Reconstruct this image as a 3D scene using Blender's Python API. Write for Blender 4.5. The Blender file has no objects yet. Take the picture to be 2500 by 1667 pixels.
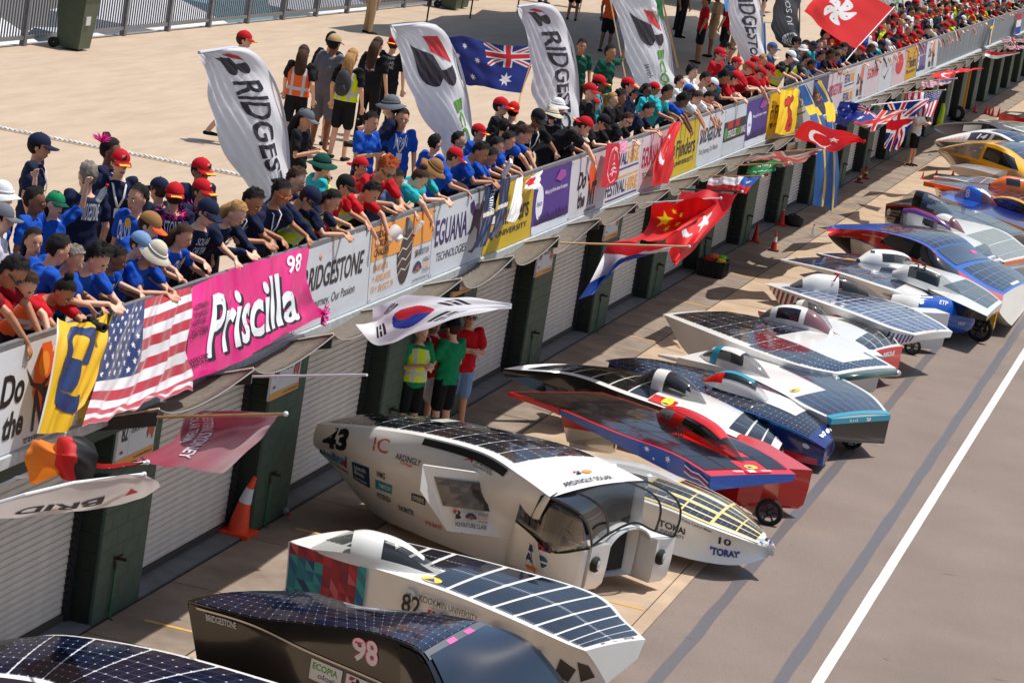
import bpy, bmesh, math, random
import numpy as np
from mathutils import Vector, Matrix, noise as mnoise
random.seed(7); rs = np.random.RandomState(7)
SC = bpy.context.scene; COL = SC.collection
# ---------------------------------------------------------------- camera, sky, sun, exposure
FPX = 6880.0
vy = np.array([1917., -1032.5, FPX]); AY = vy/np.linalg.norm(vy)
_t = -FPX*FPX/(vy[0]*-.163+vy[1])
AZ = -np.array([-.163*_t, _t, FPX]); AZ /= np.linalg.norm(AZ)
AY = AY-AZ*(AY@AZ); AY /= np.linalg.norm(AY); AX = np.cross(AY, AZ)
R3 = np.stack([AX, AY, AZ], 1)                     # camera axes (right, down, forward) from world
CAMP = np.array([10.31, -25.82, 9.0])
cam = bpy.data.cameras.new('camera'); camo = bpy.data.objects.new('camera', cam); COL.objects.link(camo)
cam.sensor_width = 36; cam.lens = 36*FPX/2500; cam.clip_start = .5; cam.clip_end = 2000
m = Matrix.Identity(4)
for i in range(3):
    m[i][0] = R3[0][i]; m[i][1] = -R3[1][i]; m[i][2] = -R3[2][i]; m[i][3] = CAMP[i]
camo.matrix_world = m; SC.camera = camo
def at(px, py, z=None, x=None, y=None):
    """world point seen in direction (px, py) of the 2500 px photo on the plane z=, x= or y="""
    r = R3.T @ np.array([px-1250., py-833.5, FPX])
    k = (z-CAMP[2])/r[2] if z is not None else ((x-CAMP[0])/r[0] if x is not None else (y-CAMP[1])/r[1])
    return CAMP+r*k
SUN = Vector((.32, .22, 1)).normalized()
w = bpy.data.worlds.new("World"); SC.world = w; w.use_nodes = True
nt = w.node_tree; bg = nt.nodes['Background']; sky = nt.nodes.new('ShaderNodeTexSky')
sky.sky_type = 'NISHITA'; sky.sun_disc = False; sky.sun_elevation = math.asin(SUN.z); sky.sun_rotation = math.atan2(SUN.x, SUN.y)
sky.air_density = 1.2; sky.dust_density = 2.0
nt.links.new(sky.outputs[0], bg.inputs[0]); bg.inputs[1].default_value = .11
sl = bpy.data.lights.new('sun', 'SUN'); sl.energy = 4.6; sl.angle = math.radians(.5); sl.color = (1, .955, .89)
so = bpy.data.objects.new('sun', sl); COL.objects.link(so); so.rotation_euler = SUN.to_track_quat('Z', 'Y').to_euler(); so.location = (0, 0, 30)
SC.view_settings.view_transform = 'Standard'; SC.view_settings.look = 'None'; SC.view_settings.gamma = 1; SC.view_settings.exposure = 0.06
SC.view_settings.use_curve_mapping = False
SC.cycles.max_bounces = 6; SC.cycles.transparent_max_bounces = 12; SC.cycles.caustics_reflective = False; SC.cycles.caustics_refractive = False

# ---------------------------------------------------------------- materials
def lin(c): return tuple(((x/255)/12.92 if x/255 <= .04045 else ((x/255+.055)/1.055)**2.4) for x in c)
MC = {}
def M(key, rgb=(128, 128, 128), rough=.55, metal=0, noise=0, ns=8, bump=0, bs=60, coat=0, alpha=1, trans=0, stretch=(1, 1, 1), second=None, sheen=0, attr=None, spec=.5):
    if key in MC: return MC[key]
    mt = bpy.data.materials.new(key); MC[key] = mt; mt.use_nodes = True
    n = mt.node_tree.nodes; l = mt.node_tree.links; b = n['Principled BSDF']
    c = lin(rgb); b.inputs['Base Color'].default_value = (*c, 1); b.inputs['Roughness'].default_value = rough
    b.inputs['Metallic'].default_value = metal; b.inputs['Coat Weight'].default_value = coat; b.inputs['Coat Roughness'].default_value = .06
    b.inputs['Specular IOR Level'].default_value = spec
    if sheen: b.inputs['Sheen Weight'].default_value = sheen
    if alpha < 1: b.inputs['Alpha'].default_value = alpha
    out = None
    if attr:
        a = n.new('ShaderNodeAttribute'); a.attribute_name = attr; out = a.outputs['Color']; l.new(out, b.inputs['Base Color'])
    if noise or bump:
        tc = n.new('ShaderNodeTexCoord'); mp = n.new('ShaderNodeMapping'); mp.inputs['Scale'].default_value = stretch
        l.new(tc.outputs['Object'], mp.inputs[0])
    if noise:
        nz = n.new('ShaderNodeTexNoise'); nz.inputs['Scale'].default_value = ns; nz.inputs['Detail'].default_value = 6; nz.inputs['Roughness'].default_value = .62
        l.new(mp.outputs[0], nz.inputs[0])
        r = n.new('ShaderNodeMapRange'); r.inputs[1].default_value = .3; r.inputs[2].default_value = .7; l.new(nz.outputs[0], r.inputs[0])
        mx = n.new('ShaderNodeMix'); mx.data_type = 'RGBA'
        l.new(r.outputs[0], mx.inputs[0]); lo = lin(second) if second else tuple(x*(1-noise) for x in c)
        mx.inputs[6].default_value = (*lo, 1); mx.inputs[7].default_value = (*(tuple(min(1, x*(1+noise*.5)) for x in c) if not second else c), 1)
        if attr:
            mx.blend_type = 'MULTIPLY'; mx.inputs[0].default_value = 1
            l.new(out, mx.inputs[6]); rr = n.new('ShaderNodeMapRange'); rr.inputs[3].default_value = 1-noise; l.new(nz.outputs[0], rr.inputs[0]); l.new(rr.outputs[0], mx.inputs[7]); mx.inputs[0].default_value = 1
            for lk in list(mx.inputs[0].links): l.remove(lk)
        l.new(mx.outputs[2], b.inputs['Base Color']); out = mx.outputs[2]
    if bump:
        nb = n.new('ShaderNodeTexNoise'); nb.inputs['Scale'].default_value = bs; nb.inputs['Detail'].default_value = 4; l.new(mp.outputs[0], nb.inputs[0])
        bp = n.new('ShaderNodeBump'); bp.inputs['Strength'].default_value = bump; bp.inputs['Distance'].default_value = .01
        l.new(nb.outputs[0], bp.inputs['Height']); l.new(bp.outputs[0], b.inputs['Normal'])
    if trans:
        t = n.new('ShaderNodeBsdfTranslucent'); ms = n.new('ShaderNodeMixShader'); ms.inputs[0].default_value = trans
        if out: l.new(out, t.inputs[0])
        else: t.inputs[0].default_value = (*c, 1)
        o = n['Material Output']; l.new(b.outputs[0], ms.inputs[1]); l.new(t.outputs[0], ms.inputs[2]); l.new(ms.outputs[0], o.inputs[0])
    return mt
def cells(key, base=(14, 20, 40), line=(120, 130, 150), lw=.03, dot=.0, dotc=(225, 230, 235), rough=.12, var=.25):
    """solar cell sheet: UV in cells; thin lines between cells, small light lozenges at the cell corners"""
    if key in MC: return MC[key]
    mt = bpy.data.materials.new(key); MC[key] = mt; mt.use_nodes = True
    n = mt.node_tree.nodes; l = mt.node_tree.links; b = n['Principled BSDF']
    b.inputs['Roughness'].default_value = rough; b.inputs['Coat Weight'].default_value = .5; b.inputs['Coat Roughness'].default_value = .04
    uv = n.new('ShaderNodeUVMap'); uv.uv_map = 'uv'; sp = n.new('ShaderNodeSeparateXYZ'); l.new(uv.outputs[0], sp.inputs[0])
    def ma(op, a, bb=None):
        q = n.new('ShaderNodeMath'); q.operation = op
        for i, v in enumerate((a, bb)):
            if v is None: continue
            if isinstance(v, (int, float)): q.inputs[i].default_value = v
            else: l.new(v, q.inputs[i])
        return q.outputs[0]
    du = ma('ABSOLUTE', ma('SUBTRACT', ma('FRACT', ma('ADD', sp.outputs[0], .5)), .5)); dv = ma('ABSOLUTE', ma('SUBTRACT', ma('FRACT', ma('ADD', sp.outputs[1], .5)), .5))
    ln = ma('LESS_THAN', ma('MINIMUM', du, dv), lw); dt = ma('LESS_THAN', ma('ADD', du, dv), dot)
    fl = n.new('ShaderNodeVectorMath'); fl.operation = 'FLOOR'; l.new(uv.outputs[0], fl.inputs[0])
    wn = n.new('ShaderNodeTexWhiteNoise'); l.new(fl.outputs[0], wn.inputs[0])
    c = lin(base); m0 = n.new('ShaderNodeMix'); m0.data_type = 'RGBA'; m0.inputs[6].default_value = (*[x*(1-var) for x in c], 1); m0.inputs[7].default_value = (*[x*(1+var) for x in c], 1); l.new(wn.outputs[0], m0.inputs[0])
    m1 = n.new('ShaderNodeMix'); m1.data_type = 'RGBA'; l.new(ln, m1.inputs[0]); l.new(m0.outputs[2], m1.inputs[6]); m1.inputs[7].default_value = (*lin(line), 1)
    m2 = n.new('ShaderNodeMix'); m2.data_type = 'RGBA'; l.new(dt, m2.inputs[0]); l.new(m1.outputs[2], m2.inputs[6]); m2.inputs[7].default_value = (*lin(dotc), 1)
    l.new(m2.outputs[2], b.inputs['Base Color'])
    nb = n.new('ShaderNodeTexNoise'); nb.inputs['Scale'].default_value = 1.3; tc = n.new('ShaderNodeTexCoord'); l.new(tc.outputs['Object'], nb.inputs[0])
    bp = n.new('ShaderNodeBump'); bp.inputs['Strength'].default_value = .35; bp.inputs['Distance'].default_value = .05; l.new(nb.outputs[0], bp.inputs['Height']); l.new(bp.outputs[0], b.inputs['Normal']); l.new(bp.outputs[0], b.inputs['Coat Normal'])
    return mt
def glass(key='clear_canopy', tint=(70, 78, 84), alpha=.32, rough=.03):
    if key in MC: return MC[key]
    mt = M(key, tint, rough, alpha=alpha, coat=1); return mt
WHITE = M('white_paint', (232, 232, 228), .22, coat=.6, noise=.05, ns=3); BLACK = M('black_paint', (14, 14, 16), .2, coat=.6); RUB = M('tyre_rubber', (22, 22, 22), .8)
RED = M('red_paint', (205, 24, 18), .25, coat=.6); GREYM = M('galvanised_steel', (140, 143, 146), .5, metal=.6, noise=.3, ns=30); ALU = M('alloy', (170, 172, 175), .3, metal=.9)
DARKV = M('dark_interior', (20, 21, 24), .7); GLASS = glass(); SMOKE = glass('smoked_canopy', (30, 32, 36), .62, .04)
def ink(rgb): return M('print_%02x%02x%02x' % tuple(rgb), rgb, .5)

# ---------------------------------------------------------------- mesh helpers
def mk(name, V, F, mats=None, parent=None, mi=None, smooth=False, uv=None, col=None, sharp=None, local=False, kind=None):
    V = np.asarray(V, float).reshape(-1, 3)
    me = bpy.data.meshes.new(name); org = np.zeros(3)
    if parent is not None and not local: org = np.array(parent['_o']) if '_o' in parent else np.array(parent.location)
    elif parent is None and not local: org = np.array([V[:, 0].mean(), V[:, 1].mean(), V[:, 2].min()])
    me.from_pydata((V-org).tolist(), [], [tuple(int(i) for i in f) for f in F])
    if mats is not None:
        for x in (mats if isinstance(mats, (list, tuple)) else [mats]): me.materials.append(x)
    if mi is not None: me.polygons.foreach_set('material_index', np.asarray(mi, dtype=np.int32))
    if smooth: me.polygons.foreach_set('use_smooth', [True]*len(me.polygons))
    if uv is not None:
        ul = me.uv_layers.new(name='uv'); li = np.zeros(len(me.loops), dtype=np.int32); me.loops.foreach_get('vertex_index', li)
        ul.data.foreach_set('uv', np.asarray(uv, float)[li].ravel())
    if col is not None:
        a = me.color_attributes.new('Col', 'FLOAT_COLOR', 'POINT'); c = np.ones((len(V), 4)); c[:, :3] = col; a.data.foreach_set('color', c.ravel())
    if sharp: me.set_sharp_from_angle(angle=math.radians(sharp))
    me.update(); o = bpy.data.objects.new(name, me); COL.objects.link(o)
    if parent is not None: o.parent = parent
    elif not local: o.location = org; 
    if kind: o['kind'] = kind
    return o
def tag(o, label=None, cat=None, group=None, kind=None):
    if label:
        o['label'] = label
        if len(label.split()) > 16: print('LONG', len(label.split()), label)
    if cat: o['category'] = cat
    if group: o['group'] = group
    if kind: o['kind'] = kind
    return o
def thing(name, loc, label, cat, group=None, rz=0):
    o = bpy.data.objects.new(name, None); COL.objects.link(o); o.location = loc; o.rotation_euler = (0, 0, rz); o.empty_display_size = .1
    return tag(o, label, cat, group)
class MB:
    """collects primitive shapes into one mesh"""
    def __init__(s): s.V = []; s.F = []; s.mi = []; s.n = 0; s.cur = 0
    def add(s, V, F):
        V = np.asarray(V, float).reshape(-1, 3); s.V.append(V); s.F += [tuple(i+s.n for i in f) for f in F]; s.mi += [s.cur]*len(F); s.n += len(V); return s
    def box(s, a, b):
        x0, y0, z0 = a; x1, y1, z1 = b
        return s.add([(x0, y0, z0), (x1, y0, z0), (x1, y1, z0), (x0, y1, z0), (x0, y0, z1), (x1, y0, z1), (x1, y1, z1), (x0, y1, z1)],
                     [(0, 3, 2, 1), (4, 5, 6, 7), (0, 1, 5, 4), (1, 2, 6, 5), (2, 3, 7, 6), (3, 0, 4, 7)])
    def prism(s, poly, d):
        n = len(poly); P = np.array(poly, float); d = np.array(d, float)
        return s.add(np.vstack([P, P+d]), [tuple(range(n))[::-1], tuple(range(n, 2*n))]+[(i, (i+1) % n, (i+1) % n+n, i+n) for i in range(n)])
    def tube(s, pts, rad, seg=8, sq=1.0, cap=True, side=None):
        pts = [Vector(p) for p in pts]; n = len(pts)
        rad = [rad]*n if isinstance(rad, (int, float)) else list(rad)
        rings = []; ref = Vector(side) if side else None
        for i, p in enumerate(pts):
            t = (pts[min(i+1, n-1)]-pts[max(i-1, 0)]).normalized()
            if ref is None: ref = Vector((0, 1, 0)) if abs(t.y) < .8 else Vector((1, 0, 0))
            a = (ref-t*ref.dot(t)).normalized(); b = t.cross(a); ref = a
            r = rad[i]; ra, rb = (r, r*sq) if isinstance(r, (int, float)) else r
            rings.append([p+a*(math.cos(k*2*math.pi/seg)*ra)+b*(math.sin(k*2*math.pi/seg)*rb) for k in range(seg)])
        V = [v for r in rings for v in r]; F = []
        for i in range(n-1):
            for k in range(seg):
                k2 = (k+1) % seg; F.append((i*seg+k, i*seg+k2, (i+1)*seg+k2, (i+1)*seg+k))
        if cap: F += [tuple(range(seg))[::-1], tuple(range((n-1)*seg, n*seg))]
        return s.add([tuple(v) for v in V], F)
    def ball(s, c, r, seg=12, rings=8, rot=None, keep=None, jit=0):
        r = (r, r, r) if isinstance(r, (int, float)) else r; V = []; F = []
        for i in range(rings+1):
            th = math.pi*i/rings
            for k in range(seg):
                ph = 2*math.pi*k/seg; v = Vector((math.sin(th)*math.cos(ph), math.sin(th)*math.sin(ph), math.cos(th)))
                j = 1+jit*(mnoise.noise(v*4)+.6*mnoise.noise(v*11)) if jit else 1
                v = Vector((v.x*r[0], v.y*r[1], v.z*r[2]))*j
                V.append(v)
        for i in range(rings):
            for k in range(seg):
                k2 = (k+1) % seg; f = (i*seg+k, (i+1)*seg+k, (i+1)*seg+k2, i*seg+k2)
                if keep:
                    cc = sum((V[q] for q in f), Vector())/4
                    if not keep(cc.x/r[0], cc.y/r[1], cc.z/r[2]): continue
                F.append(f)
        if rot: V = [rot @ v for v in V]
        return s.add([tuple(v+Vector(c)) for v in V], F)
    def lathe(s, c, prof, seg=16, axis=2):
        V = []; F = []
        for r, h in prof:
            for k in range(seg):
                a = 2*math.pi*k/seg; q = [r*math.cos(a), r*math.sin(a)]; q.insert(axis, h); V.append([q[i]+c[i] for i in range(3)])
        for i in range(len(prof)-1):
            for k in range(seg):
                k2 = (k+1) % seg; F.append((i*seg+k, i*seg+k2, (i+1)*seg+k2, (i+1)*seg+k))
        return s.add(V, F)
    def build(s, name, mats=None, parent=None, **k):
        if len(s.mi) and max(s.mi) > 0: k['mi'] = s.mi
        return mk(name, np.vstack(s.V), s.F, mats, parent, **k)
def cr(P, t):
    """Catmull-Rom through rows of P at t in 0..1"""
    n = len(P)-1; x = min(max(t, 0), 1)*n; i = min(int(x), n-1); f = x-i
    p1, p2 = P[i], P[i+1]
    if not isinstance(p1, np.ndarray): P = np.asarray(P, float); p1, p2 = P[i], P[i+1]
    if n == 1: return p1*(1-f)+p2*f
    p0 = P[i-1] if i > 0 else 2*p1-p2; p3 = P[i+2] if i+2 <= n else 2*p2-p1
    return .5*((2*p1)+(-p0+p2)*f+(2*p0-5*p1+4*p2-p3)*f*f+(-p0+3*p1-3*p2+p3)*f**3)
def cross1(a, b):
    x = a[1]*b[2]-a[2]*b[1]; y = a[2]*b[0]-a[0]*b[2]; z = a[0]*b[1]-a[1]*b[0]; l_ = math.sqrt(x*x+y*y+z*z)+1e-12; return np.array((x/l_, y/l_, z/l_))
def nrm(S, u, v, e=.004):
    u = min(max(u, e), 1-e); v = min(max(v, e), 1-e)
    a = S(u+e, v)-S(u-e, v); b = S(u, v+e)-S(u, v-e); return cross1(a, b)
def patch(S, u0, u1, v0, v1, nu=4, nv=3, off=.004, thick=.004, cu=None, cv=None, trim=None):
    """thin raised piece lying on surface S; returns V, F, uv"""
    U = np.linspace(u0, u1, nu+1); W = np.linspace(v0, v1, nv+1); V = []; uv = []
    for lay in ((off-thick, off) if thick else (off,)):
        for i, u in enumerate(U):
            for j, v in enumerate(W):
                V.append(S(u, v)+nrm(S, u, v)*lay); uv.append(((cu or 1)*i/nu, (cv or 1)*j/nv))
    N = (nu+1)*(nv+1); ix = lambda i, j, k: k*N+i*(nv+1)+j; top = 1 if thick else 0; F = []
    for i in range(nu):
        for j in range(nv): F.append((ix(i, j, top), ix(i+1, j, top), ix(i+1, j+1, top), ix(i, j+1, top)))
    if thick:
        for i in range(nu): F += [(ix(i, 0, 0), ix(i+1, 0, 0), ix(i+1, 0, 1), ix(i, 0, 1)), (ix(i, nv, 1), ix(i+1, nv, 1), ix(i+1, nv, 0), ix(i, nv, 0))]
        for j in range(nv): F += [(ix(0, j, 1), ix(0, j+1, 1), ix(0, j+1, 0), ix(0, j, 0)), (ix(nu, j, 0), ix(nu, j+1, 0), ix(nu, j+1, 1), ix(nu, j, 1))]
    return np.array(V), F, np.array(uv)
# ---------------------------------------------------------------- flat print (lettering, marks) laid on surfaces
TX = {}
def textgeo(s, bold=0, shear=0):
    k = (s, bold, shear)
    if k not in TX:
        cu = bpy.data.curves.new('t', 'FONT'); cu.body = s; cu.offset = bold; cu.shear = shear; cu.resolution_u = 3; cu.align_x = 'LEFT'
        o = bpy.data.objects.new('t', cu); me = o.to_mesh()
        V = np.array([v.co[:2] for v in me.vertices]).reshape(-1, 2); F = [tuple(p.vertices) for p in me.polygons]
        o.to_mesh_clear(); bpy.data.objects.remove(o); bpy.data.curves.remove(cu)
        if len(V):
            lo = V.min(0); hi = V.max(0); V = (V-lo)/np.maximum(hi-lo, 1e-6)
        TX[k] = (V, F)
    return TX[k]
class Print:
    def __init__(s, S, off=.006, sub=0, step=.0004): s.S = S; s.off = off; s.sub = sub; s.step = step; s.V = []; s.F = []; s.mi = []; s.mats = []; s.lay = 0
    def poly(s, V2, F, rgb):
        mt = ink(rgb)
        if mt not in s.mats: s.mats.append(mt)
        if s.sub:
            bm = bmesh.new(); vs = [bm.verts.new((p[0], p[1], 0)) for p in V2]
            for f in F:
                try: bm.faces.new([vs[i] for i in f])
                except ValueError: pass
            bmesh.ops.triangulate(bm, faces=bm.faces[:])
            for _ in range(5):
                es = [e for e in bm.edges if e.calc_length() > s.sub]
                if not es: break
                bmesh.ops.subdivide_edges(bm, edges=es, cuts=1); bmesh.ops.triangulate(bm, faces=bm.faces[:])
            bm.verts.index_update(); V2 = [(q.co.x, q.co.y) for q in bm.verts]; F = [tuple(q.index for q in f.verts) for f in bm.faces]; bm.free()
        n = len(s.V); s.lay += 1; off = s.off+s.lay*s.step
        for u, v in V2: s.V.append(s.S(u, v)+nrm(s.S, u, v)*off)
        s.F += [tuple(i+n for i in f) for f in F]; s.mi += [s.mats.index(mt)]*len(F); return s
    def map(s, V, u, v, w, h, rot):
        V = np.asarray(V, float)
        if rot == 0: return [(u+a*w, v+b*h) for a, b in V]
        if rot == 90: return [(u+b*w, v+(1-a)*h) for a, b in V]      # reads downwards, letter tops to the right
        if rot == -90: return [(u+(1-b)*w, v+a*h) for a, b in V]
        return [(u+(1-a)*w, v+(1-b)*h) for a, b in V]
    def text(s, t, u, v, w, h, rgb, bold=.012, shear=0, rot=0):
        V, F = textgeo(t, bold, shear)
        if len(V): s.poly(s.map(V, u, v, w, h, rot), F, rgb)
        return s
    def shape(s, P, u, v, w, h, rgb, rot=0): return s.poly(s.map(P, u, v, w, h, rot), [tuple(range(len(P)))], rgb)
    def rect(s, u, v, w, h, rgb, n=4):
        V = [(u+w*i/n, v+h*j) for i in range(n+1) for j in (0, 1)]; return s.poly(V, [(2*i, 2*i+2, 2*i+3, 2*i+1) for i in range(n)], rgb)
    def disc(s, u, v, w, h, rgb, n=20, a0=0, a1=360):
        a = np.radians(np.linspace(a0, a1, n+1)); P = [(.5, .5)]+[(.5+.5*math.cos(x), .5+.5*math.sin(x)) for x in a]
        return s.poly(s.map(P, u, v, w, h, 0), [(0, i+1, i+2) for i in range(n)], rgb)
    def bmark(s, u, v, w, h, dark=(25, 28, 50), red=(200, 30, 40), rot=0):
        s.poly(s.map([(.08, 1), (.62, 1), (.3, .56), (.0, .62)], u, v, w, h, rot), [(0, 3, 2, 1)], red)
        A = lambda cx, cy, r, a0, a1: [(cx+r*1.15*math.cos(math.radians(t)), cy+r*math.sin(math.radians(t))) for t in np.linspace(a0, a1, 9)]
        c = [(0, 0)]+A(.68, .26, .26, -90, 80)+A(.74, .74, .25, -75, 90)+[(.66, .98), (.66, .56), (.36, .56), (.14, .16)]
        s.poly(s.map(c, u, v, w, h, rot), [tuple(range(len(c)))], dark); return s
    def wsc(s, u, v, w, h, txt='WORLD', words=True):
        s.disc(u, v-.36*h, .52*w, 1.2*h, (28, 36, 80), 14, 10, 170)
        for k in range(7):
            a = math.radians(18+24*k); b = math.radians(27+24*k); c = math.radians(10+24*k); q = lambda r, t: (.26+.26*r*math.cos(t), .24+.6*r*math.sin(t))
            s.shape([q(.25, c), q(.85, a), q(.25, b)], u, v, w, h, (240, 150, 40))
        if words:
            s.text('WORLD', u+.56*w, v+.66*h, .42*w, .26*h, (28, 36, 80)); s.text('SOLAR', u+.56*w, v+.34*h, .42*w, .26*h, (240, 150, 40)); s.text('CHALLENGE', u+.56*w, v+.08*h, .42*w, .17*h, (28, 36, 80))
        return s
    def build(s, parent, name='printing'):
        if s.V: return mk(name, s.V, s.F, s.mats, parent, mi=s.mi)
def quadS(p00, p10, p01, p11):
    p00, p10, p01, p11 = [np.array(p, float) for p in (p00, p10, p01, p11)]
    return lambda u, v: (p00*(1-u)+p10*u)*(1-v)+(p01*(1-u)+p11*u)*v
# ================================================================ SETTING
ZT = 2.98; XR = 1.0                                             # terrace level
ROAD = M('asphalt', (142, 126, 116), .85, noise=.22, ns=90, bump=.5, bs=260, second=(108, 95, 86))
n = ROAD.node_tree.nodes; l = ROAD.node_tree.links; b = n['Principled BSDF']           # pale and dark stone chips, broad stains
tc = n.new('ShaderNodeTexCoord'); v = n.new('ShaderNodeTexVoronoi'); v.inputs['Scale'].default_value = 55; l.new(tc.outputs['Object'], v.inputs[0])
lt = n.new('ShaderNodeMath'); lt.operation = 'LESS_THAN'; lt.inputs[1].default_value = .1; l.new(v.outputs['Distance'], lt.inputs[0])
bigm = n.new('ShaderNodeTexNoise'); bigm.inputs['Scale'].default_value = .7; bigm.inputs['Detail'].default_value = 5; l.new(tc.outputs['Object'], bigm.inputs[0])
r = n.new('ShaderNodeMapRange'); r.inputs[1].default_value = .3; r.inputs[2].default_value = .7; r.inputs[3].default_value = .86; r.inputs[4].default_value = 1.08; l.new(bigm.outputs[0], r.inputs[0])
src = b.inputs['Base Color'].links[0].from_socket; m1 = n.new('ShaderNodeMix'); m1.data_type = 'RGBA'; m1.blend_type = 'MULTIPLY'; m1.inputs[0].default_value = 1
l.new(src, m1.inputs[6]); l.new(r.outputs[0], m1.inputs[7]); m2 = n.new('ShaderNodeMix'); m2.data_type = 'RGBA'; l.new(lt.outputs[0], m2.inputs[0]); l.new(m1.outputs[2], m2.inputs[6]); m2.inputs[7].default_value = (*lin((178, 164, 152)), 1)
l.new(m2.outputs[2], b.inputs['Base Color'])
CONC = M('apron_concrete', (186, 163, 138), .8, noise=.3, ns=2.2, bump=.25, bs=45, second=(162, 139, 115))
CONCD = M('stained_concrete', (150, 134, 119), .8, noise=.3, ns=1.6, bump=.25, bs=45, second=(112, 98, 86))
SAND = M('terrace_concrete', (186, 165, 142), .75, noise=.3, ns=1.6, stretch=(2.6, .4, 1), bump=.2, bs=30, second=(170, 148, 125))
mb = MB(); mb.box((-600, -400, -.3), (600, 900, -.004)); o = mb.build('asphalt_ground', ROAD); tag(o, kind='structure')
apron = MB().box((-.4, -12, -.1), (4.9, 160, 0)).build('concrete_apron', M('joint_filler', (44, 40, 37), .9)); tag(apron, kind='structure')
PIL = [0.15+4.63*k for k in range(-2, 2)]+[9.42]+[16.83+4.63*k for k in range(0, 22)]
edges = [-9.3+4.63*k for k in range(34)]
for i in range(len(edges)-1):                                     # poured slabs, dark joints between
    y0, y1 = edges[i]+.012, edges[i+1]-.012
    big = MB().box((1.14, y0, .001), (4.72, y1, .012)).build('concrete_slab', CONC, apron)
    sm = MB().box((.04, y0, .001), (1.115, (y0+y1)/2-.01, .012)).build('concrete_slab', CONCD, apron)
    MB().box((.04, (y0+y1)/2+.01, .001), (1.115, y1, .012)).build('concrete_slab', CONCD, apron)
MB().box((4.735, -12, .001), (4.9, 160, .0125)).build('edge_strip', CONC, apron)
YEL = M('worn_yellow_paint', (214, 160, 60), .7, noise=.5, ns=14, second=(180, 150, 110)); WHT = M('road_white_paint', (226, 222, 214), .7, noise=.25, ns=6, second=(198, 192, 184))
TAR = M('tar_strip', (100, 96, 98), .5, noise=.2, ns=20, second=(88, 85, 87))
mb = MB()
for y in [p+.62 for p in PIL]+[43.2, 45, 46.9, 48.8]: mb.box((.35, y-.035, .013), (4.7, y+.035, .016))
o = mb.build('bay_lines', YEL, apron)
def strip(name, x, w, mat, z, wob):
    V = []; F = []; ys = np.arange(-30, 260, .35)
    for i, y in enumerate(ys):
        a = wob*mnoise.noise(Vector((x, y*.9, 0))); b_ = wob*mnoise.noise(Vector((x+9, y*.9, 4)))
        V += [(x-w/2+a, y, z), (x+w/2+b_, y, z)]
        if i: F.append((2*i-2, 2*i-1, 2*i+1, 2*i))
    o = mk(name, V, F, mat); tag(o, kind='structure'); return o
strip('tar_strip', 5.42, .15, TAR, .002, .02); strip('tar_strip', 6.6, .15, TAR, .002, .02); strip('white_line', 6.97, .13, WHT, .003, .004)
mb = MB()                                                         # tyre scuffs and a few leaves on the road
for q in range(46):
    x = rs.uniform(5.1, 9.5); y = rs.uniform(-5, 60); a = rs.uniform(-.5, .5); L = rs.uniform(.03, .16)
    mb.add([(x-L, y-L*a, .003), (x, y-.012, .003), (x+L, y+L*a, .003), (x, y+.014, .003)], [(0, 1, 2, 3)])
tag(mb.build('road_scuff_marks', M('rubber_scuff', (92, 84, 80), .8, alpha=.55)), kind='stuff')
# terrace slab and what lies behind it
tag(MB().box((-11.85, -40, ZT-.24), (XR-.02, 240, ZT)).build('terrace_floor', SAND), kind='structure')
tag(MB().box((-90, -60, .2), (-12.0, 300, .35)).build('car_park_ground', M('car_park_asphalt', (104, 100, 98), .85, noise=.2)), kind='structure')
# ---------------------------------------------------------------- garages: pillars of block, roller doors
GRN = M('green_block', (64, 84, 70), .62, noise=.2, ns=7, bump=.2, bs=50); GRND = M('green_mortar', (84, 106, 96), .8); GRN_SHADE = M('green_block_shaded', (28, 40, 32), .7)
SLAT = M('door_slat', (226, 218, 208), .5, noise=.1, ns=3); SLATS = M('door_shadow_gap', (60, 54, 50), .9)
def meshobj(name, me, mat, loc, parent, local=True):
    o = bpy.data.objects.new(name, me); COL.objects.link(o); o.parent = parent; o.location = loc; return o
def boxmesh(name, a, b_, mat, bev=0):
    bm = bmesh.new(); bmesh.ops.create_cube(bm, size=1); s = [b_[i]-a[i] for i in range(3)]
    for v_ in bm.verts: v_.co = Vector((a[i]+(v_.co[i]+.5)*s[i] for i in range(3)))
    if bev: bmesh.ops.bevel(bm, geom=bm.edges[:], offset=bev, segments=1, affect='EDGES')
    me = bpy.data.meshes.new(name); bm.to_mesh(me); bm.free(); me.materials.append(mat); return me
BW = .405; BH = .195
BM = {}
def block(w_, front=True):
    k = (round(w_, 2), front)
    if k not in BM: BM[k] = boxmesh('block', (0, .003, .003), (.02, w_-.003, BH-.001), GRN, .002) if front else boxmesh('block', (.004, 0, .004), (w_-.004, .02, BH-.004), GRN_SHADE, .003)
    return BM[k]
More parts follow.
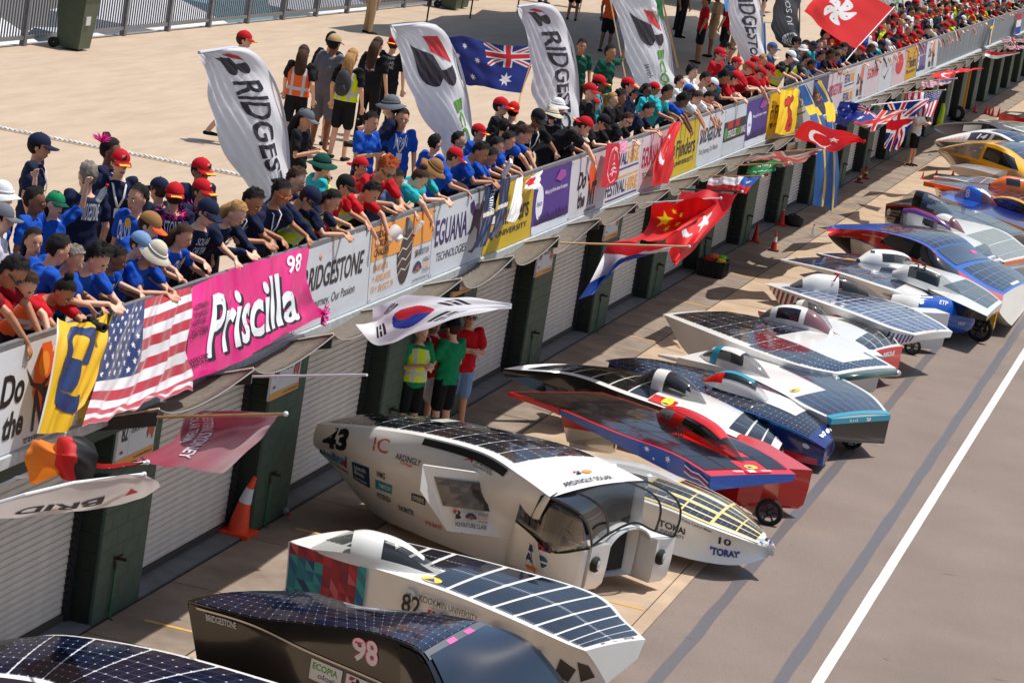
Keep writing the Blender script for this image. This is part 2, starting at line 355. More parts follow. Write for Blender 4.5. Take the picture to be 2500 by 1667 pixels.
# side faces share the green paint; their darker colour has the shade painted in
ORD = ['nearest', 'second', 'third', 'fourth', 'fifth', 'sixth', 'seventh', 'eighth', 'ninth', 'tenth', 'eleventh', 'twelfth', 'thirteenth', 'fourteenth', 'fifteenth', 'sixteenth', 'seventeenth', 'eighteenth', 'nineteenth', 'twentieth', 'twenty first', 'twenty second', 'twenty third', 'twenty fourth', 'twenty fifth', 'twenty sixth']
PILN = []
for k, y in enumerate(PIL):
    if y < -5: continue
    p = thing('block_pillar', (0, y+.635, 0), 'green painted block pillar, %s in the row of garages' % ORD[len(PILN)], 'pillar', 'block pillars between the garage doors'); PILN.append(p)
    MB().box((-.4, y+.02, 0), (-.0055, y+1.27, 2.72)).build('core', GRND, p)
    near = y < 45
    if near:
        for r_ in range(13):
            z = r_*.2; ws = [.41, .41, .41] if r_ % 2 == 0 else [.205, .41, .41, .205]; yy = 0
            for w_ in ws:
                meshobj('block', block(w_), None, (-.02, y+.02+yy-(y+.635), z+.003), p); yy += w_
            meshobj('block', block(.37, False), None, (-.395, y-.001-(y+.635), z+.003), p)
    else:
        o = MB()
        for r_ in range(13):
            z = r_*.2; o.box((-.02, y+.025, z+.004), (-.002, y+.64, z+.196)); o.box((-.02, y+.65, z+.004), (-.002, y+1.265, z+.196))
        o = o.build('block_facing', GRN, p, kind='stuff')
        MB().box((-.395, y, 0), (-.03, y+.019, 2.2)).build('side_face', GRN_SHADE, p)
    if y < 62:                                                   # tap on a riser pipe
        t = MB(); t.tube([(.025, y+.42, .06), (.025, y+.42, .55)], .012, 6); t.tube([(.025, y+.42, .06), (.05, y+.4, .02), (.09, y+.36, .018)], .01, 6); t.build('tap_pipe', M('green_hose', (30, 110, 70), .5), p)
        t = MB(); t.tube([(.0, y+.42, .66), (.02, y+.42, .6), (.025, y+.42, .54)], .016, 6); t.tube([(0, y+.42, .66), (.13, y+.44, .66)], .018, 6); t.box((.04, y+.38, .68), (.07, y+.5, .695)); t.build('tap', M('old_brass', (70, 62, 48), .5, metal=.6), p)
slatme = {}
def slat(w_):
    k = round(w_, 2)
    if k not in slatme:
        V = []; F = []; prof = [(0, 0), (.012, .008), (.015, .035), (.012, .064), (-.006, .074)]
        for yy in (0, w_):
            for a, b_ in prof: V.append((a, yy, b_))
        F = [(i, i+5, i+6, i+1) for i in range(4)]; me = bpy.data.meshes.new('slat'); me.from_pydata(V, [], F); me.materials.append(SLAT); me.update(); slatme[k] = me
    return slatme[k]
nd = 0
for k in range(len(PIL)-1):
    y0 = PIL[k]+1.27; y1 = PIL[k+1]
    if PIL[k] > 9.4 and PIL[k] < 9.5: y0 = 13.45                   # walkway recess, then a narrower door
    if y1 < -3: continue
    d = thing('roller_door', (-.3, (y0+y1)/2, 0), 'cream ribbed roller door, %s garage door in the row, shut' % ORD[nd], 'roller door', 'roller doors along the pit lane'); nd += 1; w_ = y1-y0
    MB().box((-.36, y0, .0), (-.32, y1, 2.72)).build('backing', SLATS, d)
    MB().box((-.31, y0+.05, .03), (-.27, y1-.05, .1)).build('bottom_rail', M('rail_rubber', (66, 60, 56), .7), d)
    if y0 < 40:
        for j in range(33): meshobj('slat', slat(w_-.1), None, (-.012, y0+.05-(y0+y1)/2, .1+j*.079), d)
    else:
        t = MB()
        for j in range(33):
            z = .1+j*.079; t.add([(-.312, y0+.05, z), (-.286, y0+.05, z+.035), (-.312, y0+.05, z+.074), (-.312, y1-.05, z), (-.286, y1-.05, z+.035), (-.312, y1-.05, z+.074)], [(0, 3, 4, 1), (1, 4, 5, 2)])
        t.build('slats', SLAT, d, kind='stuff')
    g = MB()
    for yy in (y0+.0, y1-.075): g.box((-.3, yy, 0), (-.24, yy+.075, 2.7))
    for j in range(33): g.box((-.3, y1-.1, .13+j*.079), (-.25, y1-.07, .165+j*.079))
    g.build('guide', M('door_guide', (34, 36, 40), .6), d)
    MB().box((-.3, y0, 0), (.0, y1, .03)).build('threshold', M('grey_step', (112, 116, 120), .6, noise=.3, ns=3), d)
# walkway recess with a grey door panel and a slim pillar
rc = thing('walkway_door', (-.3, 11.5, 0), 'plain grey door in the recess behind the standing group', 'door'); MB().box((-.75, 10.69, 0), (-.7, 12.75, 2.7)).build('door_panel', M('grey_door', (150, 140, 128), .6, noise=.1), rc); MB().box((-.7, 11.6, 0), (-.66, 11.64, 2.7)).build('frame', GREYM, rc)
sp = thing('slim_pillar', (0, 13.1, 0), 'slim green block pier between the recess and a roller door', 'pillar'); MB().box((-.4, 12.76, 0), (-.0055, 13.44, 2.72)).build('core', GRND, sp)
for r_ in range(13): meshobj('block', block(.41 if r_ % 2 else .27), None, (-.02, -.34, r_*.2+.003), sp); meshobj('block', block(.27 if r_ % 2 else .41), None, (-.02, -.34+(.41 if r_ % 2 else .27), r_*.2+.003), sp)
tag(MB().box((XR-.12, -40, 2.74), (XR-.01, 240, 2.975)).build('slab_edge_beam', M('beam_paint', (58, 70, 62), .7)), kind='structure')
tag(MB().box((-11.5, -40, -.1), (-.8, 240, 2.7)).build('garage_block', DARKV), kind='structure')
# ---------------------------------------------------------------- awnings
CANV = M('awning_canvas', (124, 114, 102), .85, noise=.3, ns=14, bump=.3, bs=120, trans=.12, second=(100, 92, 82)); FIN = M('awning_fin', (66, 64, 64), .6, noise=.2)
ROPE = M('cream_rope', (214, 200, 176), .9)
XT = 1.62; ZTIP = 3.2
NA = 0
for k in range(-2, 40):
    y = 1.83+2.36*k; ya = y; yt = y-.1; sag = .05+.09*rs.rand()
    if ya > 105: break
    a = thing('shade_awning', (XR+.1, ya+1.2, 2.9), 'grey canvas awning sagging over the garages, %s %s bracket bay' % (('near', 'far')[k > 12], ORD[NA % 26] if NA < 26 else 'outermost '+ORD[NA-26]), 'awning', 'canvas awnings above the garage doors'); NA += 1
    flip = (k == 4)
    def AS(u, v):
        p = np.array([XR+.04+(XT-XR-.04)*v, ya-.1*v+2.36*u, 2.97+(ZTIP-2.97)*v]); s_ = 4*u*(1-u)
        p[2] -= s_*(sag*(.3+.7*v)+(.12*v if not flip else .35*v)); p[0] -= s_*v*(.1 if not flip else .28); return p
    V, F, uv = patch(AS, 0, 1, 0, 1, 10, 5, .0, .006); mk('canvas', V, F, CANV, a, smooth=True)
    t = MB(); 
    for s_ in (-.01, .01): pass
    t.add([(XR, ya+.004, 2.96), (XT, yt+.004, ZTIP-.01), (XT, yt+.004, ZTIP-.14), (XR, ya+.004, 2.86), (XR, ya-.03, 2.96), (XT, yt-.03, ZTIP-.01), (XT, yt-.03, ZTIP-.14), (XR, ya-.03, 2.86)],
          [(0, 1, 2, 3), (7, 6, 5, 4), (0, 4, 5, 1), (1, 5, 6, 2), (2, 6, 7, 3)]); t.build('bracket', FIN, a)
    t = MB().tube([(XR+.04+(XT-XR-.04)*q/8, ya-.1*q/8-.01+.006*(-1)**q, 2.985+(ZTIP-2.97)*q/8) for q in range(9)], .011, 5); t.build('rope', ROPE, a)
    t = MB().tube([tuple(AS(q/10, 1)+np.array([0.01, 0, 0.002])) for q in range(11)], .006, 5); t.build('hem', M('awning_hem', (150, 146, 140), .8), a)
# ---------------------------------------------------------------- barrier on the terrace edge
BZ0, BZ1 = 3.06, 3.93; BX = lambda z: XR+.03+(BZ1-z)*.08
br = thing('barrier_rail', (0, 40, ZT), 'long galvanised barrier along the terrace edge carrying the banners', 'barrier')
MB().box((XR-.03, -14, 3.93), (XR+.02, 100, 3.98)).build('top_rail', GREYM, br)
MB().box((XR-.02, -14, 2.95), (XR+.14, 100, 3.05)).build('base_channel', M('pale_galvanised', (190, 196, 198), .5, metal=.2, noise=.25, ns=12), br)
for y in np.arange(-4, 98, 2.6): MB().box((XR-.03, y-.02, ZT), (XR+.01, y+.02, 3.93)).build('post', GREYM, br)
def BS(y0, y1):
    def S(u, v):
        z = BZ0+(BZ1-BZ0)*v; y = y0+(y1-y0)*u
        return np.array([BX(z)+.012*mnoise.noise(Vector((y*1.7, z*1.2, 3)))*(1 if 0.02 < v < .98 else .3), y, z])
    return S
def ban_mat(rgb): return M('banner_%02x%02x%02x' % tuple(rgb), rgb, .5, noise=.04, ns=2, trans=.3)
BL = []
def banner(y0, y1, rgb, label, fn=None):
    S = BS(y0+.01, y1-.01); V, F, uv = patch(S, 0, 1, 0, 1, max(4, int((y1-y0)*5)), 8, 0, .004)
    V = np.array(V); b_ = thing('advertising_banner', (XR+.1, (y0+y1)/2, BZ0), label, 'banner', 'banners hung along the barrier')
    mk('sheet', V, F, ban_mat(rgb), b_, smooth=False)
    p = Print(S, .004)
    if fn: fn(p)
    p.build(b_); t = MB()
    for y in (y0+.04, y1-.04):
        for z in (BZ0+.03, BZ1-.04): t.lathe((BX(z)+.008, y, z), [(.012, 0), (.012, .004), (.004, .004)], 8, 0)
    t.build('eyelets', GREYM, b_); BL.append((y0, y1, label)); return b_
def yx(px): return float(at(px, 757.5-.3303*(px-280), x=XR)[1])           # barrier Y under photo column px (top rail)
NV = (24, 26, 48)
def f_nt(p):
    p.shape([(.2, 0), (.8, .0), (1, .3), (.95, .7), (.7, 1), (.35, 1), (.05, .7), (0, .3)], .52, .3, .22, .66, (222, 96, 44))
    p.disc(.57, .62, .1, .26, (240, 150, 60)); p.shape([(0, 1), (.3, .55), (.6, .45), (1, .7), (.7, .35), (.75, 0), (.5, .3), (.2, .5)], .45, .38, .26, .4, (50, 32, 26))
    p.text('Do', .2, .46, .24, .3, (20, 20, 22), .03, .3).text('the', .24, .14, .2, .26, (20, 20, 22), .03, .3).text('NT', .52, .12, .24, .4, (20, 20, 22), .04, .2).text('travelnt.com', .45, .03, .32, .07, (20, 20, 22))
def f_bs(p): p.bmark(.06, .46, .09, .3).text('RIDGESTONE', .16, .46, .74, .3, (42, 38, 38), .02, .25).text('Your Journey, Our Passion', .08, .2, .72, .15, (42, 38, 38), 0, .2)
def f_wsc(p):
    p.rect(0, .55, 1, .45, (226, 150, 62)); p.text('BRIDGESTONE', .04, .84, .34, .1, NV, .01, .2).text('WORLD SOLAR', .04, .72, .34, .1, NV, .01, .2).text('CHALLENGE', .04, .6, .3, .1, NV, .01, .2)
    p.text('DARWIN', .05, .4, .22, .09, (222, 150, 80)).text('> ADELAIDE', .05, .26, .28, .09, (222, 150, 80)).text('13 > 20.OCT.19', .04, .12, .34, .09, (222, 150, 80))
    p.disc(.42, .08, .24, .92, (64, 50, 44)).disc(.42, .55, .24, .42, (110, 112, 118), 16, 0, 180)
    for q in range(4): p.shape([(0, 0), (.3, .5), (.6, .3), (1, .8), (1, .86), (.6, .38), (.3, .58), (0, .08)], .43, .2+.14*q, .22, .2, (220, 214, 206))
    p.bmark(.72, .4, .04, .09).text('BRIDGESTONE', .76, .4, .2, .08, NV, .01, .2).wsc(.7, .12, .28, .24).text('worldsolarchallenge.org', .7, .04, .27, .05, NV)
def f_eg(p, c=(60, 38, 90)):
    p.text('EGUANA', .05, .42, .6, .38, c, .02, .1).text('TECHNOLOGIES', .1, .2, .56, .12, NV, 0, .1)
    p.shape([(.1, .95), (.3, 1), (.45, .8), (.75, .78), (1, .95), (.9, .7), (.8, .62), (.82, .35), (.7, .1), (.4, 0), (.1, .06), (.4, .08), (.62, .2), (.66, .4), (.45, .5), (.2, .38), (.0, .4), (.2, .5), (.32, .7), (.14, .8)][::-1], .66, .12, .32, .8, c)
def f_fl(p):
    p.shape([(.0, .4), (1, .4), (1, 1), (0, 1)], .1, .3, .13, .32, NV).shape([(.5, 0), (1, .3), (1, .5), (0, .5), (0, .3)], .1, .18, .13, .28, NV).disc(.13, .66, .07, .1, (40, 40, 60)).disc(.14, .76, .05, .08, (40, 40, 60)).rect(.135, .44, .06, .12, (225, 225, 220))
    p.text('Flinders', .28, .36, .64, .34, NV, .01).text('UNIVERSITY', .24, .2, .66, .09, NV)
def f_beam(p):
    p.rect(0, 0, 1, .14, (206, 214, 224)); p.disc(.06, .22, .2, .56, (226, 230, 238)).text('beam', .09, .44, .14, .1, (70, 60, 130)); p.text('Making city life flow better for everyone', .3, .58, .62, .09, (230, 230, 240), .01)
    for q in range(22): p.rect(.08+q*.04, .14, .028, .05+.13*rs.rand(), (52, 36, 92), 1)
    p.shape([(0, .3), (.4, 1), (.9, .8), (1, .3), (.5, .0)], .55, .74, .3, .2, (150, 70, 150))
def f_fest(p):
    for z in (.02, .52):
        p.rect(.06, z+.38, .88, .03, (232, 164, 60)); p.rect(.06, z+.02, .88, .03, (70, 50, 110)); p.text('FESTIVAL', .06, z+.1, .52, .24, (50, 45, 90), .02).text('HIRE', .6, z+.1, .34, .24, (232, 164, 60), .02)
def f_sol(p):
    p.rect(0, .3, 1, .42, (30, 26, 28)); p.rect(.1, .56, .3, .16, (170, 30, 36)); p.rect(.5, .56, .2, .16, (170, 30, 36)); p.disc(.03, .34, .13, .26, (60, 150, 70)); p.text('SPENDLESS', .18, .36, .38, .16, (225, 225, 225)).text('SOLAR', .58, .36, .2, .16, (120, 190, 60)).text('SAVINGS', .79, .36, .2, .16, (220, 220, 220))
def f_gen(c, t):
    def f(p): p.text(t, .1, .42, .7, .2, c, .02, .1).disc(.3, .64, .3, .3, c).rect(.1, .26, .6, .04, (90, 90, 110))
    return f
PX = [-60, 196, 290, 720, 905, 1055, 1184, 1303, 1393, 1478, 1565, 1630, 1705, 1768, 1822, 1876, 1935, 1985, 2022, 2060, 2087, 2115, 2148, 2180, 2213, 2240, 2262, 2290]
YB = [yx(p) for p in PX]
DEF = [((226, 230, 236), 'white tourism banner with orange sun and Do the NT lettering, leftmost on the barrier', f_nt), ((214, 190, 70), 'yellow banner half hidden behind the two draped flags', f_fl), ((225, 229, 235), 'white banner mostly covered by the pink cloth', f_bs),
 ((226, 231, 238), 'white Your Journey Our Passion banner with its right end uncovered, nearest of them', f_bs), ((226, 231, 238), 'orange and white race banner with a dark road picture and dates', f_wsc), ((222, 228, 236), 'white banner with purple lizard beside the orange race banner', f_eg),
 ((222, 190, 50), 'yellow university banner under the hanging navy trousers and white cloth', f_fl), ((86, 66, 150), 'purple beam banner with skyline, nearer of the two', f_beam), ((222, 226, 232), 'white tourism banner between purple banner and red shield banner', f_nt),
 ((228, 230, 234), 'festival hire banner beside the red shield cloth', f_fest), ((232, 218, 226), 'pinkish lizard banner beside the hanging red flag', lambda p: f_eg(p, (170, 40, 90))), ((228, 198, 52), 'yellow university banner right of the hanging red flag', f_fl),
 ((224, 230, 238), 'white Your Journey banner between yellow and dark striped banners', f_bs), ((214, 222, 230), 'white banner with a dark band and coloured SOLAR lettering', f_sol), ((84, 66, 146), 'purple beam banner next to the lion flag', f_beam), ((230, 196, 50), 'yellow university banner touching the lion flag', f_fl),
 ((205, 212, 222), 'grey white banner between lion flag and the long blue yellow flags', f_gen((60, 60, 70), 'SOLAR')), ((90, 80, 110), 'dark violet race banner behind the blue yellow flags', f_gen((230, 150, 60), 'SOLAR')), ((228, 214, 220), 'pinkish tyre maker banner beyond the blue yellow flags', lambda p: p.text('BRIDGESTONE', .08, .4, .84, .3, (180, 50, 90), .02, .2)),
 ((226, 228, 234), 'far festival hire banner', f_fest), ((226, 226, 230), 'far tourism banner with orange sun', f_nt), ((232, 218, 224), 'far pale pink banner with red letters', lambda p: p.text('EGUANA', .1, .5, .8, .3, (200, 50, 60), .02)), ((224, 230, 236), 'far white banner with a black tick', lambda p: p.shape([(0, .5), (.3, 0), (1, 1), (.3, .3)], .3, .3, .4, .3, (30, 30, 40))),
 ((232, 210, 216), 'far white banner with blurred red picture', lambda p: p.disc(.2, .3, .6, .6, (200, 40, 60))), ((226, 180, 60), 'far yellow orange university banner', f_fl), ((120, 110, 160), 'far violet banner, small', f_beam), ((226, 228, 232), 'far white banner, last before the bare grey fence', f_nt)]
for i, (rgb, lab, fn) in enumerate(DEF): banner(YB[i], YB[i+1], rgb, lab, fn)
# bare sheet fence beyond the banners
gf = thing('sheet_fence', (0, 84, ZT), 'bare grey sheet fence on the terrace edge beyond the last banner', 'fence')
y = YB[-1]
while y < 100:
    MB().box((XR, y+.02, 3.05), (XR+.02, y+.98, 3.93)).build('panel', M('grey_sheet', (136, 142, 148), .5, metal=.3, noise=.2, ns=4), gf); y += 1
# rear fence of the terrace
rf = thing('rear_railing', (-14, 40, ZT), 'tall grey steel railing along the back of the terrace', 'fence'); t = MB()
PITCH = 2.33; ys = np.arange(20.0, 60, PITCH)
for y in ys:
    MB().box((-11.72, y-.06, ZT), (-11.62, y+.06, ZT+1.6)).build('post', M('railing_post', (120, 122, 124), .6, metal=.3, noise=.3, ns=12), rf)
    MB().box((-11.7, y+.06, ZT+.12), (-11.64, y+PITCH-.06, ZT+.19)).build('rail', GREYM, rf)
    for q in range(1, 19): yy = y+q*PITCH/19; t.box((-11.682, yy-.011, ZT+.19), (-11.658, yy+.011, ZT+1.6))
t.build('balusters', M('baluster', (112, 114, 118), .5, metal=.4), rf, kind='stuff')
# ================================================================ PEOPLE
def remesh(mb_, vox, name, smooth=2, inflate=0):
    me = bpy.data.meshes.new(name); me.from_pydata(np.vstack(mb_.V).tolist(), [], [tuple(int(i) for i in f) for f in mb_.F])
    o = bpy.data.objects.new(name, me); COL.objects.link(o)
    r = o.modifiers.new('r', 'REMESH'); r.mode = 'VOXEL'; r.voxel_size = vox; s = o.modifiers.new('s', 'SMOOTH'); s.iterations = smooth; s.factor = .5
    out = bpy.data.meshes.new_from_object(o.evaluated_get(bpy.context.evaluated_depsgraph_get())); bpy.data.objects.remove(o); bpy.data.meshes.remove(me)
    out.polygons.foreach_set('use_smooth', [True]*len(out.polygons)); out.name = name; out.materials.append(None); return out
POSE = {   # pelvis, chest, neck, head, (shoulder elbow wrist) x2 right(-y) left(+y), (hip knee ankle) x2, head pitch
 'stand': dict(c=[(0, 0, .96), (0, 0, 1.27), (0, 0, 1.46), (.02, 0, 1.61)], a=[[(0, -.18, 1.42), (-.02, -.25, 1.13), (.07, -.26, .89)], [(0, .18, 1.42), (-.02, .25, 1.13), (.07, .26, .89)]], l=[[(0, -.09, .92), (.02, -.1, .5), (0, -.11, .08)], [(0, .09, .92), (.0, .1, .5), (-.02, .12, .08)]], p=.05),
 'lean': dict(c=[(-.1, 0, .95), (.12, 0, 1.2), (.26, 0, 1.36), (.37, 0, 1.47)], a=[[(.22, -.18, 1.32), (.42, -.25, 1.1), (.6, -.06, 1.12)], [(.22, .18, 1.32), (.42, .25, 1.1), (.62, .07, 1.12)]], l=[[(-.1, -.09, .92), (0, -.1, .5), (-.06, -.11, .08)], [(-.1, .09, .92), (-.06, .1, .5), (-.15, .12, .08)]], p=.55),
 'hang': dict(c=[(-.12, 0, .94), (.12, 0, 1.16), (.28, 0, 1.31), (.41, 0, 1.4)], a=[[(.24, -.18, 1.28), (.5, -.22, 1.12), (.66, -.14, .9)], [(.24, .18, 1.28), (.48, .24, 1.12), (.64, .18, .92)]], l=[[(-.1, -.09, .92), (0, -.1, .5), (-.06, -.11, .08)], [(-.1, .09, .92), (-.06, .1, .5), (-.15, .12, .08)]], p=.7),
 'grip': dict(c=[(-.06, 0, .96), (.06, 0, 1.25), (.15, 0, 1.43), (.22, 0, 1.57)], a=[[(.1, -.19, 1.39), (.22, -.32, 1.2), (.47, -.24, 1.14)], [(.1, .19, 1.39), (.22, .32, 1.2), (.47, .24, 1.14)]], l=[[(-.06, -.09, .92), (0, -.1, .5), (-.04, -.11, .08)], [(-.06, .09, .92), (-.06, .1, .5), (-.12, .12, .08)]], p=.35),
 'clap': dict(c=[(0, 0, .96), (0, 0, 1.27), (0, 0, 1.46), (.03, 0, 1.6)], a=[[(0, -.18, 1.41), (.05, -.24, 1.13), (.3, -.06, 1.22)], [(0, .18, 1.41), (.05, .24, 1.13), (.3, .03, 1.24)]], l=[[(0, -.09, .92), (.02, -.1, .5), (0, -.11, .08)], [(0, .09, .92), (.0, .1, .5), (-.02, .12, .08)]], p=.2),
 'wave': dict(c=[(0, 0, .96), (0, 0, 1.27), (0, 0, 1.46), (.02, 0, 1.61)], a=[[(0, -.19, 1.43), (.05, -.33, 1.66), (.08, -.36, 1.92)], [(0, .19, 1.43), (.05, .35, 1.6), (.1, .33, 1.86)]], l=[[(0, -.09, .92), (.02, -.1, .5), (0, -.11, .08)], [(0, .09, .92), (.0, .1, .5), (-.02, .12, .08)]], p=0),
 'wave1': dict(c=[(0, 0, .96), (0, 0, 1.27), (0, 0, 1.46), (.02, 0, 1.61)], a=[[(0, -.19, 1.43), (-.02, -.3, 1.16), (.1, -.3, .95)], [(0, .19, 1.43), (.0, .4, 1.5), (.03, .42, 1.78)]], l=[[(0, -.09, .92), (.02, -.1, .5), (0, -.11, .08)], [(0, .09, .92), (.0, .1, .5), (-.02, .12, .08)]], p=0),
 'walk': dict(c=[(0, 0, .95), (.02, 0, 1.27), (.03, 0, 1.46), (.06, 0, 1.61)], a=[[(.02, -.18, 1.42), (-.1, -.24, 1.15), (.0, -.27, .92)], [(.02, .18, 1.42), (.08, .24, 1.15), (.2, .25, .95)]], l=[[(0, -.09, .92), (.16, -.09, .52), (.2, -.1, .09)], [(0, .09, .92), (-.06, .1, .5), (-.3, .1, .16)]], p=.05),
 'photo': dict(c=[(0, 0, .96), (0, 0, 1.27), (.01, 0, 1.46), (.04, 0, 1.6)], a=[[(0, -.19, 1.41), (.12, -.27, 1.16), (.3, -.08, 1.28)], [(0, .19, 1.41), (.12, .25, 1.16), (.32, .05, 1.3)]], l=[[(0, -.1, .92), (.02, -.11, .5), (0, -.12, .08)], [(0, .1, .92), (.0, .11, .5), (-.02, .13, .08)]], p=.1),
 'cross': dict(c=[(0, 0, .96), (-.01, 0, 1.27), (0, 0, 1.46), (.02, 0, 1.61)], a=[[(0, -.19, 1.41), (.05, -.25, 1.15), (.2, .06, 1.17)], [(0, .19, 1.41), (.05, .25, 1.15), (.2, -.06, 1.2)]], l=[[(0, -.09, .92), (.02, -.1, .5), (0, -.11, .08)], [(0, .09, .92), (.0, .1, .5), (-.02, .12, .08)]], p=.0),
}
def limb(mb_, P, R, seg=8): 
    P = [Vector(p) for p in P]; pts = []; rad = []
    for i in range(len(P)-1):
        for k in range(3): f = k/3; pts.append(P[i].lerp(P[i+1], f)); rad.append(R[i]*(1-f)+R[i+1]*f)
    pts.append(P[-1]); rad.append(R[-1]); mb_.tube(pts, rad, seg)
    for p, r in zip(P, R): mb_.ball(p, r*.99, 8, 6)
def hand(mb_, w_, d, side, sp):
    """palm, four unequal bent fingers and a thumb from the side of the palm"""
    d = d.normalized(); dn = (d+Vector((0, 0, -.55))).normalized(); s = Vector((side)).normalized(); s = (s-dn*s.dot(dn)).normalized()
    mb_.tube([w_, w_+dn*.045, w_+dn*.085], [(.026, .018), (.04, .017), (.04, .015)], 8, side=s)
    k = w_+dn*.08; n = dn.cross(s); n = n if n.z < 0 else -n
    for i, L in enumerate((.062, .072, .068, .052)):
        o = k+s*(i-1.5)*.0205; d1 = (dn*.9+n*.35).normalized(); d2 = (dn*.5+n*.85).normalized()
        mb_.tube([o-dn*.015, o+d1*L*.55, o+d1*L*.55+d2*L*.5], [.0098, .009, .0078], 6)
    o = w_+dn*.03-s*.03*sp; mb_.tube([o, o-s*.028*sp+dn*.03, o-s*.03*sp+dn*.062], [.012, .011, .009], 6)
HC = {}
def body(pose):
    if pose in HC: return HC[pose]
    P = POSE[pose]; c = [Vector(q) for q in P['c']]; out = {}
    b_ = MB(); up = (c[1]-c[0]).normalized(); pt = P['p']; rot = Matrix.Rotation(pt, 3, 'Y')
    b_.tube([c[0]-up*.08, c[0], c[0].lerp(c[1], .5), c[1], c[1].lerp(c[2], .72), c[2]+up*.0], [(.15, .095), (.165, .11), (.135, .095), (.165, .115), (.14, .085), (.055, .055)], 14, side=(0, 1, 0))
    h = c[3]; HS = 1.1; b_.tube([c[2]-up*.06, c[2].lerp(h, .6)], [.06, .052], 10)
    b_.ball(h+rot@Vector((0, 0, .02)), (.105, .083, .117), 16, 12, rot); b_.ball(h+rot@Vector((.024, 0, -.06)), (.077, .062, .068), 12, 8, rot)
    b_.ball(h+rot@Vector((.109, 0, -.02)), (.022, .015, .028), 8, 6, rot); 
    for s in (-1, 1): b_.ball(h+rot@Vector((-.008, s*.087, -.005)), (.019, .011, .033), 8, 6, rot)
    for i, s in ((0, -1), (1, 1)):
        A = [Vector(q) for q in P['a'][i]]; limb(b_, A, [.045, .038, .026]); d = (A[2]-A[1]); hand(b_, A[2], d, (0, 1, .0) if abs(d.normalized().y) < .8 else (1, 0, 0), -s)
        L = [Vector(q) for q in P['l'][i]]; limb(b_, [c[0]+Vector((0, s*.09, -.03)), L[1], L[2]], [.088, .056, .038]); b_.ball(L[1].lerp(L[2], .3)+Vector((-.02, 0, 0)), (.05, .047, .11), 8, 6)
        b_.tube([L[2]+Vector((-.05, 0, -.045)), L[2]+Vector((.05, 0, -.05)), L[2]+Vector((.16, s*.02, -.06))], [(.036, .03), (.04, .03), (.03, .02)], 8, side=(0, 1, 0))
    out['body'] = remesh(b_, .0115, 'body', 1)
    def shirt(f):
        t = MB(); t.tube([c[0]-up*.1, c[0], c[0].lerp(c[1], .5), c[1], c[1].lerp(c[2], .7), c[2]-up*.02], [(.178, .125), (.188, .13), (.165, .12), (.19, .135), (.165, .1), (.075, .072)], 16, side=(0, 1, 0))
        for i, s in ((0, -1), (1, 1)):
            A = [Vector(q) for q in P['a'][i]]
            if f < 1: limb(t, [A[0]-Vector((0, s*.02, 0)), A[0].lerp(A[1], f)], [.079, .069])
            else: limb(t, [A[0], A[1], A[1].lerp(A[2], .9)], [.079, .057, .042])
        m_ = remesh(t, .014, 'shirt', 2)
        n_ = len(m_.vertices); q = np.zeros(n_*3, dtype=np.float32); nn = np.zeros(n_*3, dtype=np.float32); m_.vertices.foreach_get('co', q); m_.vertex_normals.foreach_get('vector', nn); q = q.reshape(-1, 3); nn = nn.reshape(-1, 3)
        d = .005*np.sin(q[:, 0]*31+3*np.sin(q[:, 2]*17))*np.sin(q[:, 1]*37+2*np.sin(q[:, 2]*11))+.006*np.sin(q[:, 1]*23+q[:, 2]*44+2*np.sin(q[:, 0]*19)); q = q+nn*d[:, None].clip(-.006, .01); m_.vertices.foreach_set('co', q.ravel()); m_.update()
        return m_
    out['shirt'] = shirt(.62); out['long_shirt'] = shirt(1)
    def pants(f):
        t = MB(); t.tube([c[0]-up*.1, c[0], c[0]+up*.07], [(.165, .115), (.172, .12), (.155, .108)], 14, side=(0, 1, 0))
        for i, s in ((0, -1), (1, 1)):
            L = [Vector(q) for q in P['l'][i]]; a = c[0]+Vector((0, s*.085, -.04))
            if f < 1: limb(t, [a, a.lerp(L[1], f)], [.105, .092])
            else: limb(t, [a, L[1], L[2]], [.102, .075, .058])
        return remesh(t, .016, 'trousers', 2)
    out['shorts'] = pants(.85); out['trousers'] = pants(1)
    t = MB()
    for i, s in ((0, -1), (1, 1)):
        L = Vector(P['l'][i][2]); t.tube([L+Vector((-.075, 0, -.048)), L+Vector((-.03, 0, -.045)), L+Vector((.07, 0, -.048)), L+Vector((.185, s*.02, -.058))], [(.034, .026), (.045, .036), (.046, .032), (.03, .02)], 10, side=(0, 1, 0))
    out['shoes'] = remesh(t, .014, 'shoes', 1)
    t = MB(); t.tube([c[0]-up*.02, c[0].lerp(c[1], .5), c[1], c[1].lerp(c[2], .62), c[2]-up*.045], [(.205, .148), (.185, .14), (.208, .152), (.17, .115), (.1, .09)], 16, side=(0, 1, 0)); out['vest'] = remesh(t, .016, 'vest', 1)
    t = MB()                                             # lanyard ribbon lying on the chest
    n_ = c[2]+Vector((.0, 0, -.0)); f_ = rot if pt > .3 else Matrix.Identity(3); fw = Vector((up.z, 0, -up.x)); m0 = c[1].lerp(c[0], .35)+fw*.145
    for s in (-1, 1): t.tube([n_+Vector((-.03, s*.075, .0)), c[2]-up*.06+fw*.1+Vector((0, s*.07, 0)), c[1]+fw*.15+Vector((0, s*.045, 0)), m0], [(.012, .003)]*4, 4)
    t.add([tuple(m0+Vector((0, a*.04, 0))-up*b2*.1+fw*.006) for a, b2 in ((-1, 0), (1, 0), (1, 1), (-1, 1))], [(0, 1, 2, 3)])
    out['lanyard'] = t; out['fw'] = (c[1], up, fw); out['head'] = (h, pt); HC[pose] = out; return out
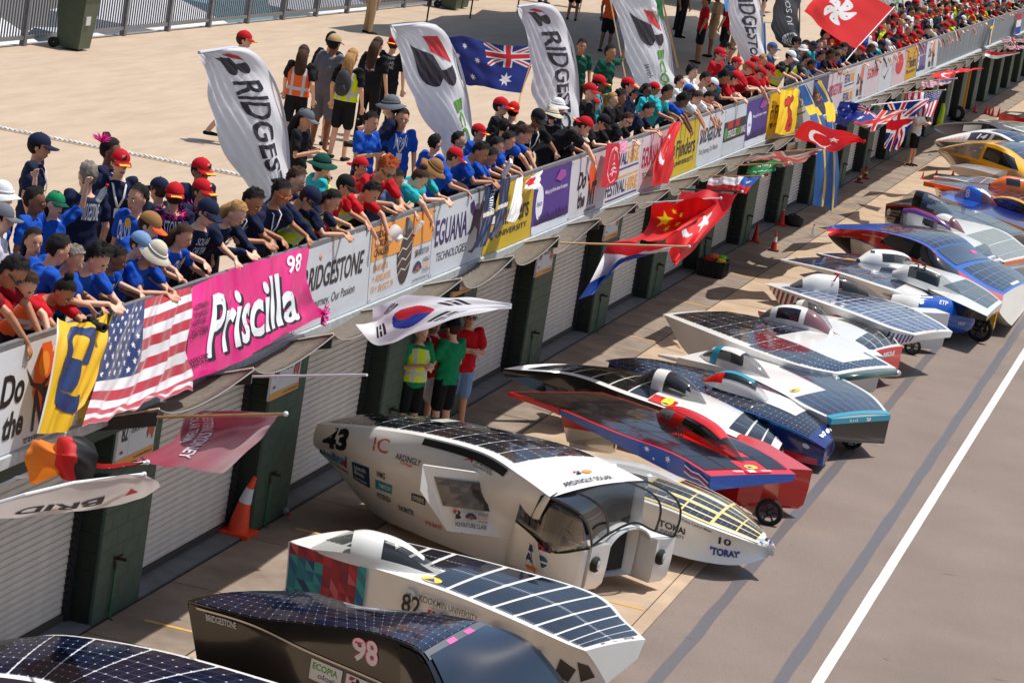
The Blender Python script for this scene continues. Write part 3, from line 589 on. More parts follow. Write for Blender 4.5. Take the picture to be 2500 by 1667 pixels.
def hmesh(key, fn):
    if key not in HC:
        t = MB(); fn(t); me = bpy.data.meshes.new(key); me.from_pydata(np.vstack(t.V).tolist(), [], [tuple(int(i) for i in f) for f in t.F]); 
        for i in range(max(t.mi)+1): me.materials.append(None)
        me.polygons.foreach_set('material_index', np.asarray(t.mi, dtype=np.int32)); me.polygons.foreach_set('use_smooth', [True]*len(me.polygons)); me.update(); HC[key] = me
    return HC[key]
def h_short(t, j=.2): t.ball((-.008, 0, .033), (.107, .086, .113), 26, 18, keep=lambda x, y, z: z > -.1+.95*max(0, x)**.5*1.0 or (x < -.25 and z > -.75), jit=j)
def h_curly(t): t.ball((-.01, 0, .045), (.125, .105, .125), 22, 16, keep=lambda x, y, z: z > -.15+.9*max(0, x)**.6 or (x < -.2 and z > -.8), jit=.35)
def h_long(t):
    h_short(t, .08); t.tube([(-.06, 0, .06), (-.1, 0, -.04), (-.12, 0, -.16), (-.12, .0, -.3), (-.11, 0, -.4)], [(.075, .05), (.088, .06), (.092, .055), (.08, .045), (.03, .02)], 12, side=(0, 1, 0))
def h_pony(t): h_short(t, .05); t.tube([(-.1, 0, .07), (-.15, 0, .05), (-.17, 0, -.06), (-.15, 0, -.22)], [.03, .034, .036, .012], 8)
def h_bun(t): h_short(t, .05); t.ball((-.07, 0, .14), .045, 10, 8, jit=.3)
def h_cap(t):
    t.ball((-.004, 0, .045), (.112, .092, .098), 20, 12, keep=lambda x, y, z: z > -.12); t.cur = 1
    V = []; 
    for i in range(9):
        a = math.radians(-70+17.5*i); V += [(.085*math.cos(a)+.02, .088*math.sin(a), .036), (.02+.175*math.cos(a)**.7 if math.cos(a) > 0 else .02, .09*math.sin(a), .018-.012*abs(math.sin(a)))]
    V += [(x, y, z-.006) for x, y, z in V]; n_ = 18; F = []; t.cur = 1
    for i in range(8): F += [(2*i, 2*i+1, 2*i+3, 2*i+2), (2*i+n_, 2*i+2+n_, 2*i+3+n_, 2*i+1+n_), (2*i+1, 2*i+1+n_, 2*i+3+n_, 2*i+3)]
    t.add(V, F); t.cur = 2; t.ball((-.004, 0, .142), .008, 6, 4); t.cur = 3
    for i in range(2, 6): t.add([V[2*i+1] if 0 else tuple(Vector(V[2*i]).lerp(Vector(V[2*i+1]), .55)+Vector((0, 0, .003))), tuple(Vector(V[2*i+1])+Vector((0, 0, .003))), tuple(Vector(V[2*i+3])+Vector((0, 0, .003))), tuple(Vector(V[2*i+2]).lerp(Vector(V[2*i+3]), .55)+Vector((0, 0, .003)))], [(0, 1, 2, 3)])
def h_under(t): t.ball((-.012, 0, .02), (.104, .085, .1), 16, 12, keep=lambda x, y, z: (x < -.05 and z > -.8 and z < .35) or (abs(y) > .7 and z < .35 and z > -.35 and x < .4))
def h_brim(t, R_=.17, flop=.03):
    t.ball((-.004, 0, .05), (.106, .09, .1), 20, 12, keep=lambda x, y, z: z > -.05); V = []; F = []
    for i in range(24):
        a = 2*math.pi*i/24; 
        for rr, z in ((.095, .048), (R_, .035-flop+.018*math.cos(2*a))): V.append((rr*math.cos(a)*1.08, rr*math.sin(a)*.98, z))
    V += [(x, y, z-.006) for x, y, z in V]
    for i in range(24):
        a, c_ = 2*i, 2*((i+1) % 24); F += [(a, a+1, c_+1, c_), (a+48, c_+48, c_+49, a+49), (a+1, a+49, c_+49, c_+1)]
    t.add(V, F); t.cur = 1; t.tube([(.108*math.cos(a), .093*math.sin(a), .062) for a in np.linspace(0, 2*math.pi, 17)], .008, 5)
def h_glass(t):
    for s in (-1, 1):
        t.ball((.094, s*.035, .0), (.012, .03, .022), 10, 6); t.box((-.01, s*.082-.003, .0), (.09, s*.082+.003, .012))
    t.box((.097, -.015, .004), (.105, .015, .01))
def h_face(t):
    for s in (-1, 1):
        t.cur = 0; t.ball((.09, s*.032, .0), (.008, .013, .007), 8, 5); t.cur = 1; t.ball((.0975, s*.032, 0), (.0035, .006, .006), 6, 4); t.cur = 2; t.ball((.093, s*.033, .022), (.007, .02, .004), 8, 4)
    t.cur = 3; t.ball((.087, 0, -.068), (.009, .026, .008), 10, 5)
def h_boa(t):
    for q in range(150):
        a = rs.uniform(0, 6.28); c_ = Vector((.13*math.cos(a)-.02, .16*math.sin(a), rs.uniform(-.24, -.14))); d = Vector(rs.normal(0, 1, 3)).normalized()*.07; e = Vector(rs.normal(0, 1, 3)).normalized()*.012
        t.add([tuple(c_-e), tuple(c_+d), tuple(c_+e)], [(0, 1, 2)])
SKIN = [M('skin_%d' % i, c, .5, noise=.08, ns=9) for i, c in enumerate([(226, 176, 148), (205, 150, 118), (176, 120, 86), (128, 82, 56), (88, 56, 40)])]
HAIRC = dict(black=(24, 20, 20), brown=(66, 44, 32), blond=(178, 134, 84), grey=(128, 120, 112), ginger=(170, 78, 32))
CLO = dict(navy=(26, 34, 62), blue=(22, 78, 178), red=(188, 22, 34), maroon=(130, 22, 36), black=(26, 26, 30), white=(226, 226, 228), teal=(42, 176, 184), green=(18, 74, 60), lime=(20, 130, 84), grey=(104, 108, 116), orange=(232, 96, 40), khaki=(176, 150, 112), yellow=(212, 230, 40), denim=(70, 92, 128), cream=(206, 196, 176), pink=(226, 60, 150), purple=(110, 50, 120), tan=(150, 110, 66), skyb=(120, 150, 190), gold=(230, 180, 50))
def cloth(c): return M('cloth_'+c, CLO[c], .85, spec=.2, noise=.12, ns=12)
def hairm(c): return M('hair_'+c, HAIRC[c], .8, spec=.25, noise=.45, ns=30, stretch=(1, 1, .3), bump=.6, bs=90)
def vestm(c):
    k = 'vest_'+c
    if k in MC: return MC[k]
    mt = M(k, CLO[c], .7); n = mt.node_tree.nodes; l = mt.node_tree.links; b = n['Principled BSDF']; tc = n.new('ShaderNodeTexCoord'); s = n.new('ShaderNodeSeparateXYZ'); l.new(tc.outputs['Object'], s.inputs[0])
    def band(o_, c0, w_):
        a = n.new('ShaderNodeMath'); a.operation = 'SUBTRACT'; a.inputs[1].default_value = c0; l.new(o_, a.inputs[0]); q = n.new('ShaderNodeMath'); q.operation = 'ABSOLUTE'; l.new(a.outputs[0], q.inputs[0]); r = n.new('ShaderNodeMath'); r.operation = 'LESS_THAN'; r.inputs[1].default_value = w_; l.new(q.outputs[0], r.inputs[0]); return r.outputs[0]
    ab = n.new('ShaderNodeMath'); ab.operation = 'ABSOLUTE'; l.new(s.outputs[1], ab.inputs[0]); m1 = n.new('ShaderNodeMath'); m1.operation = 'MAXIMUM'; l.new(band(s.outputs[2], 1.06, .025), m1.inputs[0]); l.new(band(ab.outputs[0], .095, .022), m1.inputs[1])
    mx = n.new('ShaderNodeMix'); mx.data_type = 'RGBA'; l.new(m1.outputs[0], mx.inputs[0]); mx.inputs[6].default_value = (*lin(CLO[c]), 1); mx.inputs[7].default_value = (*lin((190, 196, 200)), 1); l.new(mx.outputs[2], b.inputs['Base Color']); return mt
RIBBON = M('lanyard_ribbon', (222, 224, 230), .6)
def capm(cs):
    a, b_ = cloth(cs[0]), cloth(cs[-1]); return [a, a if cs[-1] == 'gold' else b_, a, b_]
def omats(o, ms):
    for i, m_ in enumerate(ms): o.material_slots[i].link = 'OBJECT'; o.material_slots[i].material = m_
def inst(name, me, ms, par, loc=(0, 0, 0), rot=None):
    o = bpy.data.objects.new(name, me); COL.objects.link(o); o.parent = par; o.location = loc
    if rot: o.rotation_euler = rot; o.scale = (1.09,)*3
    omats(o, ms); return o
def person(x, y, z, rz, pose, label, skin=0, hair='short:black', hat=None, top='blue', sleeve=0, legs='shorts:black', glasses=None, vest=None, lany=0, s=1.0, yaw=0, prn=None, group=None, face=1, boa=0, lod=0):
    P = body(pose); r = thing('person', (x, y, z), label, 'person', group, rz); r.scale = (s, s, s)
    inst('body', P['body'], [SKIN[skin]], r)
    inst('shirt', P['long_shirt' if sleeve else 'shirt'], [cloth(top)], r)
    if legs and lod < 2:
        k, c = legs.split(':'); inst('shorts' if k == 'shorts' else 'trousers', P[k], [cloth(c)], r)
        if lod < 1: inst('shoes', P['shoes'], [cloth('black')], r)
    h, pt = P['head']; R_ = (0, pt, 0); hk, hc = hair.split(':')
    fn = dict(short=h_short, curly=h_curly, long=h_long, pony=h_pony, bun=h_bun)[hk]
    if hat:
        if hk in ('long', 'pony'): inst('hair', hmesh('h'+hk, fn), [hairm(hc)], r, h, R_)
        else: inst('hair', hmesh('hunder', h_under), [hairm(hc)], r, h, R_)
        a, c = hat.split(':'); cs = c.split('/'); 
        if a == 'cap': o = inst('cap', hmesh('hcap', h_cap), capm(cs), r, h, (0, pt, yaw))
        elif a == 'rcap': o = inst('cap', hmesh('hcap', h_cap), capm(cs), r, h, (0, -pt*.6, math.pi))
        else: o = inst('hat', hmesh('hbrim', h_brim), [cloth(cs[0]), cloth(cs[-1])], r, h, R_)
        if a == 'cap' and cs[0] == 'red' and lod < 1:
            pr = Print(lambda u, v: np.array([.112*math.cos((u-.5)*1.2), .086*math.sin((u-.5)*1.2)*1.2, .055+.06*v]), .004); pr.bmark(.3, .1, .4, .8, (20, 20, 26), (240, 240, 240)); q = pr.build(None, 'badge') if False else None
            me = HC.get('badge')
            if me is None:
                me = bpy.data.meshes.new('badge'); me.from_pydata([tuple(v_) for v_ in pr.V], [], pr.F); [me.materials.append(m_) for m_ in pr.mats]; me.polygons.foreach_set('material_index', pr.mi); HC['badge'] = me
            b_ = bpy.data.objects.new('badge', me); COL.objects.link(b_); b_.parent = o
    else: inst('hair', hmesh('h'+hk, fn), [hairm(hc)], r, h, R_)
    if glasses: inst('sunglasses', hmesh('hgl', h_glass), [M('lens_'+glasses, dict(dark=(16, 16, 20), orange=(220, 100, 20), red=(200, 30, 40), blue=(40, 110, 200))[glasses], .12, coat=1)], r, h, R_)
    if lod < 1 and face: inst('face', hmesh('hface', h_face), [M('eye_white', (226, 222, 216), .4), M('iris', (34, 24, 20), .3), hairm(hc), M('lips', (160, 86, 78), .5)], r, h, R_)
    if vest: inst('hi_vis_vest', P['vest'], [vestm(vest)], r)
    if lany and lod < 1:
        k = 'lany'+pose
        if k not in HC: t = P['lanyard']; HC[k] = hmesh(k+'_', lambda q: q.add(np.vstack(t.V), t.F))
        inst('lanyard', HC[k], [RIBBON], r)
    if boa: inst('feather_boa', hmesh('hboa', h_boa), [cloth('pink')], r, h)
    if prn:
        c1, up, fw = P['fw']; sg = -1 if prn[0] == '-' else 1; txt, rgb = prn.lstrip('-').split('|'); rgb = tuple(int(q) for q in rgb.split(','))
        def S(u, v, c1=c1, up=up, fw=fw, sg=sg): a = (u-.5)*1.5; return np.array(c1)+np.array(up)*(v-.35)*.34+np.array(fw)*sg*(.138*math.cos(a)+.012)+np.array([0, 1, 0])*sg*.2*math.sin(a)
        pr = Print(S, .004); rows = txt.split('/')
        for i, q in enumerate(rows): pr.text(q, .2, .82-(i+1)*.64/len(rows), .6, .5/len(rows), rgb, .01)
        if 'CALSOL' in txt: pr.disc(.5, .55, .25, .3, (230, 170, 40)); pr.disc(.22, .6, .16, .14, (230, 235, 240))
        mk('shirt_print', pr.V, pr.F, pr.mats, r, mi=pr.mi, local=True)
    return r
def rail(px, py, pose='lean', **k):
    """a person at the rail whose head shows at (px, py)"""
    s = k.pop('s', 1.06)*.93; rz = k.pop('rz', None); rz = float(rs.uniform(-.3, .35)) if rz is None else rz; P = POSE[pose]; h = P['c'][3]; q = at(px, py, z=ZT+h[2]*s)
    dx, dy = h[0]*s*math.cos(rz), h[0]*s*math.sin(rz); x, y = q[0]-dx, q[1]-dy
    if abs(z0 := 0) < 1 and pose not in ('lean', 'hang', 'grip') and x > XR-.8:
        q2 = at(px, py, x=XR-.8+dx); s2 = min(max((q2[2]-ZT)/h[2], .84), 1.15); q = at(px, py, z=ZT+h[2]*s2); x, y, s = XR-.8, q2[1]-dy, s2
    rows = {'lean': (-.56, -.44), 'hang': (-.58, -.46), 'grip': (-.55, -.43)}
    if pose in rows and abs(rz) < 1 and x > XR-1.3:          # feet stay behind the rail: slide along the line of sight onto the front row
        x2 = XR+min(max(x-XR, -.66*s), -.46*s)
        if abs(x2-x) > 1e-3:
            q2 = at(px, py, x=x2+dx); z2 = q2[2]-ZT
            s2 = min(max(z2/h[2], .84), 1.15); q = at(px, py, z=ZT+h[2]*s2); x, y, s = x2, q[1]-h[0]*s2*math.sin(rz), s2
    return person(x, y, ZT, rz, pose, s=s, **k)
# ---------------------------------------------------------------- the crowd, from the photo (head position in photo pixels)
G1 = 'spectators standing along the barrier'
def crowd(txt):
    for ln in txt.strip().split('\n'):
        f = [q.strip() for q in ln.split(';')]
        px, py, pose, sk, hair, hat, top = f[:7]; lab = f[7]; k = dict(skin=int(sk), hair=hair, hat=None if hat == '-' else hat, top=top, label=lab, group=G1)
        for o in f[8:]:
            a, _, v = o.partition('=')
            if a in ('glasses', 'vest', 'prn', 'legs'): k[a] = v
            elif a in ('lany', 'boa', 'sleeve', 'lod'): k[a] = 1 if not v else int(v)
            elif a == 'rz': k['rz'] = math.radians(float(v))
            elif a == 's': k['s'] = float(v)
            elif a == 'yaw': k['yaw'] = math.radians(float(v))
        rail(float(px), float(py), pose, **k)
crowd("""
95;360;stand;1;short:black;cap:navy;navy;bearded man in navy cap and dotted navy polo, standing apart at far left;rz=15;s=1.1;legs=trousers:navy;lany
270;372;stand;3;bun:black;-;navy;dark haired man with pink feather headpiece in navy polo;rz=10;glasses=dark;lany;s=1.1
293;400;stand;0;short:brown;cap:red/gold;navy;smiling man in red cap and navy polo with white lanyard at left;rz=-50;lany;s=1.08
213;432;stand;0;short:grey;-;navy;grey haired man with back turned, BRIDGESTONE across navy shirt;rz=140;prn=-BRIDGESTONE|230,232,238;s=1.1;legs=trousers:navy
490;420;stand;2;short:black;cap:red/gold;navy;man in red cap and dark sunglasses, navy polo, behind the pink boa pair;glasses=dark;rz=-30;s=1.08
492;470;stand;1;short:brown;cap:red/gold;navy;person in red cap with white mark looking down, pink boa on navy polo;rz=-20;boa;s=1.02
425;480;stand;1;short:brown;rcap:red/gold;navy;person from behind in reversed red cap with bright pink feather boa;rz=120;boa;prn=-STONE|230,232,238
388;465;stand;1;short:brown;cap:navy;navy;person in navy cap turned left beside the pink boa;rz=160;glasses=dark;s=.98
335;487;stand;1;short:black;-;blue;tall man with black hair and glasses in blue shirt above the others;rz=-110;prn=CALSOL|232,236,240;s=1.12
135;500;wave;0;long:brown;cap:lime/green;blue;person in green cap waving both arms, one hand with a bottle;rz=-30;s=.94
85;492;stand;3;short:black;-;blue;man with black hair and glasses in blue shirt near left edge;rz=5;s=1.02
82;592;stand;1;pony:black;-;blue;young woman with black ponytail looking down in blue shirt at left;rz=-40;s=.96;prn=CALSOL|232,236,240
362;552;grip;0;curly:brown;cap:tan/orange;blue;person in brown cap with orange brim, blue shirt;rz=0;s=1.0
3;480;stand;0;short:black;brim:white;blue;person in white bucket hat cut by the left edge;s=1.05
2;535;stand;0;short:black;cap:grey;white;person in grey cap at the left edge below the white hat
25;665;hang;2;short:black;-;maroon;man in dark sunglasses and orange vest, leftmost at the barrier;glasses=dark;vest=orange;s=1.1
58;695;hang;0;long:brown;-;red;brown long haired woman in orange vest leaning at left;vest=orange;s=1.02
140;612;grip;1;short:black;-;blue;man with short black hair seen behind the bun haired girl, blue shirt;rz=50
180;635;grip;1;short:grey;-;blue;grey haired man looking right in blue shirt behind the curly haired one
158;715;hang;2;bun:black;-;red;girl with black hair bun in orange vest over red shirt, leaning;vest=orange;s=1.0
242;635;lean;0;curly:black;-;blue;curly black haired man leaning on forearms in blue shirt with camera strap;s=1.1
293;635;grip;3;short:black;-;blue;woman with smooth black hair and glasses in CALSOL blue shirt;prn=CALSOL|232,236,240
345;600;grip;0;short:brown;cap:skyb;blue;man in pale blue cap looking down, blue CALSOL shirt;prn=CALSOL|232,236,240
382;622;lean;1;short:black;brim:cream/white;blue;person in straw hat and blue mirror sunglasses leaning on the flag;glasses=blue;s=1.04
452;580;grip;1;long:brown;-;blue;long haired man with sunglasses on his head, CALSOL shirt, above the striped flag;prn=CALSOL|232,236,240;rz=-10
505;520;grip;0;short:brown;cap:navy;navy;man in navy cap and dark sunglasses gripping the barrier, navy polo;glasses=dark;prn=SOLAR/CAR TEAM|200,206,216;rz=-20;s=1.06
573;522;lean;0;long:blond;-;navy;woman with very long blond hair in navy long sleeves;sleeve;s=1.02
612;492;lean;2;short:black;-;navy;black haired man bent over the pink cloth in navy polo with lanyard;lany;prn=SOLAR/CAR TEAM|200,206,216
686;472;grip;2;short:black;-;navy;smiling man in orange mirror sunglasses and navy polo;glasses=orange;lany;rz=-15
722;440;grip;0;short:brown;-;navy;brown haired man looking down behind the orange sunglasses man;rz=0
752;485;hang;1;short:brown;cap:navy;navy;man in faded navy cap with one long navy sleeve over the pink cloth;sleeve;glasses=dark
790;432;stand;1;short:black;-;yellow;young man with glossy black hair in sunglasses and yellow vest;glasses=dark;vest=yellow
845;455;grip;1;short:black;cap:black;red;man in plain black cap and red shirt looking at his phone
812;492;lean;1;long:black;-;navy;woman with sunglasses on black hair leaning in yellow vest;vest=yellow
868;478;stand;1;short:black;rcap:red;red;person in red cap bent behind the yellow vests;s=.9
905;470;hang;1;short:black;-;red;man in yellow vest over red shirt with arms over the banner edge;vest=yellow;s=1.02
945;415;lean;1;curly:ginger;-;red;man with orange hair and green sunglasses in red shirt;glasses=dark;s=1.1;rz=-30
968;440;grip;1;short:black;-;denim;man in glasses and black hair crouched beside the teal shirts;s=.94
1022;438;hang;0;bun:brown;-;teal;woman with brown hair bun in teal shirt holding a bottle over the edge;s=1.0
1060;415;lean;0;short:brown;brim:tan;teal;person in brown leather hat and glasses in teal shirt;glasses=dark;lany
1062;352;stand;1;short:black;-;blue;black haired man with back half turned, blue shirt with red emblem;rz=60;prn=-JAPAN|226,60,70;s=1.0
1112;385;grip;1;short:brown;cap:red/gold;blue;man in red cap with gold leaf brim turned right, blue polo;rz=20
1172;372;lean;2;short:black;-;blue;bearded curly haired man in blue polo leaning over the lizard banner;prn=TOKAI|226,230,238;s=1.06
1200;385;lean;2;short:black;-;blue;smiling young man in blue polo right of the bearded one;prn=TOKAI|226,230,238
1118;352;stand;1;short:black;-;blue;black haired person half hidden behind the red cap, blue shirt
1215;358;grip;1;short:black;-;blue;young man with fringe looking down in blue polo
1243;345;grip;1;short:black;-;blue;black haired man in blue polo holding a white booklet
1276;330;hang;1;short:brown;-;blue;tall brown haired young man bending over in blue polo;s=1.08
1168;325;stand;1;short:black;cap:red/gold;blue;small red cap face between black haired heads
1222;262;stand;0;short:black;cap:red/gold;black;man in red cap and purple sunglasses beside the flag pole;glasses=blue;s=1.05
1252;272;stand;0;short:black;rcap:red;black;man in reversed red cap holding the flag pole, black shirt;s=1.02;rz=100
1230;312;stand;1;short:black;-;black;black haired person behind the blue shirts in black;rz=80
1312;290;grip;3;short:black;cap:black;black;man in black cap and glasses facing the camera, black red shirt;rz=-40;lany
1348;295;stand;0;short:brown;brim:cream;black;man in beige safari hat turned left in black red polo;rz=60;lany
1362;262;stand;1;short:grey;brim:white;navy;person in wide white bucket hat;s=1.06
1425;308;hang;0;short:brown;rcap:red/gold;black;man in red cap leaning far over, black shirt with sponsor marks;s=1.08;prn=CYG|220,220,226
1447;335;lean;1;short:brown;cap:cream;black;person in beige cap with chin on hand above the red shield
1466;318;grip;2;short:black;cap:black;black;person in dark cap behind the beige cap
1476;300;lean;0;short:black;cap:black;black;man in black cap looking down, black shirt
1490;275;stand;0;pony:blond;-;black;blond woman with hair tied back in black shirt;s=1.04
1538;295;lean;0;short:brown;-;black;brown haired man in sunglasses leaning in black polo;glasses=dark
1440;225;stand;0;pony:brown;cap:red;black;woman in faded red cap with brown ponytail
1462;205;stand;3;bun:black;cap:red/gold;teal;person in red cap laughing with blue lanyard;lany
1446;277;stand;0;short:brown;rcap:red/gold;black;reversed red cap with white label between black shirts
1513;250;stand;2;curly:black;-;black;person with dense black curls above the black polos
1532;210;stand;0;short:black;cap:red/gold;navy;red cap directly below the second ECOPIA flag
1545;228;stand;1;short:black;cap:navy;navy;navy cap beside the long haired bearded man
1578;222;stand;3;long:black;-;teal;long haired bearded man in dark sunglasses, teal top;glasses=dark
1586;270;lean;1;short:black;-;navy;black haired man in dark shirt leaning above the yellow banner;s=1.05
1592;248;stand;2;short:black;cap:red/gold;teal;person in red cap behind the dark shirted leaner
1630;228;grip;2;short:black;-;teal;smiling man in navy shirt with teal vest
1668;248;hang;3;curly:black;-;blue;curly black haired man in blue and white shirt
1658;205;stand;1;short:black;-;white;man in red sunglasses and white shirt below the ECOPIA flag;glasses=red
1683;225;grip;1;short:brown;cap:blue;white;man in blue cap and red sunglasses, white shirt;glasses=red
1702;240;hang;1;pony:brown;-;white;woman with pulled back hair in white shirt with red sleeve
1735;240;hang;1;short:black;-;white;laughing man in red sunglasses and white red shirt;glasses=red
1756;245;hang;2;short:black;cap:navy;white;person in dark blue cap looking down, white shirt
1722;195;grip;1;short:black;-;white;bearded man in red sunglasses and white shirt, second row;glasses=red
1742;208;grip;1;short:brown;cap:white/blue;green;bearded man in white and blue cap
1690;178;stand;0;curly:black;-;white;curly black haired man below the brown flag pole
1768;190;lean;2;curly:black;-;green;curly haired person in dark green shirt
1776;178;lean;0;short:brown;cap:navy;green;person in navy cap, green shirt and wrist watch
1756;135;stand;0;short:brown;cap:red;red;man in red cap and blue sunglasses drinking from a bottle;glasses=blue;s=1.08
1770;118;stand;0;short:brown;cap:black;grey;man in black cap behind the drinking man
1793;192;lean;0;short:brown;cap:red;red;red cap and red shirt, first of the red team from the left
1797;155;stand;0;short:brown;cap:red;red;standing red cap in the second row of the red team
1825;168;lean;0;short:blond;cap:red;red;red team member with dark brimmed red cap, second from left
1842;158;stand;0;short:brown;cap:red;red;taller red cap behind the red team
1854;180;hang;0;long:brown;cap:red;red;woman in red cap and sunglasses of the red team;glasses=dark;lany
1862;150;stand;0;short:blond;-;red;bare headed blond man behind the red team
1877;172;lean;0;short:brown;cap:red;red;smiling red cap at the right end of the red team;lany
1884;150;stand;1;short:brown;brim:cream;grey;cameraman in sun hat and orange vest beside the lion flag;vest=orange
1930;140;grip;0;short:black;cap:white;black;man in white cap and yellow vest holding the long flags;vest=yellow
1972;148;grip;1;short:black;-;black;man in sunglasses and yellow vest above the long flags;glasses=dark;vest=yellow
1955;142;stand;0;short:brown;brim:white;grey;pale sun hat between the two yellow vests
1944;105;stand;1;short:black;cap:black;grey;man in black cap and sunglasses standing tall below the dark flag;glasses=dark;s=1.08
1968;112;stand;1;short:black;cap:black;black;second black cap with sunglasses right of the dark flag;glasses=dark
1885;120;stand;0;short:grey;cap:denim;denim;man in blue grey cap in front of the blue flag
2010;165;lean;3;short:black;-;grey;man in yellow mirror sunglasses leaning right of the yellow vests;glasses=orange
2007;130;stand;1;short:black;cap:black;grey;man in dark cap below the big red flag
2030;135;lean;3;short:black;-;black;bearded man in black pointing with his arm
1420;115;stand;2;short:black;-;green;man in glasses and dark green shirt right of the second tall flag;s=1.05;rz=-60
""")
# people away from the rail
def spot(px, py, pose, rz, label, h=1.0, **k):
    """feet at (px, py) on the terrace"""
    q = at(px, py, z=ZT); return person(q[0], q[1], ZT, math.radians(rz), pose, label, s=h*.94, group='people walking and standing on the terrace', **k)
spot(550, 352, 'walk', 15, 'walking man in red cap and yellow vest half hidden by the nearest tall flag', 1.08, hat='cap:red/gold', hair='short:brown', top='black', vest='yellow', legs='shorts:black')
spot(705, 372, 'walk', 100, 'long haired woman in lime and orange vest and black shorts', 1.02, hair='long:brown', top='black', vest='orange', legs='shorts:black')
spot(775, 372, 'stand', 75, 'man in camouflage cap and grey shirt with red side panels', 1.14, skin=3, hat='cap:khaki/tan', top='grey', legs='shorts:grey')
spot(772, 352, 'stand', 80, 'person in black hidden behind the camouflage cap man', 1.1, top='black')
bp = spot(822, 390, 'stand', 85, 'blond woman with grey backpack over a yellow vest seen from behind', 1.06, hair='long:blond', top='black', vest='yellow', legs='shorts:black')
spot(885, 348, 'stand', 80, 'woman with long brown curls in black shirt with lines of print on the back', 1.06, hair='long:brown', top='black', legs='trousers:black', prn='-CERTIFIED/ENGINEER/AFTERHOURS/TEAM|190,190,196')
spot(925, 340, 'stand', 95, 'person in red cap and black sponsor shirt seen from behind', 1.06, hat='rcap:red/gold', hair='short:brown', top='black', legs='trousers:black', prn='-HYUNJORI/SOLAR/RACING|200,200,206')
def spoth(px, py, pose, rz, label, h=1.06, **k):
    P = POSE[pose]['c'][3]; q = at(px, py, z=ZT+P[2]*h*.94); a = math.radians(rz); return person(q[0]-P[0]*math.cos(a), q[1]-P[0]*math.sin(a), ZT, a, pose, label, s=h*.94, group='people walking and standing on the terrace', **k)
spoth(745, 292, 'clap', 0, 'woman in grey cap with long dark ponytail clapping beside the nearest tall flag', 1.02, hat='cap:grey', hair='long:black', top='black', skin=1, legs='shorts:khaki')
spoth(955, 262, 'photo', 190, 'tall man in grey leather hat holding a camera, navy polo with white piping', 1.12, hat='brim:grey', hair='short:brown', top='navy', glasses='dark', legs='trousers:khaki', lany=1)
spoth(905, 300, 'clap', -20, 'dark haired woman in blue leaning against the man with the camera', 1.02, hair='short:black', top='blue', skin=1)
spoth(982, 292, 'stand', -60, 'man in blue polo with white lanyard and small flag patch', 1.03, hair='short:black', top='blue', skin=1, lany=1, prn='JAPAN|230,232,238', legs='trousers:black')
spoth(785, 405, 'stand', 40, 'person in dark green wide hat and teal shirt', 1.0, hat='brim:green/navy', top='teal')
spoth(1490, 130, 'wave1', -25, 'bearded man in dark green shirt with one arm raised high', 1.08, hair='short:black', top='green', skin=2, legs='trousers:tan')
for i, (px, py, rz, top, lg, lab) in enumerate([(897, 82, 40, 'yellow', 'trousers:khaki', 'man in khaki trousers cut by the top edge'), (1325, 8, 60, 'grey', 'trousers:grey', 'person in grey trousers at the top edge beside the second tall flag'), (1395, 50, 100, 'black', 'shorts:black', 'person in black shorts and white socks in the shade'),
   (1475, 128, 80, 'orange', 'shorts:black', 'person with orange backpack behind the waving man'), (1400, 20, 10, 'denim', 'shorts:navy', 'person with blue shoes at the top edge'), (1650, 75, 20, 'black', 'trousers:black', 'dark figure near the fourth tall flag'), (1700, 155, 200, 'red', 'shorts:black', 'man in red shirt and black shorts talking in the shade'),
   (1730, 140, 180, 'khaki', 'shorts:khaki', 'man in khaki shirt and sandals in the shade group'), (1760, 150, 160, 'red', 'shorts:black', 'second red shirt of the shade group, back turned'), (1790, 160, 90, 'denim', 'shorts:khaki', 'man in grey blue shirt beside the fourth tall flag'), (1655, 92, -20, 'black', 'trousers:black', 'person sitting low in black in the shade'),
   (1535, 12, 40, 'white', 'shorts:navy', 'pair of bare legs at the top edge, right of the third tall flag'), (1860, 40, 200, 'green', 'shorts:black', 'person in dark green with crossed arms under the canopy'), (1905, 60, 150, 'navy', 'shorts:grey', 'person behind the dark flag under the canopy')]):
    spot(px, py, 'cross' if 'crossed' in lab else 'stand', rz, lab, 1.05, top=top, legs=lg, skin=i % 4, hair=('short:black', 'short:brown', 'long:brown')[i % 3])
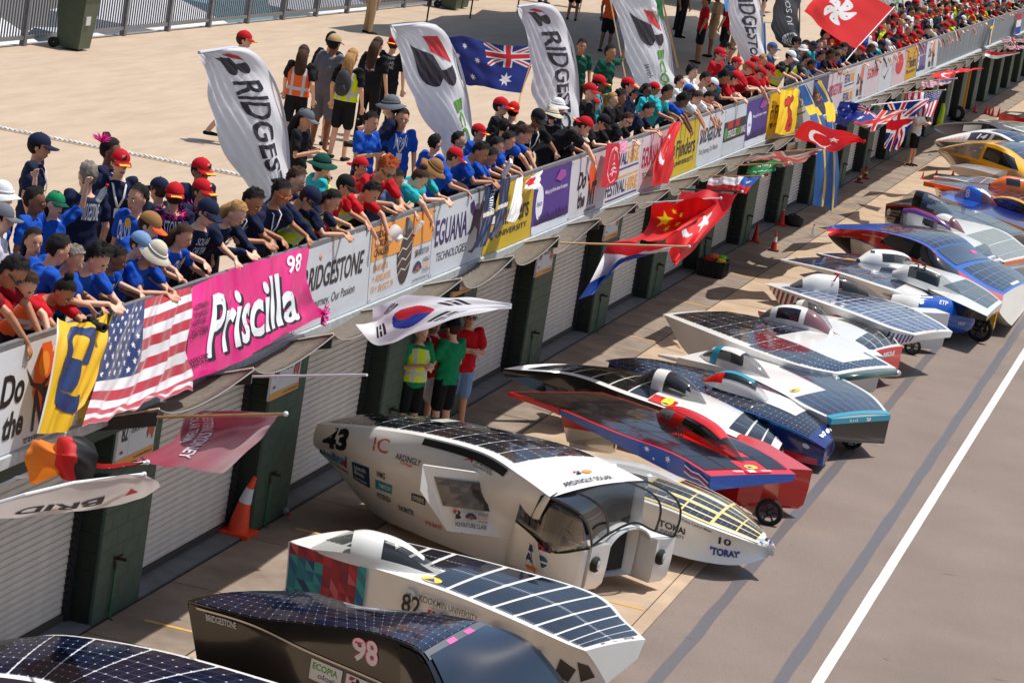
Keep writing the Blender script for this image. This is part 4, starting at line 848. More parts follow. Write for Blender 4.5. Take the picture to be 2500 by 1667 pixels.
# far rows, generated
SHORT = ['dark striped banner', 'purple banner', 'yellow banner', 'grey white banner', 'violet banner', 'pinkish banner', 'far festival banner', 'far tourism banner', 'pale pink banner', 'black tick banner', 'red picture banner', 'far yellow banner', 'small violet banner', 'last white banner']
tops = ['black', 'red', 'navy', 'white', 'grey', 'blue', 'teal', 'purple', 'maroon', 'green', 'denim', 'cream', 'yellow']; used = {}
def far(px, py, front):
    red = rs.rand() < (.45 if px > 2230 else .22); top = tops[rs.choice(len(tops), p=[.22, .15, .1, .16, .08, .06, .03, .05, .03, .03, .04, .02, .03])]
    hk = ['short:black', 'short:brown', 'curly:black', 'long:brown', 'short:blond', 'short:black'][rs.randint(6)]; hat = 'cap:red/gold' if red else (['cap:black', 'brim:cream', 'cap:white', 'cap:navy'][rs.randint(4)] if rs.rand() < .25 else None)
    sk = int(rs.choice(4, p=[.45, .3, .15, .1])); pose = (['lean', 'hang', 'grip'][rs.randint(3)] if front else 'stand'); gl = 'dark' if rs.rand() < .25 else None
    Y = float(at(px, py, x=XR-.1)[1]); where = next((SHORT[i-len(BL)] for i, (a, b_, lb) in enumerate(BL) if a <= Y+.3 < b_ and i >= len(BL)-len(SHORT)), None)
    where = 'above the '+where if where else ('by the bare grey fence' if px > 2150 else 'in the packed crowd')
    d = '%s %s shirt, %s%s, %s' % ('front row' if front else 'back row', top, (hat.split(':')[1].split('/')[0]+' '+('cap' if 'cap' in hat else 'sun hat')) if hat else hk.split(':')[1]+' '+hk.split(':')[0]+' hair', ' and sunglasses' if gl else '', where)
    n_ = used.get(d, 0); used[d] = n_+1
    if n_: d = d+', '+('second such', 'third such', 'fourth such', 'fifth such', 'sixth such', 'seventh such', 'eighth such')[min(n_-1, 6)]
    rail(px, py, pose, label=d, skin=sk, hair=hk, hat=hat, top=top, glasses=gl, group='spectators in the far crowd', lod=1 if px < 2150 else 2, rz=rs.uniform(-.5, .3), s=rs.uniform(.98, 1.12), face=0)
yr = lambda px: 757.5-.3303*(px-280)
x = 2045
while x < 2520:
    g = (3167-x)/1200
    far(x, yr(x)-30*g+rs.uniform(-3, 3), True); x += 15.5*g
for row, (dy, x0) in enumerate([(48, 1990), (66, 1975), (84, 1960), (104, 2010), (126, 2080)]):
    x = x0+rs.uniform(0, 8)
    while x < 2520:
        g = (3167-x)/1200; y_ = yr(x)-dy*g+rs.uniform(-4, 4)
        if y_ > -18 and not (row > 2 and 1990 < x < 2150 and rs.rand() < .5): far(x, y_, False)
        x += rs.uniform(18, 27)*g
t = MB(); t.ball((-.19, 0, 1.22), (.09, .13, .21), 14, 10); t.ball((-.27, 0, 1.12), (.03, .09, .1), 10, 8); t.tube([(-.12, -.09, 1.42), (.02, -.1, 1.46), (.1, -.1, 1.35)], (.014), 6); t.tube([(-.12, .09, 1.42), (.02, .1, 1.46), (.1, .1, 1.35)], (.014), 6)
bk = t.build('backpack', M('backpack_cloth', (52, 52, 56), .8, bump=.3), None, local=True, smooth=True); q = at(822, 390, z=ZT); bk.location = (q[0], q[1], ZT); bk.rotation_euler = (0, 0, math.radians(85)); bk.scale = (1.0,)*3; tag(bk, 'grey backpack carried over the yellow vest of the blond woman', 'backpack')
# the four by the recess, on the ground
def ground(px, py, pose, rz, label, h, **k):
    P = POSE[pose]['c'][3]; q = at(px, py, z=P[2]*h+.02); a = math.radians(rz); return person(q[0]-P[0]*math.cos(a), q[1]-P[0]*math.sin(a), .015, a, pose, label, s=h, group='people standing in the pit lane', **k)
ground(1029, 812, 'clap', -40, 'man in yellow vest over green shirt beside the recess', 1.02, top='lime', vest='yellow', legs='shorts:black', hair='short:blond', face=1)
ground(1062, 788, 'cross', -50, 'man in red shirt and white shorts drinking behind the green shirts', 1.02, top='red', legs='shorts:white', hair='short:brown', lany=1)
ground(1106, 802, 'clap', 150, 'man in black cap and green TOPDUTCH shirt', 1.04, top='lime', hat='cap:black', legs='shorts:black', hair='short:brown', prn='TOPDUTCH|225,235,225')
ground(1147, 772, 'cross', -60, 'man in sunglasses and red vest with denim shorts by the slim pillar', 1.06, top='red', legs='shorts:skyb', hair='short:brown', glasses='dark', skin=1)
ground(2250, 268, 'photo', -20, 'man in white shirt and black shorts holding a camera under the hanging flags', 1.06, top='white', legs='shorts:black', hair='short:brown')
# things held or worn near the rail
fl = MB(); 
for q in range(60):
    d = Vector(rs.normal(0, 1, 3)).normalized(); d.z = abs(d.z)*.6; e = Vector(rs.normal(0, 1, 3)).normalized()*.02; fl.add([tuple(-e), tuple(d*.13+Vector((0, 0, .02))), tuple(e)], [(0, 1, 2)])
o = fl.build('feather_headpiece', cloth('pink'), None, local=True); q = at(248, 345, z=ZT+1.82); o.location = q; tag(o, 'bright pink feather headpiece worn at far left', 'headpiece')
def bottle(loc, rot, label, s=1):
    t = MB(); t.lathe((0, 0, 0), [(0, 0), (.032, .002), (.033, .05), (.03, .06), (.033, .07), (.033, .13), (.014, .18), (.013, .2)], 12)
    b_ = thing('water_bottle', loc, label, 'bottle', 'clear plastic water bottles'); b_.rotation_euler = rot; b_.scale = (s, s, s)
    mk('bottle_body', np.vstack(t.V), t.F, M('clear_plastic', (214, 226, 232), .1, alpha=.45, coat=1), b_, local=True, smooth=True); t = MB(); t.lathe((0, 0, .2), [(0, .022), (.015, .022), (.016, 0)], 10); mk('cap', np.vstack(t.V), t.F, cloth('red'), b_, local=True)
bottle(at(240, 490, x=XR+-1.3), (.3, .5, 0), 'clear bottle with red cap in the raised hand at left', 1.0)
bottle(at(1032, 540, x=XR+.12), (2.6, .3, 0), 'clear bottle hanging upside down over the orange banner', 1.0)
bottle(at(1983, 577, z=.02), (0, 0, 0), 'clear bottle standing alone on the pavement by the cones', 1.3)
bottle(at(690, 1242, z=.06), (1.5, .2, .6), 'crushed bottle lying by the second pillar', 1.3)
bottle(at(1762, 140, x=XR+-1), (1.9, 0, 0), 'clear bottle held to the mouth of the man in red', 1.4)
t = MB(); t.lathe((0, 0, 0), [(.05, 0), (.045, .11), (.04, .115), (.038, .01)], 14); t.box((.05, -.008, .02), (.075, .008, .09)); o = t.build('white_cup', M('cup_white', (228, 226, 220), .4), None, local=True, smooth=True); o.location = at(970, 560, x=XR+.13); o.rotation_euler = (2.3, .5, 0); o.scale = (1.5,)*3; tag(o, 'white paper cup held over the banner edge', 'cup')
def camera_obj(loc, rz, label):
    c = thing('photo_camera', loc, label, 'camera', rz=rz); t = MB(); t.box((-.03, -.07, -.045), (.03, .07, .04)); t.box((-.02, -.03, .04), (.02, .03, .065)); mk('camera_body', np.vstack(t.V), t.F, BLACK, c, local=True); t = MB(); t.lathe((0, 0, 0), [(.036, .03), (.038, .1), (.042, .17), (.03, .17), (.02, .16)], 14, 0); mk('lens', np.vstack(t.V)[:, [0, 1, 2]], t.F, RUB, c, local=True, smooth=True)
camera_obj(at(870, 355, x=XR+-2.2), math.radians(-150), 'black camera with long lens held by the man in the leather hat'); camera_obj(at(220, 790, x=XR+.12), math.radians(-20), 'black camera dangling on a strap above the yellow flag')
camera_obj(at(1898, 165, x=XR+-.4), math.radians(-10), 'black video camera on the shoulder of the orange vested man')
t = MB(); t.box((-.02, -.09, -.12), (.02, .09, .12)); o = t.build('booklet', M('paper_white', (222, 224, 226), .7), None, local=True); o.location = at(1238, 412, x=XR+-.0); o.rotation_euler = (.2, .3, .4); tag(o, 'white printed booklet held by a blue polo at the barrier', 'booklet')
# ================================================================ FLAGS AND CLOTHS
def crw(n, N):
    W = np.zeros((N, n))
    for i in range(N):
        for j in range(n): 
            pass
        e = np.eye(n); W[i] = cr(e, i/(N-1)) if n > 1 else 1
    return W
def star(cx, cy, r, n=5, inner=.4, rot=0):
    a = [rot-math.pi/2+i*math.pi/n for i in range(2*n)]; return [(cx+(r if i % 2 == 0 else r*inner)*math.cos(t), cy+(r if i % 2 == 0 else r*inner)*math.sin(t)) for i, t in enumerate(a)]
def inpoly(x, y, P):
    r = np.zeros(x.shape, bool); n = len(P)
    for i in range(n):
        x0, y0 = P[i]; x1, y1 = P[(i+1) % n]
        if y0 == y1: continue
        c = ((y0 > y) != (y1 > y)) & (x < (x1-x0)*(y-y0)/(y1-y0)+x0); r ^= c
    return r
def fill(C, m_, rgb): C[m_] = rgb
def uj(C, x, y, m_=None):
    m_ = np.ones(x.shape, bool) if m_ is None else m_; C[m_] = (14, 40, 120); d1 = abs(y-x*.5)/1.118; d2 = abs(y-(.5-x*.5))/1.118     # x 0..1, y 0..0.5
    C[m_ & (np.minimum(d1, d2) < .05)] = (236, 236, 238); C[m_ & (d1 < .018)] = (208, 20, 40); C[m_ & (d2 < .018)] = (208, 20, 40)
    C[m_ & ((abs(x-.5) < .083) | (abs(y-.25) < .083))] = (236, 236, 238); C[m_ & ((abs(x-.5) < .05) | (abs(y-.25) < .05))] = (208, 20, 40)
def c_uk(u, v): C = np.zeros(u.shape+(3,)); uj(C, u, v*.5); return C
def c_au(u, v):
    C = np.zeros(u.shape+(3,)); C[:] = (12, 40, 128); uj(C, np.clip(u*2, 0, 1), v, (u < .5) & (v < .5)); x = u*2; W = (236, 236, 240)
    for cx, cy, r in ((.5, .76, .15), (1.5, .2, .07), (1.5, .82, .08), (1.25, .45, .07), (1.73, .4, .07)): C[inpoly(x, v, star(cx, cy, r, 7, .45))] = W
    return C
def c_us(u, v):
    C = np.zeros(u.shape+(3,)); C[:] = (224, 222, 226); C[(np.floor(v*13) % 2) == 0] = (178, 24, 44); m_ = (u < .4) & (v < 7/13); C[m_] = (24, 40, 96)
    for i in range(9):
        for j in range(6 if i % 2 == 0 else 5): C[inpoly(u*1.9, v, star((.033+.066*j+(0 if i % 2 == 0 else .033))*1.9*1.0, .054*(i+1), .027))] = (230, 230, 236)
    return C
def c_cn(u, v):
    C = np.zeros(u.shape+(3,)); C[:] = (206, 20, 22); x = u*1.5
    C[inpoly(x, v, star(.28, .3, .17))] = (240, 220, 40)
    for a, b_ in ((.5, .12), (.6, .24), (.6, .4), (.5, .5)): C[inpoly(x, v, star(a, b_, .055))] = (240, 220, 40)
    return C
def c_tr(u, v):
    C = np.zeros(u.shape+(3,)); C[:] = (214, 18, 26); x = u*1.5; C[(np.hypot(x-.5, v-.5) < .26) & (np.hypot(x-.57, v-.5) > .205)] = (236, 236, 238); C[inpoly(x, v, star(.8, .5, .12, 5, .4, math.pi/2*0+.3))] = (236, 236, 238); return C
def c_hk(u, v):
    C = np.zeros(u.shape+(3,)); C[:] = (216, 20, 18); x = (u-.5)*1.5; y = v-.5
    for k in range(5):
        a = -math.pi/2+k*2*math.pi/5; xr = x*math.cos(a)+y*math.sin(a); yr_ = -x*math.sin(a)+y*math.cos(a)+.09*np.sin(np.clip(xr/.3, 0, 1)*3.1)
        m_ = (xr > .015) & (xr < .3) & (abs(yr_) < .085*np.sqrt(np.clip(np.sin(np.clip(xr/.3, 0, 1)*math.pi), 0, 1))); C[m_] = (236, 236, 238); C[m_ & (np.hypot(xr-.17, yr_) < .016)] = (216, 20, 18)
    return C
def c_kr(u, v):
    C = np.zeros(u.shape+(3,)); C[:] = (230, 230, 234); x = (u-.5)*1.5; y = v-.5; r = np.hypot(x, y); m_ = r < .25
    C[m_] = (30, 60, 160); a = math.atan2(.5, .75); xr = x*math.cos(a)+y*math.sin(a); yy = -x*math.sin(a)+y*math.cos(a); top = (yy < 0) & ~(np.hypot(xr-.125, yy) < .125) | (np.hypot(xr+.125, yy) < .125); C[m_ & top] = (206, 36, 50)
    for sx in (-1, 1):
        for sy in (-1, 1):
            a = math.atan2(sy*.5, sx*.75); p = x*math.cos(a)+y*math.sin(a); q = -x*math.sin(a)+y*math.cos(a)
            for k in range(3): C[(abs(p-(.37+.065*k)) < .02) & (abs(q) < .125) & ((abs(q) > .012) | ((k+sx+sy) % 2 == 0))] = (30, 30, 34)
    return C
def bands(cols, vert=False):
    def f(u, v):
        C = np.zeros(u.shape+(3,)); t = u if vert else v; n = len(cols)
        for i, c in enumerate(cols): C[(t >= i/n) & (t <= (i+1)/n)] = c
        return C
    return f
c_nl = bands([(196, 30, 44), (230, 230, 234), (20, 66, 160)]); c_de = bands([(24, 22, 24), (206, 24, 24), (232, 130, 30)]); c_rw = bands([(206, 22, 40), (230, 230, 232)])
def c_cl(u, v): C = np.zeros(u.shape+(3,)); C[:] = (230, 230, 234); C[v > .5] = (210, 34, 40); C[(u < .36) & (v <= .5)] = (28, 80, 160); C[inpoly(u*1.5, v, star(.27, .25, .12))] = (232, 232, 236); return C
def c_se(u, v): C = np.zeros(u.shape+(3,)); C[:] = (18, 86, 150); C[(abs(v-.5) < .1) | (abs(u-.36) < .06)] = (248, 200, 20); return C
def c_sa(u, v):
    C = np.zeros(u.shape+(3,)); C[:] = (20, 118, 62); W = (226, 234, 228)
    for k in range(7): C[(np.hypot((u-(.28+.075*k))*1.5, v-.32-.04*math.sin(k*2.3)) < .05) & (np.hypot((u-(.28+.075*k))*1.5, v-.34-.04*math.sin(k*2.3)) > .032)] = W
    C[(abs(v-.66-.04*np.sin(u*4)) < .02) & (u > .25) & (u < .78)] = W; return C
def c_lion(u, v):
    C = np.zeros(u.shape+(3,)); C[:] = (246, 206, 10); K = (24, 20, 20); x = u-.5
    for w_, col in ((.1, K), (.075, (206, 36, 24))):
        C[(abs(x+.1*np.sin(v*6+.6)-.02) < w_) & (v > .3) & (v < .9)] = col
        for k, (a, b_) in enumerate(((-.2, .2), (-.06, .14), (.1, .18), (.2, .12))): C[(np.hypot(x-a*.8, (v-b_-.1)*.7) < w_*.75)] = col
        C[(abs(np.hypot(x-.14, v-.8)-.1) < w_*.5) & (x > .08)] = col
    return C
def c_cal(u, v):
    C = np.zeros(u.shape+(3,)); C[:] = (240, 192, 34); N_ = (18, 44, 94); C[u < .04] = (226, 226, 226)
    return C
def c_plain(*rgb):
    def f(u, v): C = np.zeros(u.shape+(3,)); C[:] = rgb; return C
    return f
def c_shield(u, v):
    C = np.zeros(u.shape+(3,)); C[:] = (190, 18, 40); r = np.hypot((u-.58)*1.1, (v-.5)*.8); C[abs(r-.33) < .012] = (230, 180, 186)
    for k in range(4): C[(abs(u-.58) < .05+.05*k) & (abs(v-.3-.1*k-.35*abs(u-.58)) < .022)] = (232, 190, 196)
    C[(abs(u-.58) < .015) & (v > .22) & (v < .74)] = (232, 190, 196); return C
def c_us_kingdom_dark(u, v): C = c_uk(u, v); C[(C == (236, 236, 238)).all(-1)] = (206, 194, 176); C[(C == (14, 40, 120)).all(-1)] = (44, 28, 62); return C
CLOTH = M('flag_cloth', (200, 200, 200), .6, trans=.3, attr='Col'); CLOTH2 = M('flag_cloth_satin', (200, 200, 200), .32, trans=.15, attr='Col', sheen=.3)
def flag(label, grid, cf, N=(120, 84), wave=.02, wf=3, mat=None, cat='flag', group='flags waved over the pit lane', name='flag', pole=None, wd=(1, 0), seed=0, prn=None, polemat=None):
    """grid: rows top to bottom, each hoist to fly, of (px, py, X)"""
    G = np.array([[at(a, b_, x=XR+c) for a, b_, c in row] for row in grid]); rows, cols = G.shape[:2]
    Wv = crw(rows, N[1]); Wu = crw(cols, N[0]); P = np.einsum('va,abk,ub->vuk', Wv, G, Wu)
    u = np.linspace(0, 1, N[0]); v = np.linspace(0, 1, N[1]); U, V_ = np.meshgrid(u, v)
    du = np.gradient(P, axis=1); dv = np.gradient(P, axis=0); nn = np.cross(du, dv); nn /= np.linalg.norm(nn, axis=2, keepdims=True)+1e-9
    ph = (U*wd[0]+V_*wd[1])*wf*2*math.pi+seed; amp = wave*np.clip(U*2.2+.25, 0, 1)
    D = np.sin(ph+1.3*np.sin(V_*3+seed))*amp+.4*amp*np.sin(ph*2.3+V_*7+seed*2)+.25*amp*np.sin((U*5+V_*9)*2+seed)
    P2 = P+nn*D[..., None]; C = cf(U, V_); L = np.where(C/255 <= .04045, C/255/12.92, ((C/255+.055)/1.055)**2.4)
    nu, nv = N; F = [(j*nu+i, j*nu+i+1, (j+1)*nu+i+1, (j+1)*nu+i) for j in range(nv-1) for i in range(nu-1)]
    f = thing(name, tuple(P2[-1].mean(0)) if not pole else tuple(at(*pole[0][:2], x=XR+pole[0][2])), label, cat, group)
    mk('cloth', P2.reshape(-1, 3), F, mat or CLOTH, f, smooth=True, col=L.reshape(-1, 3))
    if pole:
        t = MB(); t.tube([tuple(at(a, b_, x=XR+c)) for a, b_, c in pole], .014, 7); t.build('pole', polemat or M('wood_pole', (186, 142, 92), .6, noise=.2), f)
        t = MB(); e = Vector(at(*pole[-1][:2], x=XR+pole[-1][2])); t.ball(e, .022, 8, 6); t.build('pole_tip', M('tip_white', (220, 220, 220), .4), f)
    if prn:
        def S(a, b_):
            i = min(max(a, 0), 1)*(nu-1); j = (1-min(max(b_, 0), 1))*(nv-1); i0, j0 = min(int(i), nu-2), min(int(j), nv-2); fi, fj = i-i0, j-j0
            return (P2[j0, i0]*(1-fi)+P2[j0, i0+1]*fi)*(1-fj)+(P2[j0+1, i0]*(1-fi)+P2[j0+1, i0+1]*fi)*fj
        p = Print(S, .006, .03, .0012); prn(p); p.build(f, 'lettering')
    return f
# feather banners on the terrace
def feather(label, Lp, Rp, x, fn, rgb=(238, 240, 246), edge=None, cap=True, group='tall feather flags on the terrace'):
    Lp = np.array([at(a, b_, x=XR+x) for a, b_ in Lp]); Rp = np.array([at(a, b_, x=XR+x+.12) for a, b_ in Rp]); NU, NVv = 26, 60
    Wl = crw(len(Lp), NVv+1); Wr = crw(len(Rp), NVv+1); A = Wl@Lp; B = Wr@Rp; nn = np.cross(B[NVv//2]-A[NVv//2], A[0]-A[-1]); nn /= np.linalg.norm(nn)
    if nn[0] < 0: nn = -nn
    T = np.zeros((NVv+1, NU+1, 3))
    for j in range(NVv+1):
        for i in range(NU+1):
            u = i/NU; v = j/NVv; T[j, i] = A[j]*(1-u)+B[j]*u+nn*(.1*math.sin(u*math.pi)*(.4+v)+.035*math.sin(u*7+v*9)+.02*math.sin(v*21-u*9)*u+.018*math.sin((u*2.2-v)*26)*(1-u))
    def S(u, v):                                     # v measured from the top downwards is 1-v
        i = min(max(u, 0), 1)*NU; j = min(max(1-v, 0), 1)*NVv; i0, j0 = min(int(i), NU-1), min(int(j), NVv-1); fi, fj = i-i0, j-j0
        return (T[j0, i0]*(1-fi)+T[j0, i0+1]*fi)*(1-fj)+(T[j0+1, i0]*(1-fi)+T[j0+1, i0+1]*fi)*fj
    f = thing('feather_flag', (T[-1, -1][0], T[-1, -1][1], ZT), label, 'flag', group); F = [(j*(NU+1)+i, (j+1)*(NU+1)+i, (j+1)*(NU+1)+i+1, j*(NU+1)+i+1) for j in range(NVv) for i in range(NU)]
    mk('cloth', T.reshape(-1, 3), F, M('feather_%02x%02x%02x' % rgb, rgb, .55, trans=.35), f, smooth=True)
    t = MB(); t.tube([tuple(B[j]) for j in range(0, NVv+1, 3)]+[(B[-1][0], B[-1][1]-.05, ZT)], .018, 7); t.build('pole', M('fibre_pole', edge or (190, 194, 204), .5), f)
    p = Print(S, .006, .05, .001); fn(p); p.build(f, 'lettering'); return f
def f_bridge(word='RIDGESTONE', v1=.8, hh=.32, u0=.3, vend=.02):
    def f(p): p.bmark(u0, v1-.13, hh, .13, NV, rot=90).text(word, u0, vend, hh, v1-.15-vend, NV, .02, .2, rot=90)
    return f
def f_eco(p): p.bmark(.24, .6, .56, .24, NV, rot=90).text('ECOPIA', .55, .04, .28, .48, (84, 160, 40), .03, .1, rot=90).text('with', .2, .12, .12, .1, (90, 96, 110), 0, rot=90)
feather('nearest white feather flag with BRIDGESTONE lettering reading downwards', [(485, 130), (492, 165), (506, 230), (524, 290), (560, 385), (610, 465), (640, 540), (668, 640)], [(486, 129), (600, 120), (664, 190), (690, 270), (702, 350), (706, 440), (702, 520), (682, 640)], -1.2, f_bridge(v1=.9, u0=.36, hh=.36, vend=.02))
feather('second white feather flag with the emblem and green ECOPIA lettering', [(953, 66), (962, 110), (985, 180), (1012, 240), (1045, 300), (1070, 345), (1090, 420), (1105, 520)], [(954, 65), (1060, 62), (1110, 130), (1133, 200), (1146, 270), (1150, 330), (1145, 410), (1122, 520)], -1.1, f_eco)
feather('third white feather flag, BRIDGESTONE lettering, beside the blue starred flag', [(1263, 18), (1272, 60), (1290, 120), (1302, 180), (1305, 230), (1312, 270), (1330, 340), (1360, 420)], [(1264, 17), (1345, 15), (1390, 90), (1405, 150), (1411, 210), (1412, 270), (1405, 340), (1380, 420)], -1.0, f_bridge(v1=.93, u0=.34, hh=.36, vend=.02))
feather('fourth white feather flag with emblem over green ECOPIA, by the waving man', [(1478, -35), (1490, 10), (1512, 60), (1526, 110), (1535, 150), (1545, 190), (1560, 215), (1570, 240)], [(1480, -36), (1575, -20), (1615, 45), (1633, 95), (1640, 150), (1645, 190), (1646, 215), (1640, 240)], -1.2, lambda p: p.bmark(.3, .55, .5, .23, NV, rot=90).text('ECOPIA', .55, .02, .24, .5, (84, 160, 40), .03, .1, rot=90).text('with', .22, .3, .12, .12, (90, 96, 110), 0, rot=90))
feather('fifth white feather flag above the red team', [(1772, -60), (1774, -20), (1778, 30), (1786, 70), (1795, 105), (1805, 135), (1815, 155)], [(1773, -61), (1838, -40), (1856, 10), (1862, 60), (1863, 110), (1860, 140), (1855, 160)], -1.2, f_bridge(v1=.98, vend=.02, u0=.28, hh=.4))
feather('sixth pale feather flag showing green ECOPIA letters behind the big red flag', [(2136, -60), (2140, -20), (2150, 20), (2166, 50), (2180, 75)], [(2137, -61), (2192, -40), (2205, 10), (2207, 50), (2205, 80)], -1.6, lambda p: p.text('ECOPIA', .45, .05, .3, .6, (84, 160, 40), .03, rot=90))
feather('seventh white feather flag at the top edge over the far crowd', [(2232, -60), (2233, -20), (2236, 10), (2240, 30), (2246, 48)], [(2233, -61), (2278, -40), (2288, 5), (2287, 30), (2285, 50)], -1.4, f_bridge(v1=.99, u0=.25, hh=.4))
feather('dark grey banner with SOLAR lettering and a white ring', [(1886, -30), (1888, 10), (1887, 60), (1893, 95), (1912, 116)], [(1950, -32), (1952, 10), (1952, 60), (1951, 95), (1950, 118)], -1.3, lambda p: (p.text('JU SOLAR', .38, .5, .2, .5, (210, 212, 216), .01, rot=-90), p.disc(.12, .06, .76, .34, (206, 210, 214)), p.disc(.2, .09, .6, .28, (66, 70, 78))), rgb=(66, 70, 78), edge=(24, 24, 26))
# the feather flag lying over the lane at left, seen from its underside
flag('white feather flag leaning out over the lane at left, its lettering upside down', [[(-60, 1245, .6), (60, 1210, .9), (180, 1180, 1.1), (300, 1160, 1.3), (352, 1158, 1.35)], [(-60, 1275, .5), (60, 1240, .8), (190, 1225, 1.05), (320, 1195, 1.25), (385, 1176, 1.4)], [(-60, 1268, .4), (60, 1262, .7), (200, 1246, .95), (330, 1222, 1.15), (391, 1188, 1.38)]], c_plain(214, 208, 206), polemat=M('white_pole', (216, 218, 222), .4), wave=.004, name='feather_flag', group='feather flags', prn=lambda p: (p.text('BRID', .2, .25, .42, .28, (40, 38, 44), .03, .2, rot=180), p.shape([(0, 0), (1, .1), (.6, 1)], .7, .35, .09, .22, (200, 30, 30))), pole=[(-60, 1243, .6), (60, 1207, .9), (180, 1178, 1.1), (352, 1157, 1.35)])
# flags on poles
WP = M('white_pole', (216, 218, 222), .4); DP = M('dark_pole', (30, 30, 34), .5)
flag('large blue starred flag with a cross canton flying on the terrace', [[(1390, 110, -1.6), (1260, 113, -1.7), (1170, 100, -1.8), (1120, 88, -1.9), (1080, 92, -2)], [(1375, 170, -1.6), (1260, 165, -1.7), (1190, 160, -1.8), (1130, 150, -1.9), (1095, 155, -2)], [(1352, 228, -1.6), (1290, 224, -1.7), (1220, 212, -1.8), (1150, 207, -1.9), (1128, 208, -2)]], c_au, wave=.03, wf=1.5, pole=[(1268, 300, -1.4), (1272, 228, -1.6), (1313, 98, -1.6)]) if False else \
flag('large blue starred flag with a cross canton flying on the terrace', [[(1311, 111, -1.6), (1240, 112, -1.7), (1185, 104, -1.8), (1130, 88, -1.9), (1084, 92, -2)], [(1296, 165, -1.6), (1240, 166, -1.7), (1190, 160, -1.8), (1140, 148, -1.9), (1098, 150, -2)], [(1272, 228, -1.6), (1228, 222, -1.7), (1190, 214, -1.8), (1160, 208, -1.9), (1134, 206, -2)]], c_au, wave=.02, wf=1.5, pole=[(1258, 300, -1.4), (1272, 228, -1.6), (1313, 98, -1.6)], N=(200, 130))
flag('large red flag with a white five petalled flower over the far crowd', [[(2182, 20, -.3), (2120, -8, -.6), (2060, -25, -.9), (2010, -30, -1.1)], [(2150, 60, -.3), (2080, 40, -.6), (2020, 12, -.9), (1985, -2, -1.1)], [(2089, 120, -.3), (2040, 95, -.6), (1995, 55, -.9), (1961, 28, -1.1)]], c_hk, wave=.03, wf=1.2, pole=[(2058, 158, -.25), (2090, 120, -.3), (2183, 18, -.3)], N=(160, 110), polemat=WP)
flag('black, red and gold flag flapping at left over the leaning feather flag', [[(228, 1082, 1.0), (150, 1066, .8), (100, 1075, .6)], [(236, 1120, 1.05), (160, 1110, .95), (70, 1105, .6)], [(228, 1165, 1.0), (155, 1170, .9), (85, 1178, .6)]], lambda u, v: c_de(v, np.clip(u*1.0, 0, 1)), wave=.05, wf=1, pole=[(-30, 1210, .2), (40, 1165, .5), (360, 1128, 1.3)], polemat=WP)
flag('small red and black pennant next to the maroon flag', [[(232, 1130, 1), (270, 1132, 1.1), (350, 1126, 1.3)], [(230, 1155, 1), (290, 1152, 1.1), (350, 1130, 1.3)]], bands([(206, 24, 24), (40, 38, 40)]), wave=.003, N=(40, 30))
flag('maroon flag with WESTERN SYDNEY SOLAR TEAM lettering', [[(452, 1017, .85), (500, 1003, 1.2), (590, 1003, 1.7), (685, 1008, 2.3)], [(420, 1075, .85), (500, 1060, 1.2), (580, 1055, 1.7), (650, 1062, 2.2)], [(330, 1122, .8), (420, 1140, 1.15), (500, 1150, 1.6), (552, 1150, 2.0)]], c_plain(150, 34, 66), wave=.015, wf=1.5, pole=[(385, 1018, .85), (698, 1010, 2.5)], prn=lambda p: (p.text('WESTERN SYDNEY', .3, .12, .13, .86, (232, 232, 236), .02, rot=90), p.text('SOLAR TEAM', .13, .4, .13, .56, (232, 232, 236), .02, rot=90)), mat=CLOTH2)
flag('white flag with red blue circle and black bars above the four people', [[(910, 750, .8), (980, 727, 1.1), (1080, 722, 1.6), (1250, 742, 2.4)], [(905, 785, .8), (960, 778, 1.1), (1060, 760, 1.6), (1248, 746, 2.4)], [(868, 792, .8), (930, 845, 1.05), (1040, 800, 1.6), (1246, 748, 2.4)]], c_kr, wave=.02, wf=2, pole=[(815, 821, .6), (1252, 741, 2.4)] if False else None, N=(180, 120))
tag(MB().tube([tuple(at(618, 919, x=XR+.85)), tuple(at(896, 915, x=XR+2.3))], .012, 8).build('flag_pole', WP), 'bare white pole sticking out over the lane above garage sign 06', 'pole')
flag('red, white and blue flag drooping from a yellow pole over the garages', [[(1482, 593, 1.2), (1540, 590, 1.6), (1600, 596, 1.9), (1674, 600, 2.3)], [(1475, 618, 1.2), (1530, 622, 1.5), (1590, 612, 1.8), (1650, 606, 2.2)], [(1440, 690, 1.2), (1500, 660, 1.35), (1520, 628, 1.5), (1600, 616, 1.9)], [(1412, 732, 1.15), (1450, 715, 1.25), (1490, 670, 1.4), (1520, 640, 1.5)]], c_nl, wave=.02, wf=1.5, pole=[(1367, 593, .85), (1683, 602, 2.4)], N=(110, 110))
flag('large red flag with yellow stars above the black crate', [[(1590, 500, 1.0), (1640, 492, 1.4), (1700, 486, 1.7), (1752, 486, 2.0)], [(1585, 540, 1.0), (1650, 540, 1.4), (1700, 525, 1.7), (1745, 500, 2.0)], [(1560, 575, 1.0), (1600, 578, 1.3), (1660, 560, 1.6), (1720, 520, 1.9)], [(1500, 590, 1.0), (1560, 592, 1.2), (1620, 580, 1.5), (1700, 545, 1.8)]], c_cn, wave=.03, wf=2, pole=[(1578, 496, .85), (1760, 484, 2.0)], polemat=WP)
